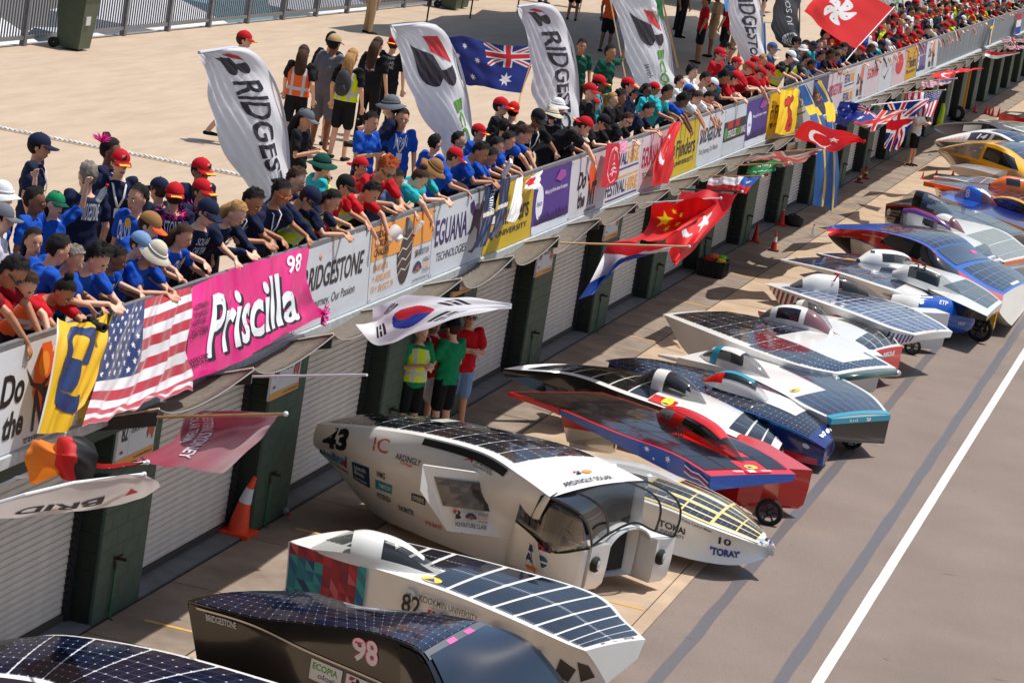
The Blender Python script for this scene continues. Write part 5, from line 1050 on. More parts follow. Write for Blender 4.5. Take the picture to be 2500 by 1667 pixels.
flag('red flag with white crescent behind the starred one', [[(1664, 466, 1.0), (1700, 469, 1.3), (1760, 470, 1.7), (1808, 472, 2.1)], [(1650, 500, 1.0), (1700, 500, 1.4), (1760, 510, 1.8), (1770, 530, 2.0)], [(1640, 540, 1.1), (1680, 560, 1.5), (1700, 590, 1.7), (1690, 600, 1.8)], [(1625, 590, 1.2), (1640, 640, 1.5), (1650, 646, 1.6), (1660, 600, 1.7)]], c_tr, wave=.03, wf=1.6, pole=[(1659, 462, .85), (1812, 468, 2.1)], polemat=DP)
flag('flag in red, white and blue with one white star, hung flat', [[(1855, 434, 2.0), (1800, 432, 1.6), (1735, 434, 1.0)], [(1835, 455, 2.0), (1790, 452, 1.6), (1728, 452, 1.0)], [(1822, 474, 2.0), (1785, 466, 1.6), (1724, 466, 1.0)]], c_cl, wave=.015, pole=[(1732, 430, .85), (1862, 431, 2.0)])
flag('green flag with white script beside the long satin flag', [[(1830, 394, 1.0), (1880, 390, 1.3), (1918, 396, 1.7)], [(1826, 412, 1.0), (1860, 412, 1.3), (1896, 408, 1.5)], [(1821, 424, 1.0), (1850, 430, 1.3), (1895, 416, 1.5)]], c_sa, wave=.012, pole=[(1794, 404, .85), (1925, 398, 1.8)])
flag('little red and white cloth hanging under the green flag', [[(1862, 420, 1.2), (1876, 419, 1.3)], [(1864, 442, 1.2), (1874, 441, 1.3)]], c_rw, wave=.004, N=(16, 16))
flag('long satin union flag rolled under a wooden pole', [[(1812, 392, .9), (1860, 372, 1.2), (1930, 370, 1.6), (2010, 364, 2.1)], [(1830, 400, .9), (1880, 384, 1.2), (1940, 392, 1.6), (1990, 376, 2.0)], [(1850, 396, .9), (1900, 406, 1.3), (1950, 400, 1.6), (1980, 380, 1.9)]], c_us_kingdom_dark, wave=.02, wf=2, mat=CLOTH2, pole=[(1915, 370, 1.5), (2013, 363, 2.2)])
flag('red flag with white star billowing in front of the lion flag', [[(1936, 334, .7), (1975, 296, 1.1), (2050, 318, 1.6), (2116, 344, 2.1)], [(1960, 345, .8), (2000, 340, 1.2), (2060, 345, 1.6), (2112, 345, 2.1)], [(1975, 345, .9), (2020, 370, 1.3), (2065, 356, 1.6), (2110, 346, 2.1)]], c_tr, wave=.03, wf=1.4, N=(130, 80))
flag('small blue starred flag with cross canton next to the union flags', [[(2145, 288, 1.6), (2110, 258, 1.3), (2080, 250, 1.0), (2052, 248, .9)], [(2140, 290, 1.6), (2105, 275, 1.3), (2075, 275, 1.0), (2046, 272, .9)], [(2100, 300, 1.5), (2080, 296, 1.3), (2065, 296, 1.0), (2050, 292, .9)]], c_au, wave=.02, wf=1.5)
flag('dark blue crumpled cloth below the small starred flag', [[(2042, 282, .8), (2070, 290, .9)], [(2038, 300, .8), (2070, 312, .9)]], c_plain(20, 30, 120), wave=.02, N=(20, 20))
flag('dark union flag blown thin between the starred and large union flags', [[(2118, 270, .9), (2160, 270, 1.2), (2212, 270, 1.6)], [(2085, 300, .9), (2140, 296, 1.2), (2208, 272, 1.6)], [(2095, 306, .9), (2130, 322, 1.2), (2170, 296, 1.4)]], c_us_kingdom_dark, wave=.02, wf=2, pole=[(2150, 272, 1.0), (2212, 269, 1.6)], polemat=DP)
flag('large union flag hanging low over the lane, right of the dark one', [[(2168, 250, .9), (2210, 246, 1.3), (2268, 243, 1.8)], [(2165, 280, .9), (2195, 285, 1.2), (2235, 285, 1.6)], [(2163, 325, .9), (2190, 325, 1.2), (2225, 300, 1.5)], [(2157, 362, .9), (2175, 368, 1.1), (2190, 366, 1.2)]], c_uk, wave=.03, wf=1.6, pole=[(2126, 257, .85), (2266, 243, 1.8)], polemat=WP, N=(120, 130))
flag('striped red and white starred flag above the man in white shirt', [[(2302, 221, 1.8), (2260, 222, 1.4), (2212, 224, .9)], [(2290, 250, 1.8), (2256, 258, 1.5), (2210, 246, .9)], [(2276, 288, 1.8), (2250, 285, 1.5), (2225, 290, 1.0)]], lambda u, v: c_us(v, u), wave=.02, wf=1.5, pole=[(2194, 229, .85), (2308, 220, 1.9)])
flag('second striped flag behind the first, smaller and paler', [[(2330, 192, 1.7), (2290, 197, 1.3), (2252, 198, .9)], [(2318, 205, 1.7), (2280, 212, 1.3), (2246, 220, .9)]], c_us, wave=.02, pole=[(2252, 199, .85), (2336, 192, 1.8)], polemat=WP, N=(70, 40))
flag('red flag with white crescent blown flat beyond the striped flags', [[(2288, 176, .9), (2320, 172, 1.2), (2360, 168, 1.6), (2402, 168, 2.0)], [(2270, 186, .9), (2310, 195, 1.2), (2350, 176, 1.6), (2402, 169, 2.0)]], c_tr, wave=.02, N=(70, 40))
flag('red and white flag, thin, near the right edge', [[(2408, 126, .9), (2440, 128, 1.3), (2490, 127, 1.7)], [(2403, 136, .9), (2430, 144, 1.2), (2490, 130, 1.7)]], c_rw, wave=.01, N=(50, 24))
flag('upper union flag at the right edge', [[(2440, 95, .9), (2470, 92, 1.2), (2510, 96, 1.6)], [(2450, 104, .9), (2475, 106, 1.2), (2510, 104, 1.6)]], c_uk, wave=.01, N=(50, 24))
flag('lower union flag at the right edge', [[(2450, 112, .9), (2480, 110, 1.2), (2510, 112, 1.6)], [(2465, 122, .9), (2485, 122, 1.2), (2510, 120, 1.6)]], c_uk, wave=.01, N=(50, 24))
# cloths hung on the barrier
HG = 'cloths and flags hung over the barrier'
def hang(label, pts, cf, **k): return flag(label, pts, cf, group=HG, wd=k.pop('wd', (1, .15)), **k)
hang('striped starred flag draped over the barrier with its hem bunched on the awning', [[(280, 755, .1), (345, 735, .1), (410, 715, .1), (466, 700, .1)], [(262, 820, .22), (330, 815, .24), (400, 790, .24), (464, 760, .2)], [(238, 920, .3), (320, 905, .32), (400, 870, .32), (454, 840, .28)], [(215, 992, .42), (290, 990, .42), (380, 955, .4), (470, 915, .36)], [(200, 1042, .65), (290, 1012, .6), (380, 975, .55), (474, 950, .5)]], c_us, wave=.022, wf=3.5, N=(200, 170), mat=CLOTH2)
hang('yellow flag with blue script letters hung beside the striped flag', [[(140, 775, .12), (180, 790, .2), (225, 782, .14), (268, 762, .1)], [(138, 830, .25), (175, 840, .3), (215, 835, .25), (262, 815, .22)], [(120, 940, .32), (150, 945, .35), (190, 935, .33), (240, 900, .3)], [(90, 1058, .36), (125, 1058, .4), (165, 1046, .38), (205, 985, .35)]], c_cal, wave=.02, wf=2.2, N=(90, 100), prn=lambda p: (p.text('Cal', .2, .08, .6, .86, (18, 44, 94), .06, .3, rot=90), p.text('R', .84, .12, .06, .04, (18, 44, 94), .02)))
hang('bright pink cloth with big white Priscilla lettering', [[(470, 700, .1), (540, 668, .12), (620, 640, .12), (755, 600, .1)], [(466, 780, .22), (560, 745, .2), (650, 715, .2), (752, 690, .22)], [(455, 860, .26), (560, 820, .28), (660, 780, .27), (770, 745, .22)], [(452, 935, .34), (580, 885, .34), (680, 825, .32), (802, 765, .24)]], c_plain(228, 20, 130), wave=.012, wf=5, mat=M('pink_vinyl', (232, 18, 132), .3, coat=.4, trans=.1), N=(120, 60), name='cloth_banner',
 prn=lambda p: (p.text('Priscilla', .155, .13, .72, .66, (26, 22, 34), .03, .35), p.text('Priscilla', .14, .17, .72, .66, (232, 236, 240), .02, .35), p.text('98', .86, .8, .08, .16, (232, 236, 240), .02, .2), p.text('AUSTRALIAN', .02, .74, .13, .06, (60, 20, 50)), p.text('TECHNOLOGY', .02, .66, .13, .06, (60, 20, 50)), p.text('NETWORK', .02, .58, .11, .06, (60, 20, 50)), p.text('CAR TEAM', .01, .46, .14, .09, (60, 20, 50)), p.text('PRESENTS', .0, .14, .15, .1, (60, 20, 50))))
t = MB()
for q in range(16):
    a = q*.8; r_ = .05+.03*(q % 3); c_ = Vector((0, r_*math.cos(a), r_*math.sin(a))); t.tube([c_*.2, c_+Vector((.05, 0, 0)), c_*1.15+Vector((.02, 0, 0)), c_*.4], [(.018, .002)]*4, 4)
o = t.build('ribbon_bow', cloth('pink'), None, local=True); o.location = at(789, 768, x=XR+.25); tag(o, 'pink ribbon bow at the lower corner of the pink cloth', 'bow')
nvy = lambda u, v: np.where((abs(v-.42) < .035)[..., None], np.array([214, 208, 196.]), np.array([22, 34, 74.]))
hang('left navy trouser leg hanging over the barrier', [[(1187, 455, .12), (1225, 440, .12)], [(1178, 540, .25), (1206, 530, .25)], [(1160, 606, .32), (1186, 600, .32)]], nvy, wave=.015, N=(30, 60), name='trouser_leg', cat='trousers', prn=lambda p: p.text('JAMAYKA', .4, .62, .35, .3, (226, 228, 232), .01, rot=-90)); hang('right navy trouser leg hanging over the barrier', [[(1222, 440, .2), (1245, 432, .2)], [(1214, 520, .3), (1238, 510, .3)], [(1196, 582, .36), (1212, 578, .36)]], nvy, wave=.015, N=(30, 60), name='trouser_leg', cat='trousers')
hang('white cloth hanging between the trouser legs and the purple banner', [[(1262, 436, .12), (1275, 432, .14)], [(1248, 500, .3), (1274, 500, .3)], [(1236, 540, .34), (1258, 544, .34)]], c_plain(230, 230, 234), wave=.015, N=(26, 50), name='white_cloth', cat='cloth')
hang('white flag with a red disc bunched over the yellow banner', [[(1286, 440, .12), (1322, 416, .12)], [(1280, 462, .22), (1318, 462, .2)]], lambda u, v: np.where((np.hypot(u-.3, v-.4) < .3)[..., None], np.array([206, 30, 40.]), np.array([230, 230, 234.])), wave=.03, N=(40, 30))
hang('dark red shield shaped cloth with a white tree emblem', [[(1482, 352, .1), (1500, 350, .12), (1514, 352, .12)], [(1474, 410, .2), (1495, 410, .22), (1514, 400, .2)], [(1466, 458, .28), (1488, 455, .3), (1508, 440, .26)]], c_shield, wave=.008, N=(70, 90)); hang('pink towel folded beside the red shield cloth', [[(1512, 345, .12), (1532, 344, .12)], [(1516, 375, .18), (1530, 372, .18)]], c_plain(228, 150, 180), wave=.02, N=(16, 20), name='towel', cat='towel')
hang('long red flag twisted from the barrier to the awning beside the yellow banner', [[(1640, 302, .12), (1650, 300, .12), (1658, 298, .12)], [(1618, 350, .2), (1635, 345, .3), (1644, 350, .2)], [(1598, 395, .25), (1625, 385, .38), (1642, 398, .25)], [(1594, 455, .35), (1615, 450, .42), (1630, 448, .35)]], c_tr, wave=.03, wf=1.6, N=(60, 100))
hang('yellow lion flag hung over the barrier', [[(1907, 218, .12), (1930, 222, .16), (1952, 212, .12)], [(1902, 270, .25), (1924, 272, .28), (1948, 262, .25)], [(1892, 325, .32), (1915, 330, .36), (1940, 322, .32)]], c_lion, wave=.012, N=(90, 120))
sw1 = lambda u, v: np.where(((abs(u-.62) < .14) | (abs(v-.3) < .05))[..., None], np.array([246, 200, 24.]), np.array([20, 84, 150.]))
hang('left one of the two very long blue and yellow flags hanging down to the garages', [[(1950, 212, .15), (1962, 208, .15), (1970, 205, .15)], [(1966, 260, .3), (1985, 256, .35), (1995, 262, .3)], [(1990, 320, .7), (2005, 320, .75), (2018, 318, .7)], [(1992, 420, .9), (2012, 420, .95), (2022, 420, .9)], [(1984, 500, .95), (2006, 505, 1.0), (2018, 500, .95)]], sw1, wave=.02, wf=1.4, N=(50, 150))
hang('right one of the two very long blue and yellow flags', [[(1988, 205, .15), (2000, 198, .15), (2008, 195, .15)], [(2012, 250, .3), (2025, 246, .35), (2032, 250, .3)], [(2020, 310, .65), (2034, 312, .7), (2038, 310, .65)], [(2022, 420, .9), (2038, 415, .95), (2046, 420, .9)], [(2018, 505, .95), (2032, 518, 1.0), (2040, 505, .95)]], lambda u, v: sw1(u*.85+.2, v*.5+.12), wave=.02, wf=1.4, N=(50, 150))
hang('narrow blue and yellow flag on the far bare fence', [[(2423, 50, .1), (2432, 47, .1)], [(2415, 80, .2), (2424, 78, .2)], [(2409, 112, .3), (2420, 110, .3)]], sw1, wave=.01, N=(16, 50))
hang('red, white and blue cloth on the far fence at the right edge', [[(2485, 35, .1), (2496, 32, .1)], [(2478, 85, .25), (2490, 82, .25)]], c_nl, wave=.01, N=(16, 40))
# ================================================================ SOLAR CARS
CD = cells('cells_dark', (12, 16, 30), (96, 100, 110), .018, .07); CB = cells('cells_blue', (16, 26, 54), (130, 140, 160), .02, .0); CL = cells('cells_pale', (70, 80, 110), (214, 220, 232), .035, .0); CK = cells('cells_black', (12, 12, 16), (40, 40, 46), .015, .0)
CN = cells('cells_navy', (14, 20, 46), (70, 80, 110), .02, .06, var=.35); CR_ = cells('cells_carbon', (22, 20, 26), (28, 27, 32), .01, .0, var=.12)
def W(l): return np.array([at(a, b_, z=c) for a, b_, c in l])
def lower(A, h, ins, other):
    """rail below rail A: h down, moved ins towards rail other"""
    h = np.interp(np.linspace(0, 1, len(A)), np.linspace(0, 1, len(np.atleast_1d(h))), np.atleast_1d(h)); ins = np.interp(np.linspace(0, 1, len(A)), np.linspace(0, 1, len(np.atleast_1d(ins))), np.atleast_1d(ins))
    B = np.array([cr(other, i/(len(A)-1)) for i in range(len(A))]); d = B-A; d[:, 2] = 0; d /= np.linalg.norm(d, axis=1, keepdims=True)+1e-9
    P = A+d*ins[:, None]; P[:, 2] -= h; return P
def carthing(name, rails, label): 
    P = np.vstack(rails); return thing(name, (P[:, 0].mean(), P[:, 1].mean(), 0), label, 'solar car', 'solar race cars lined up in the pit lane')
def hull(par, rails, mats, bulge=None, N=60, nv=8, name='body', cap=True):
    K = len(rails)-1; bulge = bulge or [0]*K; ml = []; [ml.append(m_) for m_ in mats if m_ not in ml]; S = []
    C0 = np.mean([cr(r, .5) for r in rails], axis=0)
    for k in range(K):
        def Sk(u, v, k=k):
            a = cr(rails[k], u); b_ = cr(rails[k+1], u); p = a*(1-v)+b_*v
            if bulge[k]:
                d = b_-a; t = cr(rails[k], min(u+.02, 1))-cr(rails[k], max(u-.02, 0)); n = cross1(t, d); p = p+n*bulge[k]*4*v*(1-v)
            return p
        S.append(Sk)
    V = []; F = []; mi = []; row = K*nv+1
    for i in range(N+1):
        u = i/N
        for k in range(K):
            for j in range(nv): V.append(S[k](u, j/nv))
        V.append(S[K-1](u, 1))
    for i in range(N):
        for q in range(K*nv): F.append((i*row+q, (i+1)*row+q, (i+1)*row+q+1, i*row+q+1)); mi.append(ml.index(mats[q//nv]))
        F.append((i*row+row-1, (i+1)*row+row-1, (i+1)*row, i*row)); mi.append(ml.index(mats[0]))
    if cap: F += [tuple(range(row)), tuple(N*row+i for i in range(row))[::-1]]; mi += [ml.index(mats[0])]*2
    mk(name, V, F, ml, par, mi=mi, smooth=True, sharp=38); return S
def panels(par, S, u0, u1, nU, v0, v1, nV, mat, c=(4, 2), gap=(.012, .03), skip=None, off=.007, name='solar_panel'):
    for i in range(nU):
        for j in range(nV):
            a = u0+(u1-u0)*i/nU; b_ = u0+(u1-u0)*(i+1)/nU; d = v0+(v1-v0)*j/nV; e = v0+(v1-v0)*(j+1)/nV
            if skip and skip((a+b_)/2, (d+e)/2): continue
            V, F, uv = patch(S, a+gap[0]/2, b_-gap[0]/2, d+gap[1]/2, e-gap[1]/2, max(2, int(24/nU)), max(2, int(8/nV)), off, .006, c[0], c[1]); mk(name, V, F, mat, par, uv=uv)
def dome(par, A, B, wid, hei, pieces, up0=0, tilt=0):
    """canopy from rear point A to front point B (photo px, z); wid/hei profiles; pieces (name, mat, u0, u1, a0, a1, off)"""
    a = at(A[0], A[1], z=A[2]); b_ = at(B[0], B[1], z=B[2]); f = b_-a; L_ = np.linalg.norm(f[:2]); fx = f[:2]/L_; lat = np.array([-fx[1], fx[0], 0]); wid = np.array(wid).reshape(-1, 1); hei = np.array(hei).reshape(-1, 1)
    def E(u, t):
        w_ = max(cr(wid, u)[0], .003); h = max(cr(hei, u)[0], .003); th = math.pi*t; cx = -math.cos(th); sz = math.sin(th); cx = math.copysign(abs(cx)**.85, cx); sz = sz**.85
        return a+f*u+lat*w_*cx+np.array([0, 0, h*sz-.01])
    for nm, mt, u0, u1, a0, a1, off in pieces:
        nu = max(4, int(28*(u1-u0))); nv = max(4, int(18*(a1-a0))); V, F, uv = patch(E, u0, u1, a0, a1, nu, nv, off, .0); mk(nm, V, F, mt, par, smooth=True)
    return E
def pod(par, A, B, w_, z0, z1, mat, name='wheel_fairing', front=.35, blunt=0):
    """streamlined fairing standing from z0 to z1 between rear A and front B (world x, y)"""
    A = np.array(A[:2], float); B = np.array(B[:2], float); f = B-A; L_ = np.linalg.norm(f); f /= L_; n_ = np.array([-f[1], f[0]]); ring = []
    N = 14
    for i in range(N+1): 
        t = i/N; y = w_/2*(math.sin(math.pi*t**.8)**.6 if not blunt else min(1, (t*4)**.6 if t < .25 else 1)); ring.append((t*L_, y))
    pts = [(x, y) for x, y in ring]+[(x, -y) for x, y in ring[::-1]]; V = []; F = []
    for z, s in ((z1, 1.0), ((z0+z1)/2, .97), (z0+.08, .9), (z0, .72)):
        for x, y in pts: xx = L_/2+(x-L_/2)*(.6+.4*s if s < 1 else 1); p = A+f*xx+n_*y*s; V.append((p[0], p[1], z))
    m_ = len(pts)
    for k in range(3): F += [(k*m_+i, (k+1)*m_+i, (k+1)*m_+(i+1) % m_, k*m_+(i+1) % m_) for i in range(m_)]
    F += [tuple(range(3*m_, 4*m_)), tuple(range(m_))[::-1]]
    return mk(name, V, F, mat, par, smooth=True, sharp=50)
def wheel(par, c, r=.27, w_=.06, yaw=0):
    g = MB(); g.tube([(0, 0, 0)], .1) if False else None; V = []; t = MB(); prof = [(r*.72, -w_*.35), (r*.8, -w_*.5), (r*.95, -w_*.45), (r, 0), (r*.95, w_*.45), (r*.8, w_*.5), (r*.72, w_*.35)]; t.lathe((0, 0, 0), prof, 28, 1)
    R_ = Matrix.Rotation(yaw, 3, 'Z'); c = np.array(c, float); f = lambda q: np.array([R_ @ Vector(v_) for v_ in np.vstack(q.V)])+c
    mk('tyre', f(t), t.F, RUB, par, smooth=True); t = MB(); t.lathe((0, 0, 0), [(r*.74, -w_*.3), (r*.66, -w_*.25), (r*.66, w_*.25), (r*.74, w_*.3)], 28, 1); t.lathe((0, 0, 0), [(.001, -w_*.45), (r*.2, -w_*.42), (r*.2, w_*.4), (.001, w_*.45)], 16, 1)
    for k in range(6): a = k*math.pi/3; t.tube([(r*.15*math.cos(a), 0, r*.15*math.sin(a)), (r*.7*math.cos(a), 0, r*.7*math.sin(a))], .014, 6)
    mk('rim', f(t), t.F, M('rim_grey', (70, 72, 76), .35, metal=.8), par, smooth=True)
def stripe(par, S, u0, u1, v0, v1, mat, name='stripe', off=.01, nu=20, nv=6): V, F, uv = patch(S, u0, u1, v0, v1, max(4, int(60*(u1-u0))), nv, max(off, .009), 0); mk(name, V, F, mat, par, smooth=True)
def C(rgb, r=.22): return M('paint_%02x%02x%02x' % rgb, rgb, r, coat=.6, noise=.04, ns=3)
BLUE = C((22, 84, 180)); DBL = C((22, 40, 110)); TEAL = C((30, 150, 176)); DGR = C((22, 76, 72)); YELP = C((240, 176, 20)); ORG = C((232, 110, 26)); PUR = C((86, 28, 110)); GRY = C((120, 112, 106)); SIL = C((150, 140, 132), .35)
NUM = (24, 22, 26)
# ---- 82: white with triangle pattern
L = W([(704, 1322, .95), (889, 1379, .9), (1070, 1437, .85), (1230, 1502, .75), (1373, 1566, .65), (1429, 1588, .62)]); R = W([(847, 1294, .95), (999, 1325, .9), (1225, 1379, .85), (1450, 1447, .75), (1528, 1516, .65), (1576, 1560, .62)])
c = carthing('solar_car', [L, R], 'white solar car 82 with red and teal triangle pattern at its tail'); S = hull(c, [lower(L, [.74, .74, .7, .62, .5, .42], [.06, .04, .05, .1, .3, .45], R), L, R, lower(R, [.74, .74, .7, .6, .4, .2], .08, L)], [WHITE, WHITE, WHITE], [-.03, .02, 0])
panels(c, S[1], .28, .955, 10, .05, .96, 1, CD, (9, 2), (.01, .01), lambda u, v: u < .34)
panels(c, S[1], .2, .36, 3, .42, .96, 1, CD, (5, 2), (.01, .01)); panels(c, S[1], .04, .16, 2, .35, .9, 1, CD, (4, 2), (.01, .01))
dome(c, (760, 1338, .93), (1098, 1412, .84), [.03, .17, .24, .24, .21, .13, .02], [.02, .2, .32, .33, .28, .15, .02], [('canopy_shell', WHITE, .28, .5, 0, 1, 0), ('canopy_shell', WHITE, .5, .8, .36, .64, .002), ('canopy_shell', WHITE, 0, 1, 0, .1, .003), ('rear_window', glass('tinted_window', (120, 130, 122), .35), 0, .28, .1, 1, 0), ('windscreen', GLASS, .5, 1, .1, 1, 0), ('cockpit_trim', DARKV, .45, .93, .02, .3, -.05), ('seat', DARKV, .4, .6, .15, .85, -.09)])
rnd = np.random.RandomState(3); p = Print(S[0], .004); cols = [(150, 30, 50), (176, 40, 60), (120, 26, 60), (190, 90, 100), (130, 34, 50)]; tl = [(20, 120, 140), (24, 90, 140), (20, 60, 110), (40, 150, 150)]
for i in range(9):
    for j in range(6):
        u = .004+i*.023; v = j/6.0; a = (u+.0115-.05)**2/.0032+(v-.35)**2/.16; cc = tl if a < 1 or i > 7 else cols
        p.shape([(0, 0), (1, 0), (0, 1)], u, v, .0235, 1/6, cc[rnd.randint(len(cc))]); p.shape([(1, 0), (1, 1), (0, 1)], u, v, .0235, 1/6, cc[rnd.randint(len(cc))])
p.disc(.375-.06, .72, .028, .16, (210, 224, 226)).text('KMU', .32, .77, .018, .06, (40, 90, 120)).text('KOOKMIN UNIVERSITY', .355, .74, .17, .11, (60, 90, 84)).text('82', .31, .5, .05, .3, NUM, .02).bmark(.38, .52, .022, .14).wsc(.405, .5, .06, .2).text('CHALLENGER', .38, .34, .075, .14, NV, .02).text('만 세', .66, .3, .06, .36, NUM, .02, .2)
p.disc(.57, .72, .022, .1, (236, 120, 20)); p.build(c); p = Print(S[1], .006); p.bmark(.962, .3, .018, .06).text('KUST', .955, .68, .028, .16, NUM, .03, .3).disc(.955, .5, .025, .1, (200, 214, 220)).disc(.335, .06, .05, .13, (224, 196, 60)).shape([(0, 0), (1, 0), (.5, 1)], .345, .08, .03, .08, (60, 60, 140)); p.build(c, 'printing')
f0 = (at(1380, 1600, z=.3)+at(1500, 1612, z=.3))/2
V = [cr(L, .93)-[0, 0, .1], cr(R, .93)-[0, 0, .1]]; pod(c, at(1290, 1610, z=.2), at(1530, 1600, z=.25), .5, .12, .5, WHITE, blunt=0); p = Print(S[0], .006); p.shape([(0, .2), (.5, 0), (1, .6), (.3, 1)], .75, .02, .09, .5, (70, 62, 58)).shape([(0, .0), (1, .2), (.9, .7), (.1, .8)], .85, .05, .1, .6, (64, 58, 54)); p.build(c, 'fairing_panels')
wheel(c, at(1190, 1610, z=.27), .27)
# ---- 98: black cruiser
N1 = W([(455, 1466, 1.0), (615, 1507, 1.02), (743, 1522, 1.15), (892, 1541, 1.28), (981, 1566, 1.32), (1032, 1599, 1.3), (1075, 1690, .98), (1120, 1790, .7)]); F1 = W([(620, 1443, 1.0), (713, 1443, 1.02), (779, 1450, 1.1), (886, 1481, 1.2), (1047, 1495, 1.3), (1181, 1519, 1.34), (1300, 1572, 1.3), (1400, 1690, .85)])
CH = W([(458, 1474, .93), (612, 1520, .88), (750, 1585, .85), (890, 1645, .82), (990, 1690, .8), (1060, 1730, .78), (1090, 1760, .7), (1130, 1800, .6)]); c = carthing('solar_car', [N1, F1], 'black solar cruiser 98 with pink number and curved cell roof, nearest but one')
S = hull(c, [lower(CH, .7, [.25, .1, .02, .0], F1), CH, N1, F1, lower(F1, .9, .05, N1)], [BLACK, BLACK, BLACK, BLACK], [0, -.03, .03, 0], N=60)
panels(c, S[2], .015, .7, 4, .02, .98, 2, CN, (7, 4), (.003, .01)); stripe(c, S[2], .73, .985, .06, .94, M('blue_windscreen', (30, 44, 62), .06, coat=1), 'windscreen', .014); stripe(c, S[2], .705, .745, .03, .97, M('sunstrip', (92, 96, 102), .4), 'sun_strip', .008)
p = Print(S[2], .012); p.rect(.712, .34, .028, .12, (232, 90, 160), 2).rect(.712, .62, .028, .12, (232, 90, 160), 2); p.build(c, 'pink_marks')
stripe(c, S[1], .55, .8, .14, .9, M('side_window', (18, 22, 26), .05, coat=1), 'side_window'); stripe(c, S[0], .02, .98, .97, 1, M('chrome_line', (170, 170, 172), .2, metal=.9), 'trim_line')
p = Print(S[1], .006); p.text('98', .39, .2, .075, .62, (216, 60, 130), .09).text('98', .392, .22, .071, .58, (232, 228, 230), .03); p.build(c); p = Print(S[1], .006); 
p = Print(S[0], .006); p.rect(.3, .62, .075, .3, (226, 228, 228)).text('ECOPIA', .305, .78, .06, .1, (84, 160, 40), .03).text('ologic', .32, .65, .05, .1, (50, 50, 56)).rect(.385, .5, .12, .42, (222, 226, 228)).bmark(.392, .76, .028, .14).wsc(.424, .72, .075, .2).text('CRUISER CLASS', .395, .54, .1, .13, NV, .02).text('BRIDGESTONE', .04, .84, .07, .1, (226, 228, 228), .02); p.rect(.52, .93, .03, .06, (40, 60, 140)); p.build(c)
# ---- dark deck of the nearest car at the bottom left
L = W([(-330, 1640, 1.0), (-150, 1640, 1.0), (60, 1660, 1.0), (160, 1690, .98), (300, 1750, .95)]); R = W([(-60, 1572, 1.0), (60, 1556, 1.0), (180, 1551, 1.0), (430, 1595, 1.0), (760, 1690, .95)])
c = carthing('solar_car', [L, R], 'dark deck of solar cells in the bottom left corner, CALSOL on its side'); S = hull(c, [lower(L, .5, .05, R), L, R, lower(R, .5, .05, L)], [DBL, WHITE, WHITE], [0, .03, 0])
panels(c, S[1], .02, .98, 7, .06, .96, 3, cells('cells_corner', (12, 20, 46), (70, 84, 120), .016, .075, (236, 236, 236), var=.3), (4, 3), (.006, .012)); p = Print(S[0], .006); p.text('CALSOL', .42, .5, .2, .38, (226, 230, 236), .01).disc(.63, .5, .08, .3, (236, 150, 40)); p.build(c)
# ---- 43: tall white four seater with arched nose
BN = W([(790, 1105, .75), (905, 1245, .15), (1010, 1300, .12), (1120, 1345, .12), (1230, 1386, .12), (1330, 1420, .12)]); MN = W([(768, 1090, .8), (890, 1120, .95), (1010, 1160, .93), (1120, 1200, .9), (1220, 1245, .86), (1310, 1290, .82)])
TN = W([(775, 1034, 1.2), (900, 1045, 1.32), (1040, 1066, 1.42), (1180, 1105, 1.46), (1270, 1160, 1.44), (1345, 1214, 1.38)]); TF = W([(985, 1014, 1.2), (1080, 1022, 1.3), (1250, 1055, 1.42), (1400, 1092, 1.46), (1500, 1135, 1.42), (1578, 1175, 1.34)])
c = carthing('solar_car', [TN, TF], 'tall white solar car 43 with lifted side panel and bubble windscreen'); wm = M('white_shell', (230, 229, 225), .3, coat=.4, noise=.06, ns=2)
S = hull(c, [BN, MN, TN, TF, lower(TF, 1.15, [.1, .1, .0], TN)], [wm]*4, [.03, .05, .06, .05], N=60, cap=False)
FRR = [cr(q, 1) for q in (BN, MN, TN, TF)]+[cr(TF, 1)-[0, 0, 1.1]]; mk('bulkhead', [q-np.array([.12, 0, 0]) for q in FRR], [(0, 1, 2, 3, 4)], DARKV, c); mk('tail_end', [cr(q, 0) for q in (BN, MN, TN, TF)]+[cr(TF, 0)-[0, 0, .4]], [(0, 1, 2, 3, 4)], wm, c)
panels(c, S[2], .02, .72, 8, .08, .96, 3, CD, (4, 2), (.006, .012)); stripe(c, S[2], .3, .34, .4, .62, WHITE, 'roof_pod', .05)
dq = [at(1026, 1128, z=1.3), at(1263, 1162, z=1.18), at(1225, 1306, z=.52), at(1085, 1288, z=.5)]; dq = [q+np.array([.06, -.1, 0]) for q in dq]
stripe(c, S[1], .4, .74, .8, .96, DARKV, 'door_opening', .012); t = MB(); t.prism([tuple(q) for q in (dq[0], dq[1], dq[2], dq[3], at(1020, 1190, z=1.0)+[.06, -.1, 0])], (0, .05, 0)); t.build('door', wm, c)
DS = quadS(dq[3], dq[2], dq[0], dq[1]); V, F, uv = patch(DS, .08, .9, .4, .84, 6, 4, .006, .004); mk('door_window', V, F, M('door_glass', (74, 70, 70), .06, coat=1, noise=.6, ns=5), c)
p = Print(DS, .006); p.bmark(.2, .22, .1, .14).wsc(.36, .19, .34, .18).text('ADVENTURE CLASS', .18, .1, .5, .07, NV, .02); p.build(c, 'door_print')
fdir = np.array([.897, -.443, 0]); ldir = np.array([.443, .897, 0]); P0 = np.array([4.03, 5.14, 0])
B1 = P0+ldir*.16; B2 = P0+ldir*1.28+fdir*.08; pod(c, B1-fdir*1.5, B1, .34, .12, .68, wm, 'front_pod', blunt=1); pod(c, B2-fdir*1.3, B2, .34, .12, .68, wm, 'front_pod', blunt=1)
MIDP = (B1+B2)/2
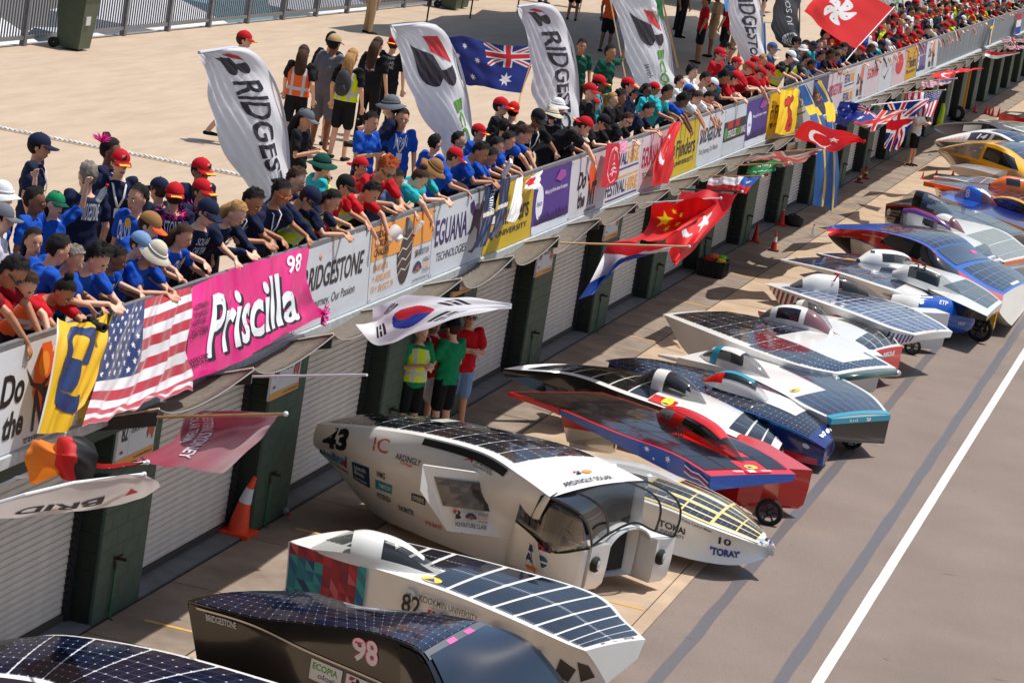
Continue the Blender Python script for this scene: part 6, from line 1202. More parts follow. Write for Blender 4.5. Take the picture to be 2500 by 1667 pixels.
def arch(u, v): a = math.pi*u; return MIDP-fdir*(.05+.9*v)+ldir*(-.44*math.cos(a))+np.array([0, 0, .5+.34*math.sin(a)])
V, F, uv = patch(arch, 0, 1, 0, 1, 16, 3, 0, .02); mk('arch', V, F, wm, c, smooth=True)
NBs = [B1-ldir*.17, B1+ldir*.0]
Ptop = W([(1345, 1214, 1.38), (1395, 1190, 1.4), (1490, 1180, 1.4), (1578, 1175, 1.34)]); g = MIDP-fdir*.1
Pbot = np.array([B1-ldir*.16+[0, 0, .68]+fdir*-.02, B1+ldir*.2-fdir*.08+[0, 0, .78], MIDP-fdir*.06+[0, 0, .9], B2-ldir*.2-fdir*.08+[0, 0, .78], B2+ldir*.16-fdir*.02+[0, 0, .68]])
PT5 = np.array([cr(Ptop, x_) for x_ in (0, .28, .55, .8, 1)])
def bub(u, v):
    a = cr(PT5, u); b_ = cr(Pbot, u); q = a*(1-v)+b_*v; s_ = math.sin(v*math.pi)
    return q+fdir*.2*s_+np.array([0, 0, .13*s_])+ldir*.07*s_*(2*u-1)
for nm, a, b_, mt in (('windscreen', .24, .78, glass('bubble_glass', (96, 104, 110), .3)), ('side_screen', 0, .24, glass('side_smoke', (18, 18, 22), .86, .05)), ('side_screen', .78, 1, glass('bubble_glass'))):
    V, F, uv = patch(bub, a, b_, 0, 1, 12, 12, 0, 0); mk(nm, V, F, mt, c, smooth=True)
for pts in ([bub(.24, q/10) for q in range(11)], [bub(.78, q/10) for q in range(11)], [bub(q/16, 0) for q in range(17)], [bub(q/16, 1) for q in range(17)], [bub(0, q/8) for q in range(9)], [bub(1, q/8) for q in range(9)]):
    t = MB(); t.tube([tuple(q) for q in pts], .015, 6); t.build('screen_frame', M('frame_dark', (34, 34, 38), .4), c)
SBp = [W([(1262, 1268, .9), (1300, 1300, .8), (1352, 1345, .68)]), W([(1278, 1205, 1.2), (1310, 1200, 1.26), (1350, 1222, 1.3)])]
e0 = [B1-ldir*.17-fdir*.04+[0, 0, .66]]; lowp = np.vstack([SBp[0], e0]); upp = np.vstack([SBp[1], [bub(0, .5)]]); SB = lambda u, v: cr(lowp, u)*(1-v)+cr(upp, u)*v+np.array([-.0, -.05, 0])
V, F, uv = patch(SB, 0, 1, 0, 1, 14, 6, .01, .004); mk('side_window', V, F, glass('side_smoke'), c, smooth=True)
for vv in (0, 1): t = MB(); t.tube([tuple(SB(q/10, vv)) for q in range(11)], .014, 6); t.build('window_seal', RUB, c)
SC_ = lambda u, v: (cr(np.vstack([cr(BN, .8), cr(BN, 1), B1-ldir*.175-fdir*.06+[0, 0, .14]]), u)*(1-v)+(lowp[0]*(1-u)+lowp[-1]*u)*v)+np.array([0, -.03, 0])
V, F, uv = patch(SC_, 0, 1, 0, 1, 10, 6, .0, .004); mk('front_flank', V, F, wm, c, smooth=True)
for k in range(2):
    for r_ in range(2): t = MB(); o3 = MIDP-fdir*(.75+.75*r_)+ldir*(-.28+.56*k); t.tube([tuple(o3+[0, 0, .35]), tuple(o3+[-.12, .05, 1.0])], [(.16, .07), (.13, .05)], 10, side=tuple(ldir)); t.build('seat', M('seat_dark', (40, 40, 44), .6), c)
t = MB(); t.tube([tuple(MIDP-fdir*.5-ldir*.4+[0, 0, .8]), tuple(MIDP-fdir*.35+[0, 0, .86]), tuple(MIDP-fdir*.5+ldir*.4+[0, 0, .8])], .05, 8); t.build('dashboard', DARKV, c)
for B_ in (B1, B2):
    q = B_-ldir*.06+fdir*.02+[0, 0, .46]; q = q-[.03, 0, 0]; t = MB(); t.lathe((q[0], q[1], q[2]), [(.09, -.03), (.095, .03), (.08, .05), (.06, .05)], 20, 0); t.build('headlight_ring', RUB, c, smooth=True); t = MB(); t.lathe((q[0], q[1], q[2]), [(.062, .045), (.05, .06), (.001, .066)], 16, 0); t.build('headlight', M('lamp_glass', (200, 204, 208), .08, metal=.7), c, smooth=True)
p = Print(S[1], .007); p.text('43', .04, .12, .1, .8, NUM, .05, .1).text('IC', .235, .34, .055, .42, (212, 80, 50), .0).text('ARDINGLY', .32, .28, .1, .16, (60, 60, 66)).text('College', .34, .18, .05, .09, (212, 80, 50)); p.build(c)
p = Print(S[0], .007); p.text('bluelizard', .02, .66, .11, .3, (24, 34, 48), .06, .15).text('bluelizard', .024, .68, .103, .27, (120, 190, 220), .01, .15).text('images.com', .05, .5, .08, .12, NUM, .02, .1); p.rect(.15, .52, .07, .36, (20, 50, 96)).text('Lincoln', .16, .76, .045, .08, (225, 228, 232)).text('Binns.', .16, .66, .04, .08, (225, 228, 232)).text('ELECTRONIC', .158, .56, .05, .04, (225, 228, 232)).disc(.11, .7, .02, .12, (190, 30, 40)).text('WMG', .25, .78, .035, .1, (60, 50, 60)).rect(.245, .58, .07, .14, (40, 140, 160)).text('TIMECO24', .26, .62, .05, .07, (225, 236, 240)).text('POTENZA', .25, .42, .06, .09, NUM).text('TRACMASTER', .34, .34, .07, .09, (40, 70, 50), .02)
p.text('CORBEAU', .56, .36, .07, .1, NUM, .02).text('cirrus laser ltd', .46, .28, .07, .09, (200, 60, 60)).rect(.4, .6, .06, .12, (24, 30, 30)).text('OWENENG', .405, .62, .05, .08, (225, 230, 228)).disc(.6, .72, .035, .22, (240, 208, 30)).shape([(0, 0), (1, 0), (.5, 1)], .605, .75, .025, .14, (40, 40, 130)).rect(.86, .14, .12, .6, (228, 230, 232)).rect(.865, .56, .11, .13, (24, 60, 130)).text('VISA', .87, .34, .09, .18, (24, 50, 120), .03, .25).rect(.865, .18, .11, .09, (232, 130, 50)); p.build(c); p = Print(SC_, .008); p.rect(.3, .62, .22, .2, (20, 40, 120)).rect(.39, .62, .03, .2, (210, 30, 40), 1).rect(.3, .69, .22, .05, (210, 30, 40)).disc(.32, .28, .18, .24, (40, 90, 130)).rect(.32, .38, .18, .04, (226, 228, 230)); p.build(c, 'flank_print')
p = Print(S[2], .008); p.text('ARDINGLY SOLAR', .8, .1, .0, .0, NUM); p = Print(S[2], .01); p.text('ARDINGLY SOLAR', .93, .2, .035, .5, NUM, .02, rot=-90); p.bmark(.86, .42, .03, .06, rot=-90); p.disc(.86, .5, .03, .1, (240, 150, 40)); p.build(c)
p = Print(S[1], .008); p.text('PRINCE ALBERT II', .6, .82, .11, .05, NUM).text('OF MONACO', .6, .75, .08, .05, NUM).text('FOUNDATION', .6, .68, .09, .05, NUM).shape([(0, 0), (.9, 1), (1, 0), (.7, .4)], .55, .72, .04, .14, (200, 40, 50)); p.build(c)
wheel(c, (B1-fdir*3.0)+[0, .1, .2], .21); wheel(c, B1-fdir*.8+[0, 0, .2], .2)
# ---- 10: white with yellow framed cells
AX_ = [(1490, 1138, .8), (1560, 1165, .8), (1620, 1215, .78), (1700, 1262, .7), (1800, 1305, .58), (1883, 1337, .42)]; L = W([(1300, 1130, .6), (1470, 1190, .72), (1620, 1240, .72), (1720, 1282, .64), (1810, 1315, .55), (1883, 1340, .4)]); R = W([(1440, 1110, .7), (1560, 1130, .75), (1700, 1180, .74), (1790, 1225, .66), (1850, 1280, .56), (1884, 1336, .42)])
c = carthing('solar_car', [L, R], 'white solar car 10 with yellow outlined cells and TORAY lettering on its nose'); S = hull(c, [lower(L, [.45, .55, .55, .48, .36, .1], [.1, .08, .08, .1, .12, .02], R), L, R, lower(R, [.45, .55, .5, .4, .3, .1], .08, L)], [WHITE]*3, [-.07, .07, .07])
YL = C((236, 206, 110), .3); stripe(c, S[1], .28, .9, .04, .96, WHITE, 'cell_bed', .003)
for (u0, u1, n_, v0, v1) in ((.3, .62, 2, .04, .32), (.3, .62, 2, .32, .62), (.62, .88, 2, .08, .4), (.62, .88, 2, .4, .7), (.62, .86, 1, .7, .95), (.36, .62, 1, .66, .95)):
    stripe(c, S[1], u0, u1, v0, v1, YL, 'cell_border', .006); panels(c, S[1], u0+.004, u1-.004, n_, v0+.02, v1-.02, 2, CB, (4, 2), (.008, .03), off=.012)
dome(c, (1345, 1158, .78), (1722, 1215, .76), [.04, .15, .2, .2, .18, .12, .02], [.02, .16, .26, .27, .23, .13, .02], [('canopy_shell', WHITE, .3, .4, 0, 1, 0), ('rear_window', SMOKE, 0, .3, 0, 1, 0), ('windscreen', GLASS, .4, 1, 0, 1, 0), ('seat', M('seat_dark', (40, 40, 44), .6), .4, .62, .1, .9, -.09)])
p = Print(S[0], .008); p.text('TOKAI', .38, .5, .12, .17, NUM, .03).text('UNIVERSITY', .38, .38, .12, .08, NUM, .01).text('10', .68, .55, .07, .24, NUM, .02).text("'TORAY'", .64, .2, .17, .22, (30, 60, 140), .05).text('Toray Carbon Magic', .48, .84, .16, .09, NUM, .01); p.build(c); p = Print(S[1], .012); p.bmark(.91, .3, .03, .3).disc(.945, .3, .03, .3, (60, 60, 140)).shape([(0, .3), (1, 0), (.6, 1)], .87, .1, .06, .2, (170, 190, 205)); p.build(c)
# ---- 30: red, blue underside edge with stars
L = W([(1240, 957, .95), (1355, 994, .93), (1504, 1056, .88), (1640, 1106, .82), (1736, 1162, .72)]); R = W([(1470, 958, .95), (1623, 1008, .93), (1800, 1072, .88), (1883, 1113, .82), (1943, 1157, .72)])
c = carthing('solar_car', [L, R], 'red solar car 30 with blue starred side and twin red front fairings'); S = hull(c, [lower(L, [.05, .08, .16, .26, .2], [.02, .03, .03, .02, .02], R), L, R, lower(R, [.05, .08, .12, .14, .1], .03, L)], [BLUE, RED, RED], [0, .01, 0]); stripe(c, S[0], 0, .27, 0, 1, RED, 'red_edge')
panels(c, S[1], .01, .94, 6, .03, .5, 2, CR_, (1, 1), (.003, .012)); panels(c, S[1], .01, .94, 6, .5, .97, 2, CR_, (1, 1), (.003, .012), lambda u, v: .5 < u < .86 and v < .66)
dome(c, (1600, 1012, .9), (1815, 1128, .8), [.02, .2, .23, .23, .2, .12, .02], [.02, .24, .3, .31, .28, .16, .02], [('canopy_shell', RED, .0, .14, 0, 1, 0), ('canopy_shell', RED, .3, .42, 0, 1, 0), ('canopy_shell', RED, .1, .78, .32, .68, .003), ('canopy_shell', RED, 0, 1, 0, .12, .004), ('canopy_shell', RED, 0, 1, .88, 1, .004), ('rear_window', glass('pale_window', (170, 176, 178), .4), .14, .3, .1, .9, 0), ('side_window', glass('side_smoke'), .42, .7, .1, .9, 0), ('windscreen', GLASS, .7, 1, .1, .9, 0)])
num = Print(lambda u, v: at(1652, 1052, z=1.12)+np.array([.12*u, -.09, .15*v-.06]), .02); num.text('30', 0, 0, 1, 1, NUM, .02); num.build(c, 'number'); stripe(c, S[1], .84, .99, .44, .72, RED, 'nose_fairing', .01); p = Print(S[1], .014); p.disc(.895, .5, .05, .14, (240, 208, 60)).shape([(0, 0), (1, 0), (.5, 1)], .905, .53, .03, .08, (60, 60, 140)).rect(.955, .47, .03, .08, (232, 232, 234)).text('ARROW', .955, .3, .0, .0, NUM).text('ARROW', .96, .3, .02, .12, (236, 236, 236), .02).text('ARROW', .96, .62, .02, .12, (236, 236, 236), .02); p.build(c)
p = Print(S[0], .006)
for u, v, s in ((.62, .5, .028), (.66, .2, .014), (.72, .4, .03)): p.shape(star(.5, .5, .5, 7, .45), u, v, s, s*14, (220, 226, 236))
for k, cc in enumerate(((232, 232, 236), (200, 30, 40), (232, 232, 236), (20, 50, 130))): p.shape([(0, .9), (.3, .6), (.6, .8), (1, .2), (1, 0), (.6, .6), (.3, .4), (0, .7)], .83, .1+.16*k, .16, .4, cc)
p.build(c)
rp = pod(c, at(1385, 1085, z=.15), at(1500, 1108, z=.12), .16, .12, .84, WHITE); fr = MB(); q0, q1, q2, q3 = at(1368, 1004, z=.84), at(1506, 1062, z=.84), at(1500, 1105, z=.3), at(1384, 1078, z=.3)
t = MB(); t.prism([tuple(q) for q in (q0, q1, q2, q3)], (0, .1, 0)); t.build('rear_fairing', WHITE, c); FS = quadS(q3, q2, q0, q1); p = Print(FS, .004); p.shape([(0, .5), (1, .25), (1, 1), (0, 1)], 0, 0, 1, 1, (196, 30, 36)).rect(.3, .3, .45, .6, (232, 232, 234)).bmark(.34, .66, .1, .18).wsc(.46, .6, .28, .24).text('ADVENTURE CLASS', .33, .5, .38, .08, NV, .02).text('integral', .34, .32, .22, .12, NUM, .02); p.build(c, 'fairing_print')
for A_, B_ in (((1640, 1150), (1828, 1235)), ((1790, 1150), (1930, 1240))): pod(c, at(*A_, z=.15), at(*B_, z=.15), .46, .12, .7, RED, 'front_fairing', blunt=1)
wheel(c, at(1878, 1250, z=.17), .19)
# ---- black and white bullet
L = W([(1230, 900, .82), (1390, 915, .8), (1520, 960, .78), (1660, 1010, .72), (1760, 1052, .62), (1850, 1090, .5), (1895, 1110, .42)]); R = W([(1480, 903, .82), (1560, 912, .8), (1640, 930, .78), (1740, 966, .72), (1820, 1000, .62), (1875, 1045, .5), (1908, 1085, .42)])
c = carthing('solar_car', [L, R], 'slim white topped black sided solar car with red patch behind its canopy'); S = hull(c, [lower(L, [.12, .45, .5, .5, .45, .35, .2], [.05, .08, .08, .08, .08, .1, .1], R), L, R, lower(R, [.12, .45, .5, .45, .4, .3, .2], .08, L)], [BLACK, WHITE, BLACK], [-.06, .09, .05])
panels(c, S[1], .04, .4, 6, .06, .94, 3, CK, (2, 1), (.006, .02)); panels(c, S[1], .68, .92, 3, .1, .9, 4, CK, (1, 3), (.01, .02)); stripe(c, S[1], .4, .47, .03, .2, RED, 'red_patch', .008)
dome(c, (1555, 930, .86), (1724, 985, .8), [.08, .19, .21, .2, .16, .02], [.05, .26, .31, .29, .2, .02], [('canopy_shell', WHITE, .28, .45, 0, 1, 0), ('rear_window', SMOKE, 0, .28, 0, 1, 0), ('windscreen', glass('dark_bubble', (40, 44, 50), .5), .45, 1, 0, 1, 0), ('seat', DARKV, .4, .75, .1, .9, -.08)])
p = Print(S[1], .012); p.disc(.43, .03, .03, .2, (236, 210, 40)).shape([(0, 0), (1, 0), (.5, 1)], .435, .06, .02, .12, (40, 40, 130)).text('BRIDGESTONE', .925, .3, .0, 0, NUM).bmark(.93, .6, .015, .14); p.build(c); 
NS = lambda u, v: cr(np.array([cr(L, .985)+[.02, -.02, .0], cr(L, 1)*.3+cr(R, 1)*.7+[.03, -.02, 0]]), u)*(v)+cr(np.array([cr(L, .985)+[.05, -.04, -.12], cr(R, 1)+[.05, -.03, -.12]]), u)*(1-v); p = Print(NS, .02); p.rect(0, .1, 1, .8, (26, 28, 32)).bmark(.05, .2, .22, .6, (232, 232, 232), (232, 232, 232)).disc(.32, .2, .25, .6, (226, 226, 226)).text('SOLAR CAR', .62, .5, .3, .22, (226, 226, 226)); p.build(c, 'nose_print')
# ---- deep blue bullet with red belly
L = W([(1477, 880, .85), (1600, 922, .8), (1750, 978, .74), (1870, 1022, .66), (1960, 1062, .55), (2015, 1095, .4)]); R = W([(1640, 888, .85), (1740, 905, .8), (1880, 940, .74), (1980, 980, .66), (2022, 1020, .55), (2034, 1070, .4)])
c = carthing('solar_car', [L, R], 'deep blue solar car with light blue domed canopy and white marks on its nose'); S = hull(c, [lower(L, [.12, .4, .5, .5, .42, .28], [.06, .08, .1, .1, .1, .05], R), L, R, lower(R, [.12, .4, .5, .5, .4, .28], .08, L)], [DBL, DBL, DBL], [-.07, .07, .05])
panels(c, S[1], .01, .84, 6, .03, .97, 2, CD, (5, 5), (.003, .012)); stripe(c, S[0], 0, .9, .93, 1, TEAL, 'light_blue_edge', .008); stripe(c, S[0], .45, .95, 0, .22, RED, 'red_belly', .006)
stripe(c, S[1], .3, .68, .3, .66, WHITE, 'canopy_base', .012); dome(c, (1722, 930, .86), (1876, 978, .78), [.13, .19, .21, .2, .16, .08], [.04, .22, .28, .27, .2, .03], [('canopy_shell', WHITE, 0, 1, 0, .2, 0), ('canopy_shell', RED, 0, .3, .1, .6, .003), ('canopy_top', TEAL, .1, .75, .38, .9, .004), ('side_window', SMOKE, .25, .8, .18, .4, 0), ('windscreen', GLASS, .72, 1, .18, .85, 0), ('far_side', WHITE, 0, .75, .88, 1, 0)])
p = Print(S[1], .01); p.bmark(.88, .2, .045, .2, (232, 234, 238), (232, 234, 238), rot=-90 if False else 0).disc(.885, .45, .045, .2, (230, 232, 238)).disc(.885, .7, .045, .2, (230, 232, 238)); p.build(c); p = Print(S[0], .01); p.disc(.8, .5, .06, .2, (205, 214, 222)).text('C', .5, .5, .04, .34, (200, 200, 200)); p.build(c)
# ---- teal nosed white and black
L = W([(1655, 872, .8), (1790, 905, .8), (1900, 955, .78), (1960, 990, .75), (2028, 1022, .68)]); R = W([(1840, 842, .8), (1960, 880, .8), (2060, 925, .78), (2130, 965, .75), (2172, 1012, .68)])
c = carthing('solar_car', [L, R], 'solar car with bright teal nose over a black front and white teal canopy'); S = hull(c, [lower(L, [.3, .42, .42, .4, .34], [.04, .05, .1, .1, .02], R), L, R, lower(R, [.3, .4, .45, .5, .46], [.05, .05, .05, .1], L)], [WHITE, WHITE, BLACK], [-.02, .035, 0])
panels(c, S[1], .3, .95, 5, .5, .95, 2, CB, (6, 2), (.002, .006)); panels(c, S[1], .62, .95, 3, .04, .5, 2, CB, (6, 2), (.002, .006)); stripe(c, S[1], .955, 1, 0, 1, TEAL, 'teal_nose', .008)
dome(c, (1712, 870, .82), (1880, 925, .8), [.06, .17, .2, .19, .15, .02], [.04, .24, .3, .28, .18, .02], [('canopy_shell', WHITE, .18, .6, .3, .75, .004), ('canopy_band', TEAL, .22, .32, 0, 1, .006), ('canopy_shell', WHITE, 0, .5, .7, 1, .002), ('canopy_shell', WHITE, 0, 1, 0, .1, 0), ('rear_window', SMOKE, 0, .22, .1, .8, 0), ('windscreen', glass('dark_bubble'), .32, 1, .08, 1, 0)])
dome(c, (1608, 868, .68), (1760, 905, .7), [.03, .08, .1, .1, .08], [.04, .08, .1, .12, .1], [('tail_boom', WHITE, 0, 1, 0, 1, 0)])
FRN = quadS(cr(L, 1)+[.01, 0, -.34], cr(R, 1)+[.0, 0, -.46], cr(L, 1)+[.01, 0, -.09], cr(R, 1)+[.01, 0, -.09]); t = MB(); t.prism([tuple(FRN(0, 0)), tuple(FRN(1, 0)), tuple(FRN(1, 1)), tuple(FRN(0, 1))], (-.05, 0, 0)); t.build('black_front', BLACK, c); NB = quadS(cr(L, 1)+[.02, 0, -.085], cr(R, 1)+[.02, 0, -.085], cr(L, 1)+[.02, 0, .0], cr(R, 1)+[.02, 0, .0]); t = MB(); t.prism([tuple(NB(0, 0)), tuple(NB(1, 0)), tuple(NB(1, 1)), tuple(NB(0, 1))], (-.06, 0, 0)); t.build('teal_bumper', TEAL, c); p = Print(NB, .004); p.text('S.I.G', .3, .2, .14, .5, (220, 232, 236), .03).bmark(.58, .15, .08, .65, (230, 236, 240), (230, 236, 240)); p.build(c)
p = Print(S[1], .012); p.disc(.52, .1, .04, .14, (240, 208, 40)).shape([(0, 0), (1, 0), (.5, 1)], .53, .12, .02, .1, (60, 50, 140)); p.build(c); wheel(c, at(2080, 1068, z=.17), .18)
# ---- white with dark green nose and engraved bird tail
L = W([(1618, 767, .98), (1700, 800, .98), (1840, 855, .95), (1960, 895, .9), (2050, 913, .82)]); R = W([(1775, 760, .98), (1870, 775, .98), (2040, 815, .95), (2130, 865, .9), (2188, 898, .82)])
c = carthing('solar_car', [L, R], 'long white solar car with dark green nose edge and engraved bird on its fin'); S = hull(c, [lower(L, [.04, .5, .45, .4, .12], [.05, .03, .03, .05, .03], R), L, R, lower(R, [.04, .4, .4, .3, .12], .05, L)], [WHITE, WHITE, WHITE], [0, .03, 0])
panels(c, S[1], .03, .46, 5, .08, .92, 1, CD, (4, 6), (.004, .02), lambda u, v: False); panels(c, S[1], .46, .72, 3, .03, .42, 1, CD, (4, 3), (.004, .02)); panels(c, S[1], .72, .95, 2, .05, .95, 2, cells('cells_dotblue', (30, 50, 74), (60, 80, 104), .012, .1, (232, 236, 238)), (4, 4), (.004, .02)); stripe(c, S[0], .3, 1, .1, .35, DGR, 'green_line', .006)
dome(c, (1852, 775, .98), (2035, 820, .94), [.04, .17, .22, .22, .19, .1], [.04, .27, .36, .36, .27, .04], [('canopy_shell', WHITE, 0, 1, 0, 1, 0), ('rear_window', SMOKE, .02, .16, .1, .5, .005), ('side_window', M('side_window'), .25, .55, .1, .34, .006), ('windscreen', glass('rosy_screen', (120, 70, 80), .75), .62, .95, .08, .5, .006)]); stripe(c, S[1], .44, .82, .42, .9, WHITE, 'canopy_base', .01)
t = MB(); a, b_ = at(2040, 925, z=.78), at(2190, 910, z=.78); t.tube([tuple(a), tuple(b_)], (.05), 10); t.build('green_nose', DGR, c, smooth=True); NB = quadS(a+[.04, -.03, -.04], b_+[.04, -.03, -.04], a+[.04, -.03, .05], b_+[.04, -.03, .05])
for q in (a, b_): t = MB(); t.ball(tuple(q), (.07, .09, .055), 12, 8); t.build('headlight', M('lamp_glass'), c, smooth=True)
q0, q1, q2, q3 = at(1668, 790, z=.9), at(1790, 830, z=.86), at(1760, 880, z=.2), at(1676, 855, z=.2); t = MB(); t.prism([tuple(q) for q in (q0, q1, q2, q3)], (0, .14, 0)); t.build('tail_fin', WHITE, c); p = Print(quadS(q3, q2, q0, q1), .005); p.rect(0, 0, 1, .28, (24, 34, 30))
for q in range(150): x_, y_ = rnd.rand()*.85, rnd.rand()*.75+.2; s = .03+.04*rnd.rand(); p.shape([(0, .3), (.8, 0), (1, .5), (.3, .8)], x_, y_, s*1.5, s, (28, 28, 28))
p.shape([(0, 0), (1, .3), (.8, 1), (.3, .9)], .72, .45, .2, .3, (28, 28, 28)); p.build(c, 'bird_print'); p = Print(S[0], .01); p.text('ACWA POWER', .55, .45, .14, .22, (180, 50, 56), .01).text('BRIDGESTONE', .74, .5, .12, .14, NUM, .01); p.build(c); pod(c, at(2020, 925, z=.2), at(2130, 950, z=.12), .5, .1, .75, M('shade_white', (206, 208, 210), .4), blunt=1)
# ---- 21: red body, white deck (mostly hidden)
L = W([(1850, 758, .8), (1990, 790, .8), (2090, 842, .78), (2120, 862, .7)]); R = W([(2030, 772, .8), (2110, 783, .8), (2160, 800, .78), (2200, 845, .7)])
c = carthing('solar_car', [L, R], 'red solar car 21 with clear bubble behind the white domed one'); S = hull(c, [lower(L, [.1, .4, .4, .3], .04, R), L, R, lower(R, [.1, .3, .4, .4], .05, L)], [RED, WHITE, RED], [0, .03, 0]); panels(c, S[1], .3, .96, 5, .5, .95, 2, CK, (1, 5), (.006, .03)); panels(c, S[1], .62, .96, 3, .08, .5, 2, CK, (1, 5), (.006, .03))
dome(c, (1905, 765, .85), (2032, 800, .82), [.06, .17, .2, .17, .02], [.04, .3, .36, .26, .02], [('canopy_shell', WHITE, .3, .42, 0, 1, 0), ('windscreen', SMOKE, 0, .3, 0, 1, 0), ('windscreen', GLASS, .42, 1, 0, 1, 0)]); NB = quadS(cr(L, 1)+[.02, 0, -.5], cr(R, 1)+[.02, 0, -.5], cr(L, 1)+[.03, 0, .0], cr(R, 1)+[.03, 0, .0]); t = MB(); t.prism([tuple(NB(0, 0)), tuple(NB(1, 0)), tuple(NB(1, 1)), tuple(NB(0, 1))], (-.1, 0, 0)); t.build('red_front', RED, c); p = Print(NB, .006); p.bmark(.2, .76, .12, .16, (232, 232, 232), (232, 232, 232)).text('RECLE', .42, .76, .34, .16, (236, 236, 236), .05); p.build(c)
# ---- 7: pale cells, brown pattern tail
L = W([(1865, 692, .98), (1950, 720, .98), (2080, 765, .95), (2170, 800, .9), (2235, 818, .82)]); R = W([(1985, 698, .98), (2080, 712, .98), (2210, 745, .95), (2290, 785, .9), (2326, 810, .82)])
c = carthing('solar_car', [L, R], 'pale blue celled solar car 7 with maroon pattern on its tail and AUSRT lettering'); S = hull(c, [lower(L, [.04, .5, .42, .34, .1], [.1, .04, .05, .06, .03], R), L, R, lower(R, [.04, .4, .4, .3, .1], .05, L)], [WHITE, WHITE, WHITE], [0, .03, 0]); panels(c, S[1], .1, .95, 6, .06, .94, 3, CL, (4, 2), (.004, .016))
dome(c, (1930, 700, 1.0), (2168, 738, .96), [.06, .2, .22, .21, .17, .03], [.05, .3, .34, .32, .22, .02], [('canopy_shell', WHITE, .0, .45, 0, 1, 0), ('rear_window', SMOKE, .0, .1, .05, .5, .004), ('windscreen', glass('dark_bubble'), .45, .65, 0, 1, 0), ('windscreen', GLASS, .65, 1, 0, 1, 0), ('seat', DARKV, .5, .8, .1, .9, -.1)])
p = Print(S[0], .007); 
for q in range(7): p.shape([(0, 0), (.4, 0), (1, 1), (.6, 1)], .02+.034*q, .1, .04, .8, (150, 50, 46)); p.shape([(0, 0), (.3, 0), (1, 1), (.7, 1)], .72+.036*q, .1, .05, .7, (60, 70, 140))
p.text('THE UNIVERSITY', .27, .78, .1, .08, NUM).text('of ADELAIDE', .27, .6, .1, .14, NUM).disc(.41, .4, .05, .34, (190, 30, 40)).text('A', .425, .46, .02, .2, (236, 236, 236), .03).text('USRT', .465, .42, .11, .26, NUM, .03).text('tindo', .6, .4, .08, .26, (222, 110, 60), .03).text('solar', .63, .12, .08, .24, (130, 130, 134), .03); p.build(c)
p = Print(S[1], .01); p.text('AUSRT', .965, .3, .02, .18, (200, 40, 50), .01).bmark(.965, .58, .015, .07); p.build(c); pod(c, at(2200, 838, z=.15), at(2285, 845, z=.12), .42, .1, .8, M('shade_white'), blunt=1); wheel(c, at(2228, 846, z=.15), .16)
CS = M('face_num', (190, 30, 40)); E_ = Print(lambda u, v: cr(W([(2035, 690, 1.18), (2050, 693, 1.18)]), u)+np.array([0, -.21+.06*v, .16*(v-.5)+.12]), .02); E_.text('7', 0, 0, 1, 1, (190, 30, 40), .03); E_.build(c, 'number')
# ---- the long decked white car behind 23, yellow fairing at its nose
L = W([(1992, 618, .9), (2100, 645, .92), (2230, 690, .9), (2330, 735, .85), (2410, 772, .75)]); R = W([(2085, 620, .9), (2220, 638, .92), (2330, 668, .9), (2400, 702, .82), (2448, 738, .72)])
c = carthing('solar_car', [L, R], 'white solar car with small blue yellow flag, long canopy and yellow nose fairing'); S = hull(c, [lower(L, [.05, .2, .25, .25, .1], .04, R), L, R, lower(R, .1, .04, L)], [BLACK, WHITE, WHITE], [0, .02, 0]); panels(c, S[1], .02, .26, 3, .06, .94, 1, CB, (3, 4), (.004, .02)); panels(c, S[1], .6, .96, 3, .3, .95, 2, CB, (4, 3), (.003, .01)); stripe(c, S[1], .15, .22, .0, .14, YELP, 'yellow_patch', .009)
dome(c, (2095, 640, .92), (2236, 655, .88), [.08, .19, .22, .22, .18, .06], [.08, .28, .32, .32, .26, .03], [('canopy_shell', WHITE, 0, .85, .3, 1, 0), ('canopy_shell', WHITE, 0, .3, 0, .4, 0), ('canopy_shell', WHITE, 0, 1, 0, .08, 0), ('side_window', glass('side_smoke'), .3, .5, .08, .3, 0), ('windscreen', GLASS, .5, 1, .08, 1, -.004)]); p = Print(lambda u, v: at(2126, 620, z=1.1)+np.array([.09*u, -.1, .09*v]), .01); p.rect(0, 0, 1, 1, (20, 84, 150)).rect(0, .4, 1, .2, (246, 200, 24)).rect(.3, 0, .2, 1, (246, 200, 24), 1); p.build(c, 'flag_sticker')
q0 = at(2440, 738, z=.7); pod(c, q0+[-.5, .03, 0], q0+[.0, -.03, 0], .14, .1, .66, YELP, 'yellow_fairing', blunt=1); t = MB(); t.box((q0[0]-.35, q0[1]-.6, .15), (q0[0]-.1, q0[1]-.08, .62)); t.build('black_front', BLACK, c)
# ---- 23: long dark deck, white canopy, blue nose on three wheels
L = W([(1903, 633, .9), (2040, 665, .92), (2140, 697, .9), (2200, 716, .84), (2262, 738, .74)]); R = W([(2005, 628, .9), (2160, 640, .92), (2240, 657, .9), (2290, 674, .84), (2325, 705, .74)])
c = carthing('solar_car', [L, R], 'white solar car 23 with blue egg shaped nose and exposed spoked wheels'); S = hull(c, [lower(L, [.03, .12, .4, .5, .5], .05, R), L, R, lower(R, [.03, .1, .3, .4, .5], .05, L)], [WHITE, WHITE, WHITE], [-.02, .02, 0]); panels(c, S[1], .02, .66, 6, .06, .94, 2, CB, (4, 3), (.003, .01))
p = Print(S[0], .008); p.text('Diab', .8, .5, .07, .14, (40, 110, 170)).text('Parker', .68, .58, .08, .12, NUM).text('CHALLENGER', .56, .7, .1, .09, NV); p.build(c)
EC = W([(2175, 752, .52), (2230, 762, .55), (2290, 768, .54), (2350, 778, .5), (2380, 786, .47)])
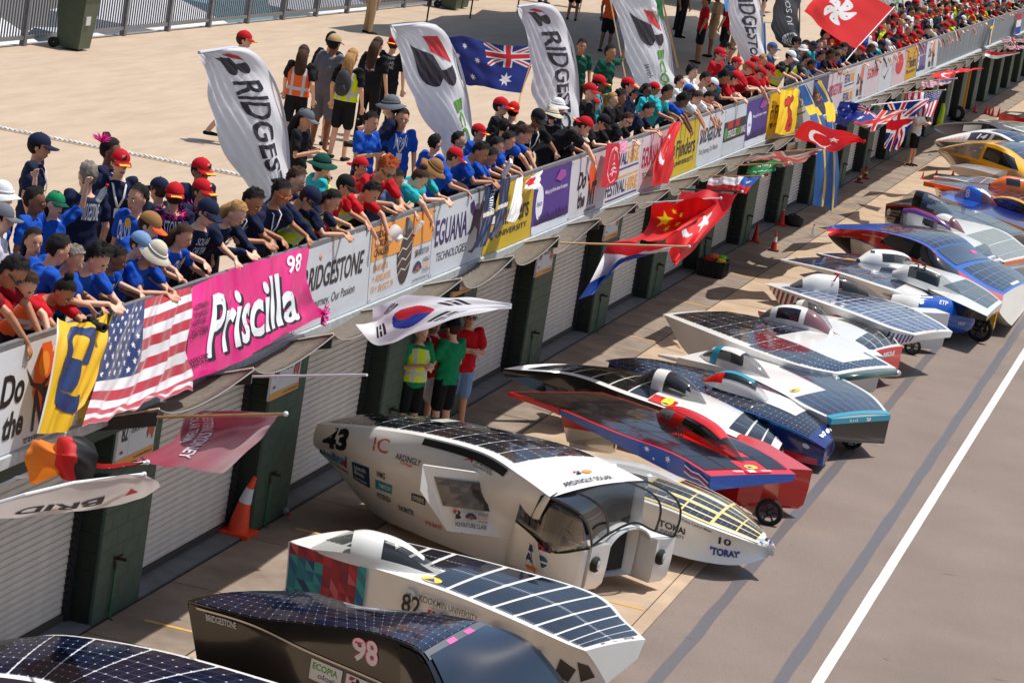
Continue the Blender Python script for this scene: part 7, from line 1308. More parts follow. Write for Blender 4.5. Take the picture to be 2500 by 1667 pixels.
def egg(u, t): a = cr(EC, u); w_ = max(.001, .36*(1-max(0, (u-.25)/.75)**2.6)**.5*(.75+.6*min(u, .4))); th = 2*math.pi*t; return a+np.array([0, -w_*.9*math.cos(th), w_*math.sin(th)])
V, F, uv = patch(egg, .12, .999, 0, 1, 26, 22, 0, 0); mk('nose_body', V, F, BLUE, c, smooth=True); V, F, uv = patch(egg, 0, .3, 0, 1, 5, 22, .012, 0); mk('rear_body', V, F, WHITE, c, smooth=True)
dome(c, (2178, 672, .98), (2362, 740, .72), [.1, .21, .24, .23, .18, .03], [.1, .33, .38, .36, .26, .02], [('canopy_shell', WHITE, 0, 1, 0, .1, 0), ('canopy_shell', WHITE, 0, .6, .4, 1, .002), ('canopy_shell', WHITE, 0, .2, 0, 1, 0), ('windscreen', glass('dark_bubble'), .2, .55, .1, .4, 0), ('windscreen', GLASS, .55, 1, .1, 1, 0), ('driver_seat', DARKV, .3, .6, .1, .9, -.1)])
num = Print(lambda u, v: at(2232, 655, z=1.3)+np.array([.24*u, -.1, .12*v]), .03); num.text('23', 0, 0, 1, 1, NUM, .01); num.build(c, 'number')
p = Print(egg, .01); p.text('ETP', .5, .12, .08, .05, (226, 232, 240), .02).text('HUST', .72, .98-.03, .1, .04, (226, 232, 240), .02).text('HUST', .62, .2, .1, .05, (226, 232, 240), .02); p.disc(.3, .1, .05, .04, (226, 232, 240)).rect(.3, .18, .12, .02, (226, 232, 240)); p.build(c)
w1 = at(2287, 800, z=.27); w2 = at(2393, 803, z=.27); wheel(c, w1, .26, .08, -.2); wheel(c, w2, .26, .08, -.2)
for q in (w1, w2): t = MB(); t.tube([tuple(q), tuple(at(2340, 790, z=.42))], .02, 6); t.build('suspension_arm', RUB, c)
for a, b_ in ((2318, 764), (2402, 762)): t = MB(); q = at(a, b_, z=.62); t.tube([tuple(q-np.array([.1, -.05, 0])), tuple(q)], .025, 8); t.build('mirror_arm', BLUE, c)
# ---- blue and red cruiser
A0 = W([(2060, 610, .45), (2100, 650, .3), (2200, 690, .25), (2330, 745, .22), (2440, 790, .2), (2470, 795, .25)]); A1 = W([(2022, 575, .95), (2100, 588, .9), (2190, 640, .78), (2300, 690, .68), (2390, 735, .6), (2440, 762, .5)]); A2 = W([(2014, 558, 1.05), (2120, 562, 1.22), (2200, 577, 1.32), (2260, 600, 1.3), (2310, 640, 1.05), (2400, 700, .72), (2450, 720, .62)]); A3 = W([(2080, 552, 1.05), (2200, 548, 1.22), (2290, 560, 1.35), (2350, 580, 1.32), (2405, 625, 1.0), (2480, 660, .75), (2515, 690, .6)])
c = carthing('solar_car', [A2, A3], 'large cruiser with blue roof edge, red side band and dark curved cell roof'); S = hull(c, [A0, A1, A2, A3, lower(A3, .6, .02, A2)], [WHITE, RED, BLUE, WHITE], [.02, .04, .06, 0], N=60)
stripe(c, S[1], .28, .72, .42, .97, M('side_window'), 'side_window', .008); panels(c, S[2], .2, .55, 2, .06, .95, 1, CB, (4, 6), (.003, .01)); stripe(c, S[2], .56, .7, .08, .94, M('blue_windscreen'), 'windscreen', .008); panels(c, S[2], .72, .97, 1, .1, .92, 1, CB, (6, 7), (.003, .01)); stripe(c, S[1], .1, .95, .02, .12, BLUE, 'blue_line', .008); stripe(c, S[0], 0, .14, 0, 1, DARKV, 'tail_panel', .008)
p = Print(S[1], .009); p.text('ETS engineering', .16, .62, .12, .12, (232, 232, 236), .01).disc(.64, .1, .03, .24, (244, 220, 40)).shape([(0, 0), (1, 0), (.5, 1)], .645, .14, .02, .14, (60, 60, 140)); p.build(c); p = Print(S[2], .012); p.rect(.94, .4, .03, .25, (232, 234, 238)).shape([(0, 0), (1, 0), (1, 1), (0, 1)], .62, .72, .03, .12, (232, 80, 150)); p.build(c)
wheel(c, at(2405, 778, z=.22), .24); stripe(c, S[1], .86, .96, .2, .6, M('lamp_glass'), 'headlight', .01)
# ---- 20 purple canopy, white
L = W([(2060, 550, .95), (2200, 565, .95), (2350, 610, .9), (2420, 640, .8)]); R = W([(2170, 548, .95), (2290, 560, .95), (2400, 590, .9), (2460, 635, .8)])
c = carthing('solar_car', [L, R], 'white solar car 20 with pointed purple canopy top'); S = hull(c, [lower(L, [.1, .3, .2, .06], .04, R), L, R, lower(R, .1, .04, L)], [WHITE, WHITE, WHITE], [0, .02, 0]); panels(c, S[1], .7, .9, 2, .1, .9, 1, CD, (3, 6), (.004, .02)); panels(c, S[1], .02, .3, 2, .1, .9, 1, CR_, (3, 3), (.004, .02)); p = Print(S[1], .01); p.text('Ortus', .93, .25, .04, .5, NUM, .01); p.build(c)
dome(c, (2200, 545, 1.0), (2335, 580, .95), [.12, .16, .18, .17, .13, .02], [.34, .4, .38, .34, .24, .02], [('canopy_shell', WHITE, .1, .55, 0, .5, 0), ('side_window', glass('pale_window'), 0, .12, 0, .5, 0), ('canopy_top', PUR, 0, .85, .26, .85, .01), ('side_window', glass('side_smoke'), .4, .6, .08, .24, .004), ('windscreen', GLASS, .6, 1, 0, 1, 0), ('canopy_shell', WHITE, 0, .6, .8, 1, 0)])
num = Print(lambda u, v: at(2243, 552, z=1.2)+np.array([.14*u, -.2, .1*v]), .01); num.text('20', 0, 0, 1, 1, (232, 226, 236), .02); num.build(c, 'number')
# ---- white bubble with woven cells and orange nose, next to purple
L = W([(2200, 550, .9), (2330, 590, .9), (2420, 625, .85), (2450, 640, .8)]); R = W([(2320, 530, .9), (2440, 560, .9), (2500, 600, .85), (2530, 625, .8)])
c = carthing('solar_car', [L, R], 'white solar car with fine woven cells and orange edged nose'); S = hull(c, [lower(L, .2, .04, R), L, R, lower(R, .2, .04, L)], [WHITE, WHITE, WHITE], [0, .02, 0]); panels(c, S[1], .3, .95, 3, .06, .95, 2, cells('cells_woven', (30, 34, 40), (190, 186, 176), .14, 0), (16, 12), (.01, .02)); NB = quadS(cr(L, 1)+[.02, 0, -.08], cr(R, 1)+[.02, 0, -.08], cr(L, 1)+[.02, 0, 0], cr(R, 1)+[.02, 0, 0]); t = MB(); t.prism([tuple(NB(0, 0)), tuple(NB(1, 0)), tuple(NB(1, 1)), tuple(NB(0, 1))], (-.05, 0, 0)); t.build('orange_nose', ORG, c)
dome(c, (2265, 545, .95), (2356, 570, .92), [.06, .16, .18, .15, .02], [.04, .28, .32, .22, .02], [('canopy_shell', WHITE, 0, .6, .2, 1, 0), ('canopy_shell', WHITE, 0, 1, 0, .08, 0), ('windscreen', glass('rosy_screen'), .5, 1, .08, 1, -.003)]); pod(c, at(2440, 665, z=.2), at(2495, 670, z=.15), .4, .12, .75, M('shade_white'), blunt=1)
# ---- black cabin with orange red belt line
A0 = W([(2160, 545, .2), (2200, 560, .15), (2320, 590, .3), (2420, 610, .5)]); A1 = W([(2163, 498, .95), (2230, 503, .95), (2330, 540, .88), (2440, 585, .8)]); A2 = W([(2250, 480, .95), (2330, 500, .95), (2400, 520, .9), (2510, 570, .8)]); c = carthing('solar_car', [A1, A2], 'black sided solar car with orange red belt line and large clear cabin'); S = hull(c, [A0, A1, A2, lower(A2, .4, .05, A1)], [BLACK, BLACK, RED], [.02, .02, 0]); stripe(c, S[0], 0, 1, .93, 1, C((226, 70, 30)), 'orange_line', .008, nu=30); stripe(c, S[0], .3, 1, .3, .6, RED, 'red_swoosh'); panels(c, S[1], .52, .98, 3, .05, .95, 2, CB, (6, 4), (.004, .02))
dome(c, (2200, 490, .95), (2332, 525, .9), [.12, .21, .23, .22, .17, .03], [.08, .32, .36, .33, .22, .02], [('canopy_shell', BLACK, .26, .42, 0, 1, 0), ('canopy_shell', BLACK, .2, .7, .4, .7, .003), ('rear_window', GLASS, 0, .26, 0, 1, 0), ('windscreen', glass('blue_bubble', (120, 140, 160), .4), .42, 1, 0, 1, 0), ('seat', M('seat_blue', (60, 110, 170), .6), .38, .6, .1, .9, -.1)]); p = Print(S[0], .01); p.text('NOVA SUPER', .09, .66, .14, .1, (226, 226, 226), .01).text('SOL INVICTUS', .09, .52, .14, .1, (226, 226, 226), .01).disc(.02, .48, .06, .34, (226, 226, 226)).rect(.03, .16, .16, .3, (226, 226, 226)).bmark(.04, .3, .03, .12).wsc(.08, .28, .1, .14); p.build(c)
# ---- 8 blue and yellow
A1 = W([(2290, 470, .85), (2360, 510, .85), (2440, 535, .8), (2520, 565, .75)]); A2 = W([(2380, 470, .85), (2440, 480, .85), (2500, 500, .8), (2560, 530, .75)]); c = carthing('solar_car', [A1, A2], 'yellow sided solar car with navy yellow canopy top behind the blue number 8'); S = hull(c, [lower(A1, [.1, .4, .45], .04, A2), A1, A2, lower(A2, .3, .04, A1)], [YELP, DBL, YELP], [-.03, .05, 0]); dome(c, (2412, 492, .9), (2540, 530, .85), [.06, .16, .2, .16, .03], [.05, .24, .3, .24, .03], [('canopy_shell', DBL, 0, .7, 0, 1, 0), ('canopy_stripe', YELP, .0, .9, .3, .42, .006), ('windscreen', SMOKE, .6, 1, 0, 1, .004)]); p = Print(S[0], .01); p.rect(.28, .4, .16, .4, (228, 228, 226)).bmark(.29, .5, .03, .2).wsc(.33, .46, .1, .26); p.build(c)
A1 = W([(2295, 482, .9), (2340, 495, .9), (2400, 510, .85), (2440, 515, .8)]); A2 = W([(2350, 470, .9), (2400, 480, .9), (2450, 492, .85), (2480, 505, .8)]); c = carthing('solar_car', [A1, A2], 'blue and white solar car 8 with tall boxy canopy'); S = hull(c, [lower(A1, .2, .04, A2), A1, A2, lower(A2, .2, .04, A1)], [WHITE, BLUE, WHITE], [0, .02, 0]); dome(c, (2330, 482, .9), (2435, 505, .85), [.08, .17, .2, .18, .03], [.1, .36, .38, .28, .03], [('canopy_shell', BLUE, .22, .6, 0, 1, 0), ('rear_window', glass('rosy_window', (180, 130, 130), .6), 0, .22, 0, 1, 0), ('canopy_stripe', WHITE, .55, .8, .3, 1, .004), ('windscreen', glass('rosy_screen'), .6, 1, 0, 1, 0)])
num = Print(lambda u, v: at(2358, 480, z=1.06)+np.array([.1*u, -.2, .22*v]), .01); num.text('8', 0, 0, 1, 1, (232, 232, 236), .03); num.build(c, 'number')
# ---- orange TIGRE
A1 = W([(2255, 443, .98), (2330, 458, .95), (2420, 480, .92), (2520, 530, .85)]); A2 = W([(2290, 440, .98), (2400, 448, .95), (2500, 462, .92), (2600, 500, .85)]); c = carthing('solar_car', [A1, A2], 'orange solar car with TIGRI lettering on its fin and orange cabin'); S = hull(c, [lower(A1, .12, .03, A2), A1, A2, lower(A2, .12, .03, A1)], [ORG, ORG, ORG], [0, .02, 0]); panels(c, S[1], .04, .98, 5, .06, .95, 2, CB, (4, 3), (.006, .02)); q0, q1, q2, q3 = at(2282, 458, z=.88), at(2350, 470, z=.86), at(2345, 500, z=.4), at(2286, 480, z=.4)
t = MB(); t.prism([tuple(q) for q in (q0, q1, q2, q3)], (0, .08, 0)); t.build('tail_fin', ORG, c); p = Print(quadS(q3, q2, q0, q1), .006); p.text('TIGRI', .12, .4, .8, .4, (226, 220, 206), .03, .2); p.build(c)
dome(c, (2415, 455, .98), (2545, 480, .9), [.04, .2, .23, .22, .06], [.1, .34, .38, .34, .05], [('cabin_shell', ORG, 0, 1, 0, 1, 0), ('side_window', M('side_window'), .25, .5, .12, .34, .006), ('side_window', M('side_window'), .58, .85, .12, .34, .006)]); dome(c, (2422, 432, 1.1), (2510, 450, 1.1), [.06, .16, .18, .12], [.05, .26, .3, .05], [('bubble', GLASS, 0, 1, 0, 1, 0)])
# ---- slim pale blue celled tail
A1 = W([(2278, 431, .95), (2340, 440, .95), (2430, 465, .92)]); A2 = W([(2300, 430, .95), (2380, 430, .95), (2440, 438, .92)]); c = carthing('solar_car', [A1, A2], 'slim pale solar car tail with blue cells just behind the orange car'); S = hull(c, [lower(A1, [.03, .2, .3], .08, A2), A1, A2, lower(A2, .2, .04, A1)], [M('beige_paint', (196, 176, 150), .4), WHITE, WHITE], [0, .01, 0]); panels(c, S[1], .05, .95, 5, .08, .92, 1, CB, (2, 3), (.012, .03))
A1 = W([(2320, 405, .9), (2370, 412, .9), (2440, 430, .88)]); A2 = W([(2360, 400, .9), (2400, 405, .9), (2460, 418, .88)]); c = carthing('solar_car', [A1, A2], 'grey beige solar car tail below the yellow cruiser'); hull(c, [lower(A1, [.1, .35, .4], .06, A2), A1, A2, lower(A2, .2, .04, A1)], [M('beige_paint'), SIL, WHITE], [0, .01, 0])
# ---- yellow cruiser
A0 = W([(2305, 385, .5), (2335, 412, .25), (2420, 440, .25), (2540, 480, .25)]); A1 = W([(2288, 367, .85), (2360, 385, .75), (2430, 410, .7), (2540, 445, .65)]); A2 = W([(2295, 364, .95), (2360, 352, 1.15), (2412, 351, 1.28), (2455, 366, 1.25), (2500, 400, .95)]); A3 = W([(2350, 355, .95), (2420, 345, 1.15), (2470, 346, 1.28), (2520, 356, 1.25), (2580, 390, .95)]); c = carthing('solar_car', [A2, A3], 'yellow solar cruiser with grey sponsor marked tail and dark side window'); S = hull(c, [A0, A1, A2, A3, lower(A3, .6, .02, A2)], [YELP, YELP, YELP, YELP], [.02, .04, .05, 0])
stripe(c, S[1], 0, .48, .1, .98, SIL, 'grey_tail', .006); stripe(c, S[0], 0, .4, 0, .9, SIL, 'grey_tail', .006); stripe(c, S[1], .52, .86, .2, .82, M('side_window'), 'side_window', .01); panels(c, S[2], .55, .95, 1, .1, .9, 1, CB, (4, 5), (.01, .01)); p = Print(S[1], .012)
for q in range(16): p.rect(.04+.4*rnd.rand(), .15+.7*rnd.rand(), .04, .05, [(60, 60, 66), (150, 50, 50), (226, 226, 226), (40, 80, 120)][q % 4], 1)
p.build(c); p = Print(S[0], .012); p.text('3', .62, .6, .05, .3, NUM, .03); p.build(c)
# ---- 14 white frame cruiser
A0 = W([(2290, 360, .6), (2310, 385, .35), (2420, 400, .3), (2520, 430, .3)]); A1 = W([(2281, 345, .95), (2340, 348, .9), (2400, 352, .88), (2500, 372, .8)]); A2 = W([(2285, 342, 1.0), (2330, 330, 1.12), (2390, 321, 1.25), (2440, 330, 1.22), (2480, 352, .98)]); A3 = W([(2330, 336, 1.0), (2380, 325, 1.12), (2440, 318, 1.25), (2490, 325, 1.22), (2530, 345, .98)]); c = carthing('solar_car', [A2, A3], 'solar cruiser 14 with white roof frame and honeycomb pattern tail'); S = hull(c, [A0, A1, A2, A3, lower(A3, .5, .02, A2)], [DBL, WHITE, WHITE, WHITE], [.02, .03, .05, 0])
stripe(c, S[1], .42, .66, .25, .92, C((40, 24, 50)), 'number_panel', .008); stripe(c, S[1], .7, .96, .2, .92, M('side_window'), 'side_window', .01); panels(c, S[2], .6, .98, 1, .1, .9, 1, CB, (3, 4), (.01, .01)); p = Print(S[1], .012); p.text('14', .52, .4, .11, .4, (232, 230, 238), .04, .1)
for q in range(14): a, b_ = .04+.05*(q % 7), .3+.22*(q//7); p.shape(star(.5, .5, .5, 6, .85), a, b_, .04, .2, (206, 90, 60)); p.shape(star(.5, .5, .5, 6, .85), a+.005, b_+.03, .03, .14, (226, 214, 204))
p.build(c)
# ---- dark grey boat shape, white slim deck, red tray
A1 = W([(2283, 306, .95), (2340, 302, .95), (2410, 303, .95), (2450, 322, .9)]); A2 = W([(2320, 300, .95), (2360, 298, .95), (2440, 300, .95), (2480, 318, .9)]); c = carthing('solar_car', [A1, A2], 'dark grey long bodied solar car below the yellow lifting post'); S = hull(c, [lower(A1, [.15, .5, .5, .4], [.02, .1, .1, .1], A2), A1, A2, lower(A2, .4, .05, A1)], [M('dark_grey_paint', (70, 64, 66), .35), M('dark_grey_paint'), BLACK], [-.03, .02, 0]); p = Print(S[0], .01); p.rect(.4, .5, .2, .4, (200, 196, 190)).bmark(.42, .58, .03, .24).wsc(.46, .56, .12, .26); p.build(c)
A1 = W([(2388, 293, .95), (2440, 305, .95), (2520, 330, .9)]); A2 = W([(2430, 292, .95), (2500, 300, .95), (2580, 320, .9)]); c = carthing('solar_car', [A1, A2], 'thin white solar car deck with fine cells near the right edge'); S = hull(c, [lower(A1, .1, .04, A2), A1, A2, lower(A2, .1, .04, A1)], [WHITE, WHITE, WHITE], [0, .01, 0]); panels(c, S[1], .1, .98, 3, .1, .9, 2, cells('cells_woven'), (9, 6), (.02, .03))
A1 = W([(2440, 279, .75), (2480, 285, .75), (2540, 300, .75)]); A2 = W([(2455, 272, .75), (2510, 275, .75), (2560, 285, .75)]); c = carthing('solar_car', [A1, A2], 'low red open topped solar car at the right edge by the row of cones'); S = hull(c, [lower(A1, .3, .02, A2), A1, A2, lower(A2, .3, .02, A1)], [RED, BLACK, RED], [0, 0, 0]); stripe(c, S[1], .2, .5, .1, .5, WHITE, 'white_sheet', .03)
# ================================================================ SMALL THINGS
def cone(px, py, h, label, col=(232, 62, 24), band=None, base=None, lean=0, group='traffic cones'):
    q = at(px, py, z=.016); o = thing('traffic_cone', (q[0], q[1], .016), label, 'traffic cone', group); mt = M('cone_%02x%02x%02x' % col, col, .45, noise=.12, ns=6); r = h*.19; V = []; F = []
    t = MB(); b_ = h*.27; t.box((-b_, -b_, 0), (b_, b_, h*.06)); mk('base', np.vstack(t.V), t.F, M('cone_base', (30, 30, 32), .7) if base else mt, o, local=True)
    def ring(z0, z1, nm, m_, off=0, n=6):
        t = MB(); t.tube([(lean*(z/h)**2*h, 0, z) for z in np.linspace(z0, z1, n)], [r*(1-.83*z/h)+off for z in np.linspace(z0, z1, n)], 16); mk(nm, np.vstack(t.V), t.F, m_, o, local=True, smooth=True, sharp=50)
    ring(h*.05, h, 'cone_body', mt)
    for i, (a, b2, cc) in enumerate(band or []): ring(h*a, h*b2, 'reflective_band', M('conestripe_%02x%02x%02x' % cc, cc, .4), .004, 4)
    return o
cone(580, 1302, .72, 'big orange cone with white band leaning by the second pillar', (240, 76, 40), [(.55, .8, (206, 214, 224))], lean=.16)
W3 = [(.48, .74, (226, 222, 218))]
cone(1888, 612, .42, 'red cone with white band on black base, alone on the pavement', (214, 50, 34), W3, True); cone(1843, 590, .43, 'plain red cone by the pillar, nearer one', (206, 30, 34)); cone(1907, 550, .43, 'plain red cone with pale collar beside the black bag', (206, 34, 32), [(.85, .9, (226, 210, 200))])
cone(2097, 446, .4, 'left one of two red yellow black striped cones', (196, 40, 34), [(.2, .34, (30, 28, 30)), (.36, .5, (226, 190, 60)), (.72, .8, (40, 30, 30))], True); cone(2112, 436, .4, 'right one of two red yellow black striped cones', (196, 40, 34), [(.2, .34, (30, 28, 30)), (.36, .5, (226, 190, 60)), (.72, .8, (40, 30, 30))], True)
for i, (a, b_, h) in enumerate([(2252, 437, .22), (2285, 430, .23), (2278, 444, .22), (2326, 428, .2)]): cone(a, b_, h, ['small orange cone, leftmost of four near the slim tail', 'small orange cone behind the second of four', 'small orange cone touching the slim tail', 'small orange cone, rightmost of four near the slim tail'][i], (240, 92, 40), group='small orange cones')
for i, (a, b_) in enumerate([(2379, 275), (2406, 279), (2414, 281), (2422, 284), (2437, 286)]): cone(a, b_, .36, 'red cone, %s from the left in the row near the right edge' % ORD[i].replace('nearest', 'first'), (208, 30, 34), None, True, group='red cones in a row at the right')
# crate of flags and bottles
q = at(1738, 672, z=.016); cr_ = thing('crate', (q[0], q[1], .016), 'black ribbed plastic crate full of red, yellow and green things', 'crate'); o_ = cr_; t = MB(); s = .26
for a, b_ in (((-s, -.3, 0), (-s+.01, .3, .32)), ((s-.01, -.3, 0), (s, .3, .32)), ((-s, -.3, 0), (s, -.29, .32)), ((-s, .29, 0), (s, .3, .32)), ((-s, -.3, 0), (s, .3, .01)), ((-s-.02, -.32, .31), (s+.02, -.28, .335)), ((-s-.02, .28, .31), (s+.02, .32, .335)), ((s-.02, -.32, .31), (s+.02, .32, .335)), ((-s-.02, -.32, .31), (-s+.02, .32, .335))): t.box(a, b_)
mk('tub', np.vstack(t.V), t.F, M('crate_plastic', (20, 21, 24), .45), cr_, local=True); t = MB()
for k in range(8): t.box((-s+.04+k*.066, -.315, .02), (-s+.055+k*.066, -.3, .3)); t.box((s, -.27+k*.075, .02), (s+.014, -.255+k*.075, .3))
mk('ribs', np.vstack(t.V), t.F, M('crate_plastic'), cr_, local=True)
for k, (x, y, z, r_, cc, lb) in enumerate([(-.1, -.12, .34, .1, (190, 30, 36), 'red cloth bundle in the crate'), (.08, .1, .34, .1, (180, 26, 30), 'second red bundle in the crate'), (.0, -.1, .42, .08, (226, 110, 50), 'orange bundle on top in the crate'), (.16, -.12, .35, .08, (240, 200, 40), 'yellow and red bundle in the crate'), (.14, .08, .4, .07, (120, 226, 40), 'bright green cloth in the crate')]):
    t = MB(); t.ball((0, 0, 0), (r_*1.2, r_, r_*.7), 12, 8, jit=.6); m_ = t.build('cloth_bundle', M('bundle%d' % k, cc, .7), None, local=True, smooth=True); m_.location = (q[0]+x, q[1]+y, z); tag(m_, lb, 'cloth bundle')
t = MB(); t.tube([(0, 0, 0), (-.05, .0, .28), (-.07, 0, .42)], [.02, .025, .03], 8); m_ = t.build('rolled_umbrella', M('dark_green', (24, 60, 50), .6), None, local=True, smooth=True); m_.location = (q[0]-.16, q[1]-.1, .2); tag(m_, 'dark green rolled handle standing in the crate', 'umbrella')
q = at(1935, 540, z=.12); t = MB(); t.ball((0, 0, 0), (.26, .18, .15), 16, 10, jit=.3); t.tube([(-.12, 0, .13), (0, 0, .19), (.12, 0, .13)], .012, 6); m_ = t.build('black_bag', M('bag_cloth', (18, 18, 20), .7, bump=.5), None, local=True, smooth=True); m_.location = tuple(q); tag(m_, 'round black bag lying between the cone and the pillar', 'bag')
# garage signs
def gsign(px0, py0, num, l1, l2, label):
    q = at(px0, py0, x=.02); y0 = q[1]; z0 = q[2]; S_ = lambda u, v: np.array([.03, y0+1.0*u, z0+.52*v]); o = thing('garage_sign', (0, y0+.5, z0), label, 'sign', 'team signs on the pillars'); t = MB(); t.box((.0, y0, z0), (.028, y0+1.0, z0+.52)); t.build('board', M('sign_white', (214, 218, 226), .5), o)
    p = Print(S_, .002); p.rect(0, 0, 1, .16, (226, 160, 80)).text(num, .08, .5, .16, .36, NV, .02).rect(.28, .2, .004, .74, (120, 124, 136), 1).text(l1, .32, .8, .4, .12, NV, .01).text(l2, .32, .58, .36, .14, NV, .01).shape([(0, .3), (.3, .9), (.5, .7), (.7, 1), (1, .4), (.8, 0), (.4, .3), (.1, .1)], .76, .3, .2, .6, (196, 96, 60)).shape([(.1, .5), (.3, .9), (.5, .7), (.7, 1), (.9, .5)], .76, .3, .2, .6, (60, 110, 160)).rect(.08, .26, .08, .06, (190, 40, 50)).text('www.worldsolarchallenge.org', .45, .04, .5, .07, NV); p.build(o)
gsign(277, 1145, '82', 'KUST (KOOKMIN UNIV.', 'SOLARCAR TEAM)', 'white garage sign numbered 82, nearest'); gsign(654, 980, '06', 'TOP DUTCH SOLAR RACING', 'Green Lightning', 'white garage sign numbered 06 behind the bare pole'); gsign(1101, 728, '09', 'SOLAR TEAM', 'Racer', 'white garage sign above the four people, half hidden'); gsign(1305, 678, '04', 'ANTAKARI', 'Intikallpa', 'white garage sign numbered 04'); gsign(1472, 590, '49', 'TEAM SOLARIS', 'S10', 'white garage sign numbered 49 by the drooping flag'); gsign(1921, 368, '25', 'SOLAR TEAM', 'Racer', 'far garage sign under the wooden pole')
# yellow post with wheel, hanging hi-vis vest, dark tripod on the pavement
q = at(2345, 298, z=.02); o = thing('lifting_trolley', tuple(q), 'tall yellow post with black wheel standing by the far garages', 'trolley'); t = MB(); t.box((-.05, -.05, 0), (.05, .05, 1.9)); mk('post', np.vstack(t.V), t.F, M('post_yellow', (206, 140, 30), .5), o, local=True); t = MB(); t.lathe((-.15, -.25, .3), [(.14, -.05), (.28, -.05), (.28, .05), (.14, .05)], 24, 1); mk('wheel', np.vstack(t.V), t.F, RUB, o, local=True, smooth=True); t = MB(); t.box((-.4, -.3, .02), (.5, -.22, .08)); mk('foot', np.vstack(t.V), t.F, RUB, o, local=True)
q = at(2296, 292, z=.9); t = MB(); t.tube([(0, 0, 0), (0, 0, .3), (.02, .02, .62), (0, 0, .82)], [(.24, .1), (.22, .1), (.17, .08), (.06, .05)], 12, side=(0, 1, 0)); m_ = t.build('hi_vis_vest', M('vest_bright', (190, 226, 30), .7, bump=.4, bs=8), None, local=True, smooth=True); m_.location = tuple(q-np.array([0, 0, .3])); tag(m_, 'bright yellow vest hung up by the far garages', 'vest')
# bins on the terrace
def bin_(px, py, label):
    q = at(px, py, z=ZT); o = thing('wheelie_bin', (q[0]+.1, q[1]+.3, ZT), label, 'bin', 'green wheelie bins'); gm = M('bin_green', (68, 82, 64), .5, noise=.2, ns=5); t = MB(); a = [(-.22, -.26), (.22, -.26), (.22, .26), (-.22, .26)]; b_ = [(-.29, -.33), (.29, -.33), (.29, .35), (-.29, .35)]; V = [(x, y, 0.04) for x, y in a]+[(x, y, .98) for x, y in b_]
    t.add(V, [(0, 3, 2, 1), (4, 5, 6, 7), (0, 1, 5, 4), (1, 2, 6, 5), (2, 3, 7, 6), (3, 0, 4, 7)]); mk('bin_body', np.vstack(t.V), t.F, gm, o, local=True); t = MB(); t.box((-.31, -.36, .98), (.31, .38, 1.04)); t.tube([(-.31, .0, 1.02), (.31, 0, 1.06)], .02, 6); mk('lid', np.vstack(t.V), t.F, gm, o, local=True)
    for yy in (-.2,): t = MB(); t.lathe((-.28, -.3, .1), [(.02, -.03), (.06, -.04), (.1, -.03), (.1, .03), (.06, .04), (.02, .03)], 18, 1); mk('wheel', np.vstack(t.V), t.F, RUB, o, local=True, smooth=True)
    t = MB(); t.box((.225, -.2, .5), (.285, .0, .66)); mk('sticker', np.vstack(t.V), t.F, M('sticker', (190, 196, 190), .6), o, local=True)
bin_(150, 120, 'green wheelie bin with torn sticker at the left of the rear railing'); bin_(1082, 22, 'green wheelie bin at the top edge, left one of a pair'); bin_(1100, 18, 'green wheelie bin at the top edge, right one of a pair')
# rope lying on the terrace
a = at(-30, 307, z=ZT+.02); b_ = at(615, 434, z=ZT+.02); t = MB(); n_ = 150
for s in (0, math.pi): t.tube([tuple(a*(1-i/n_)+b_*(i/n_)+np.array([0, .02*math.cos(i*1.1+s), .012+.012*math.sin(i*1.1+s)])) for i in range(n_+1)], .014, 5)
tag(t.build('twisted_rope', M('white_rope', (232, 230, 226), .8)), 'long white twisted rope lying across the terrace at left', 'rope')
# shade sail on poles; it stands above the frame and shades the terrace
SO = [(800, 69), (880, 60), (950, 60), (990, 55), (1045, 52), (1078, 40), (1120, 38), (1160, 36), (1178, 24), (1230, 30), (1330, 28), (1420, 30), (1560, 40), (1700, 40), (1800, 120), (1760, 175), (1640, 190), (1560, 205), (1460, 178), (1400, 172), (1250, 150), (1080, 120), (960, 93), (880, 80)]
hS = 4.6; off = np.array([SUN.x, SUN.y, SUN.z])*hS/SUN.z; P = [at(a_, b2, z=ZT)+off for a_, b2 in SO]; sh = thing('shade_sail', tuple(np.mean(P, axis=0)*[1, 1, 0]+[0, 0, ZT]), 'dark scalloped shade sail on poles over the back of the terrace', 'shade sail')
t = MB(); t.prism([tuple(q) for q in P], (0, 0, .02)); t.build('sail', M('sail_cloth', (60, 62, 66), .9), sh)
for a_, b2 in ((1041, 57), (1147, 46), (1262, 32)): q = at(a_, b2, z=ZT); t = MB(); t.tube([tuple(q), (q[0], q[1], ZT+hS)], .022, 8); t.build('pole', M('black_pole', (24, 26, 30), .5), sh)
t = MB(); q = at(1400, 90, z=ZT); t.tube([tuple(q), (q[0]+.3, q[1], ZT+hS)], .016, 6); q = at(1530, 205, z=ZT); t.tube([tuple(q), (q[0]-1.4, q[1]-1.5, ZT+hS)], .014, 6); t.build('guy_line', ROPE, sh)
q = at(1840, 70, z=ZT); cv = thing('event_canopy', (q[0]-3, q[1]+6, ZT), 'pale green event canopy roof at the top edge behind the dark flag', 'canopy'); t = MB(); x, y = q[0]-3.5, q[1]+7; t.add([(x-3, y-3, ZT+2.2), (x+3, y-3, ZT+2.2), (x+3, y+3, ZT+2.2), (x-3, y+3, ZT+2.2), (x, y, ZT+3.2), (x-3, y-3, ZT+2.0), (x+3, y-3, ZT+2.0), (x+3, y+3, ZT+2.0)], [(0, 1, 4), (1, 2, 4), (2, 3, 4), (3, 0, 4), (5, 6, 1, 0), (6, 7, 2, 1)]); t.build('roof', M('canopy_green', (150, 186, 176), .7), cv)
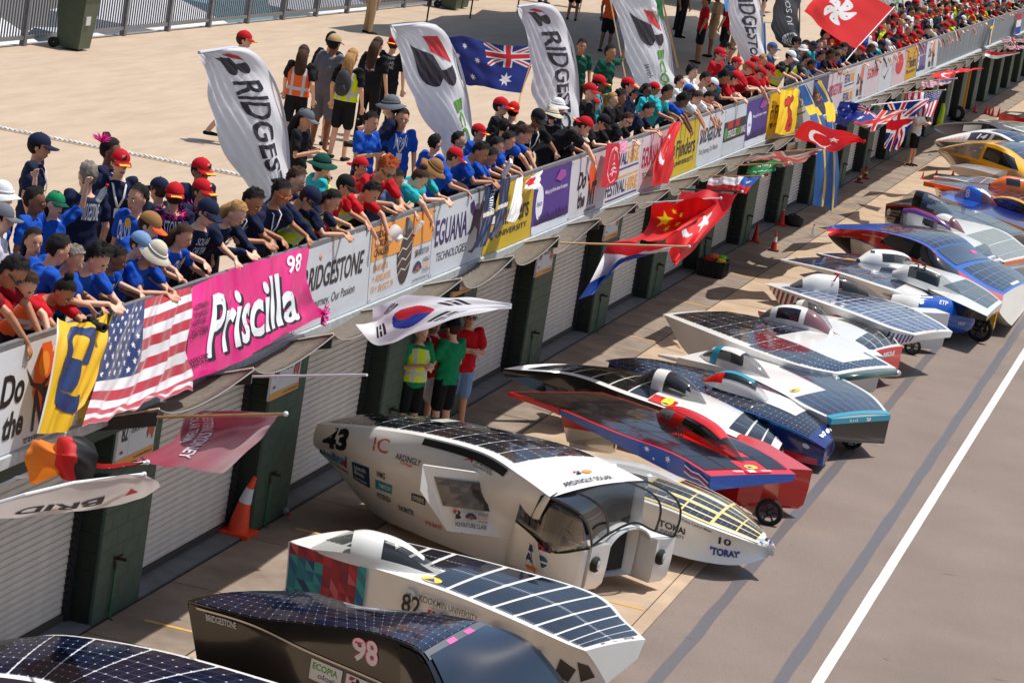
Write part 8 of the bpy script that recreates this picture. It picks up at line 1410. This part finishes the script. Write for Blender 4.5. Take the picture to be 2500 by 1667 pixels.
for a_, b2 in ((-3, -3), (3, -3), (3, 3), (-3, 3)): t = MB(); t.tube([(x+a_, y+b2, ZT), (x+a_, y+b2, ZT+2.2)], .03, 6); t.build('leg', ALU, cv)
# wooden pole with green flag held at the fourth feather flag
t = MB(); t.tube([tuple(at(1655, 165, x=XR-.9)), tuple(at(1610, -30, x=XR-1.1))], .016, 7); o = t.build('flag_pole', M('wood_pole')); tag(o, 'wooden flag pole slanting up past the fourth feather flag', 'pole')
flag('green and white flag cut by the top edge above the slanting pole', [[(1612, -30, -1.1), (1580, -34, -1.1)], [(1622, 55, -1.0), (1592, 20, -1.0)]], bands([(20, 110, 60), (230, 230, 230)], True), wave=.02, N=(20, 30), group='flags on the terrace')
flag('strip of sky blue flag between the tall flags near the top edge', [[(1765, -20, -1.5), (1776, -20, -1.5)], [(1772, 30, -1.4), (1778, 26, -1.4)]], c_plain(70, 150, 220), wave=.01, N=(10, 20), group='flags on the terrace'); flag('blue flag hanging right of the fifth feather flag', [[(1862, 60, -1.3), (1868, 55, -1.3)], [(1858, 110, -1.3), (1872, 140, -1.2)], [(1862, 142, -1.3), (1874, 146, -1.2)]], c_plain(20, 110, 190), wave=.01, N=(12, 24), group='flags on the terrace')
# vehicles and tents beyond the railing, glimpsed between the bars
def pcar(x, y, z, rz, rgb, label, van=False):
    o = thing('parked_car', (x, y, z), label, 'car', 'vehicles parked behind the terrace', rz=rz); m_ = C(rgb); L_, w_ = 4.4, .88; hb, ht = (.85, 1.9) if van else (.8, 1.42)
    prof = [(-2.2, .35), (-2.2, hb), (-1.9, ht-.1), (-1.6, ht), (1.3, ht), (2.0, hb+.1), (2.2, .7), (2.2, .35)] if van else [(-2.2, .35), (-2.15, .85), (-1.6, .95), (-1.0, ht), (.5, ht), (1.2, .92), (2.1, .78), (2.2, .35)]
    V = []; F = []; n_ = len(prof)
    for yy, s in ((-w_, 1), (-w_*.97, 1), (w_*.97, 1), (w_, 1)): V += [(x_, yy*(.86 if z_ > 1.0 else 1), z_) for x_, z_ in prof]
    for k in range(3): F += [(k*n_+i, (k+1)*n_+i, (k+1)*n_+(i+1) % n_, k*n_+(i+1) % n_) for i in range(n_)]
    F += [tuple(range(n_))[::-1], tuple(3*n_+i for i in range(n_))]; mk('car_body', V, F, m_, o, local=True)
    gl = M('car_glass', (40, 60, 76), .08, coat=1); t = MB()
    if van: t.add([(1.34, -.7, ht-.06), (1.34, .7, ht-.06), (1.97, .76, hb+.16), (1.97, -.76, hb+.16)], [(0, 1, 2, 3)])
    else: t.add([(.54, -.68, ht-.02), (.54, .68, ht-.02), (1.19, .76, .97), (1.19, -.76, .97)], [(0, 1, 2, 3)]); t.add([(-1.04, -.68, ht-.02), (-1.04, .68, ht-.02), (-1.58, .74, 1.0), (-1.58, -.74, 1.0)], [(3, 2, 1, 0)])
    for s in (-1, 1): y_ = s*w_*.865; t.add([(-1.2, y_*1.005, 1.02), (-.95, y_*1.005, ht-.08), (.45, y_*1.005, ht-.08), (1.0, y_*1.005, 1.02)], [(0, 1, 2, 3) if s < 0 else (3, 2, 1, 0)])
    mk('windows', np.vstack(t.V)+np.array([0, 0, .012]), t.F, gl, o, local=True)
    for a_ in (-1.4, 1.4):
        for s in (-1, 1): t = MB(); t.lathe((a_, s*.84, .32), [(.18, -.1), (.32, -.1), (.32, .1), (.18, .1)], 18, 1); mk('wheel', np.vstack(t.V), t.F, RUB, o, local=True)
    return o
pcar(-16.6, 22.5, .35, 1.2, (226, 226, 226), 'white car at the far left behind the railing'); pcar(-16.8, 36.2, .35, -1.9, (230, 232, 234), 'white car with bluish windscreen behind the railing'); pcar(-17.5, 47.5, .35, 1.4, (150, 190, 206), 'pale blue van behind the railing near the khaki trousers', True); pcar(-20.5, 29.5, .35, 0, (226, 226, 230), 'white van behind the railing left of the nearest feather flag', True)
def tent(x, y, s, h, rgb, label): 
    o = thing('white_tent', (x, y, .35), label, 'tent', 'tents behind the terrace'); t = MB(); t.add([(x-s, y-s, h), (x+s, y-s, h), (x+s, y+s, h), (x-s, y+s, h), (x, y, h+.9), (x-s, y-s, .35), (x+s, y-s, .35), (x+s, y+s, .35), (x-s, y+s, .35)], [(0, 1, 4), (1, 2, 4), (2, 3, 4), (3, 0, 4), (5, 6, 1, 0), (6, 7, 2, 1), (7, 8, 3, 2)]); t.build('tent_cloth', M('tent_%d' % rgb[0], rgb, .7, trans=.2), o)
tent(-17.2, 26.6, 1.2, 1.9, (232, 232, 234), 'white tent seen through the bars beside the bin'); tent(-17.4, 31.6, 1.3, 1.8, (226, 228, 230), 'white tent seen through the bars left of the white car'); tent(-17.2, 41.8, 1.9, 1.8, (230, 230, 234), 'long white tent seen through the bars'); tent(-17, 53, 2, 1.9, (224, 228, 232), 'farthest white tent behind the railing')
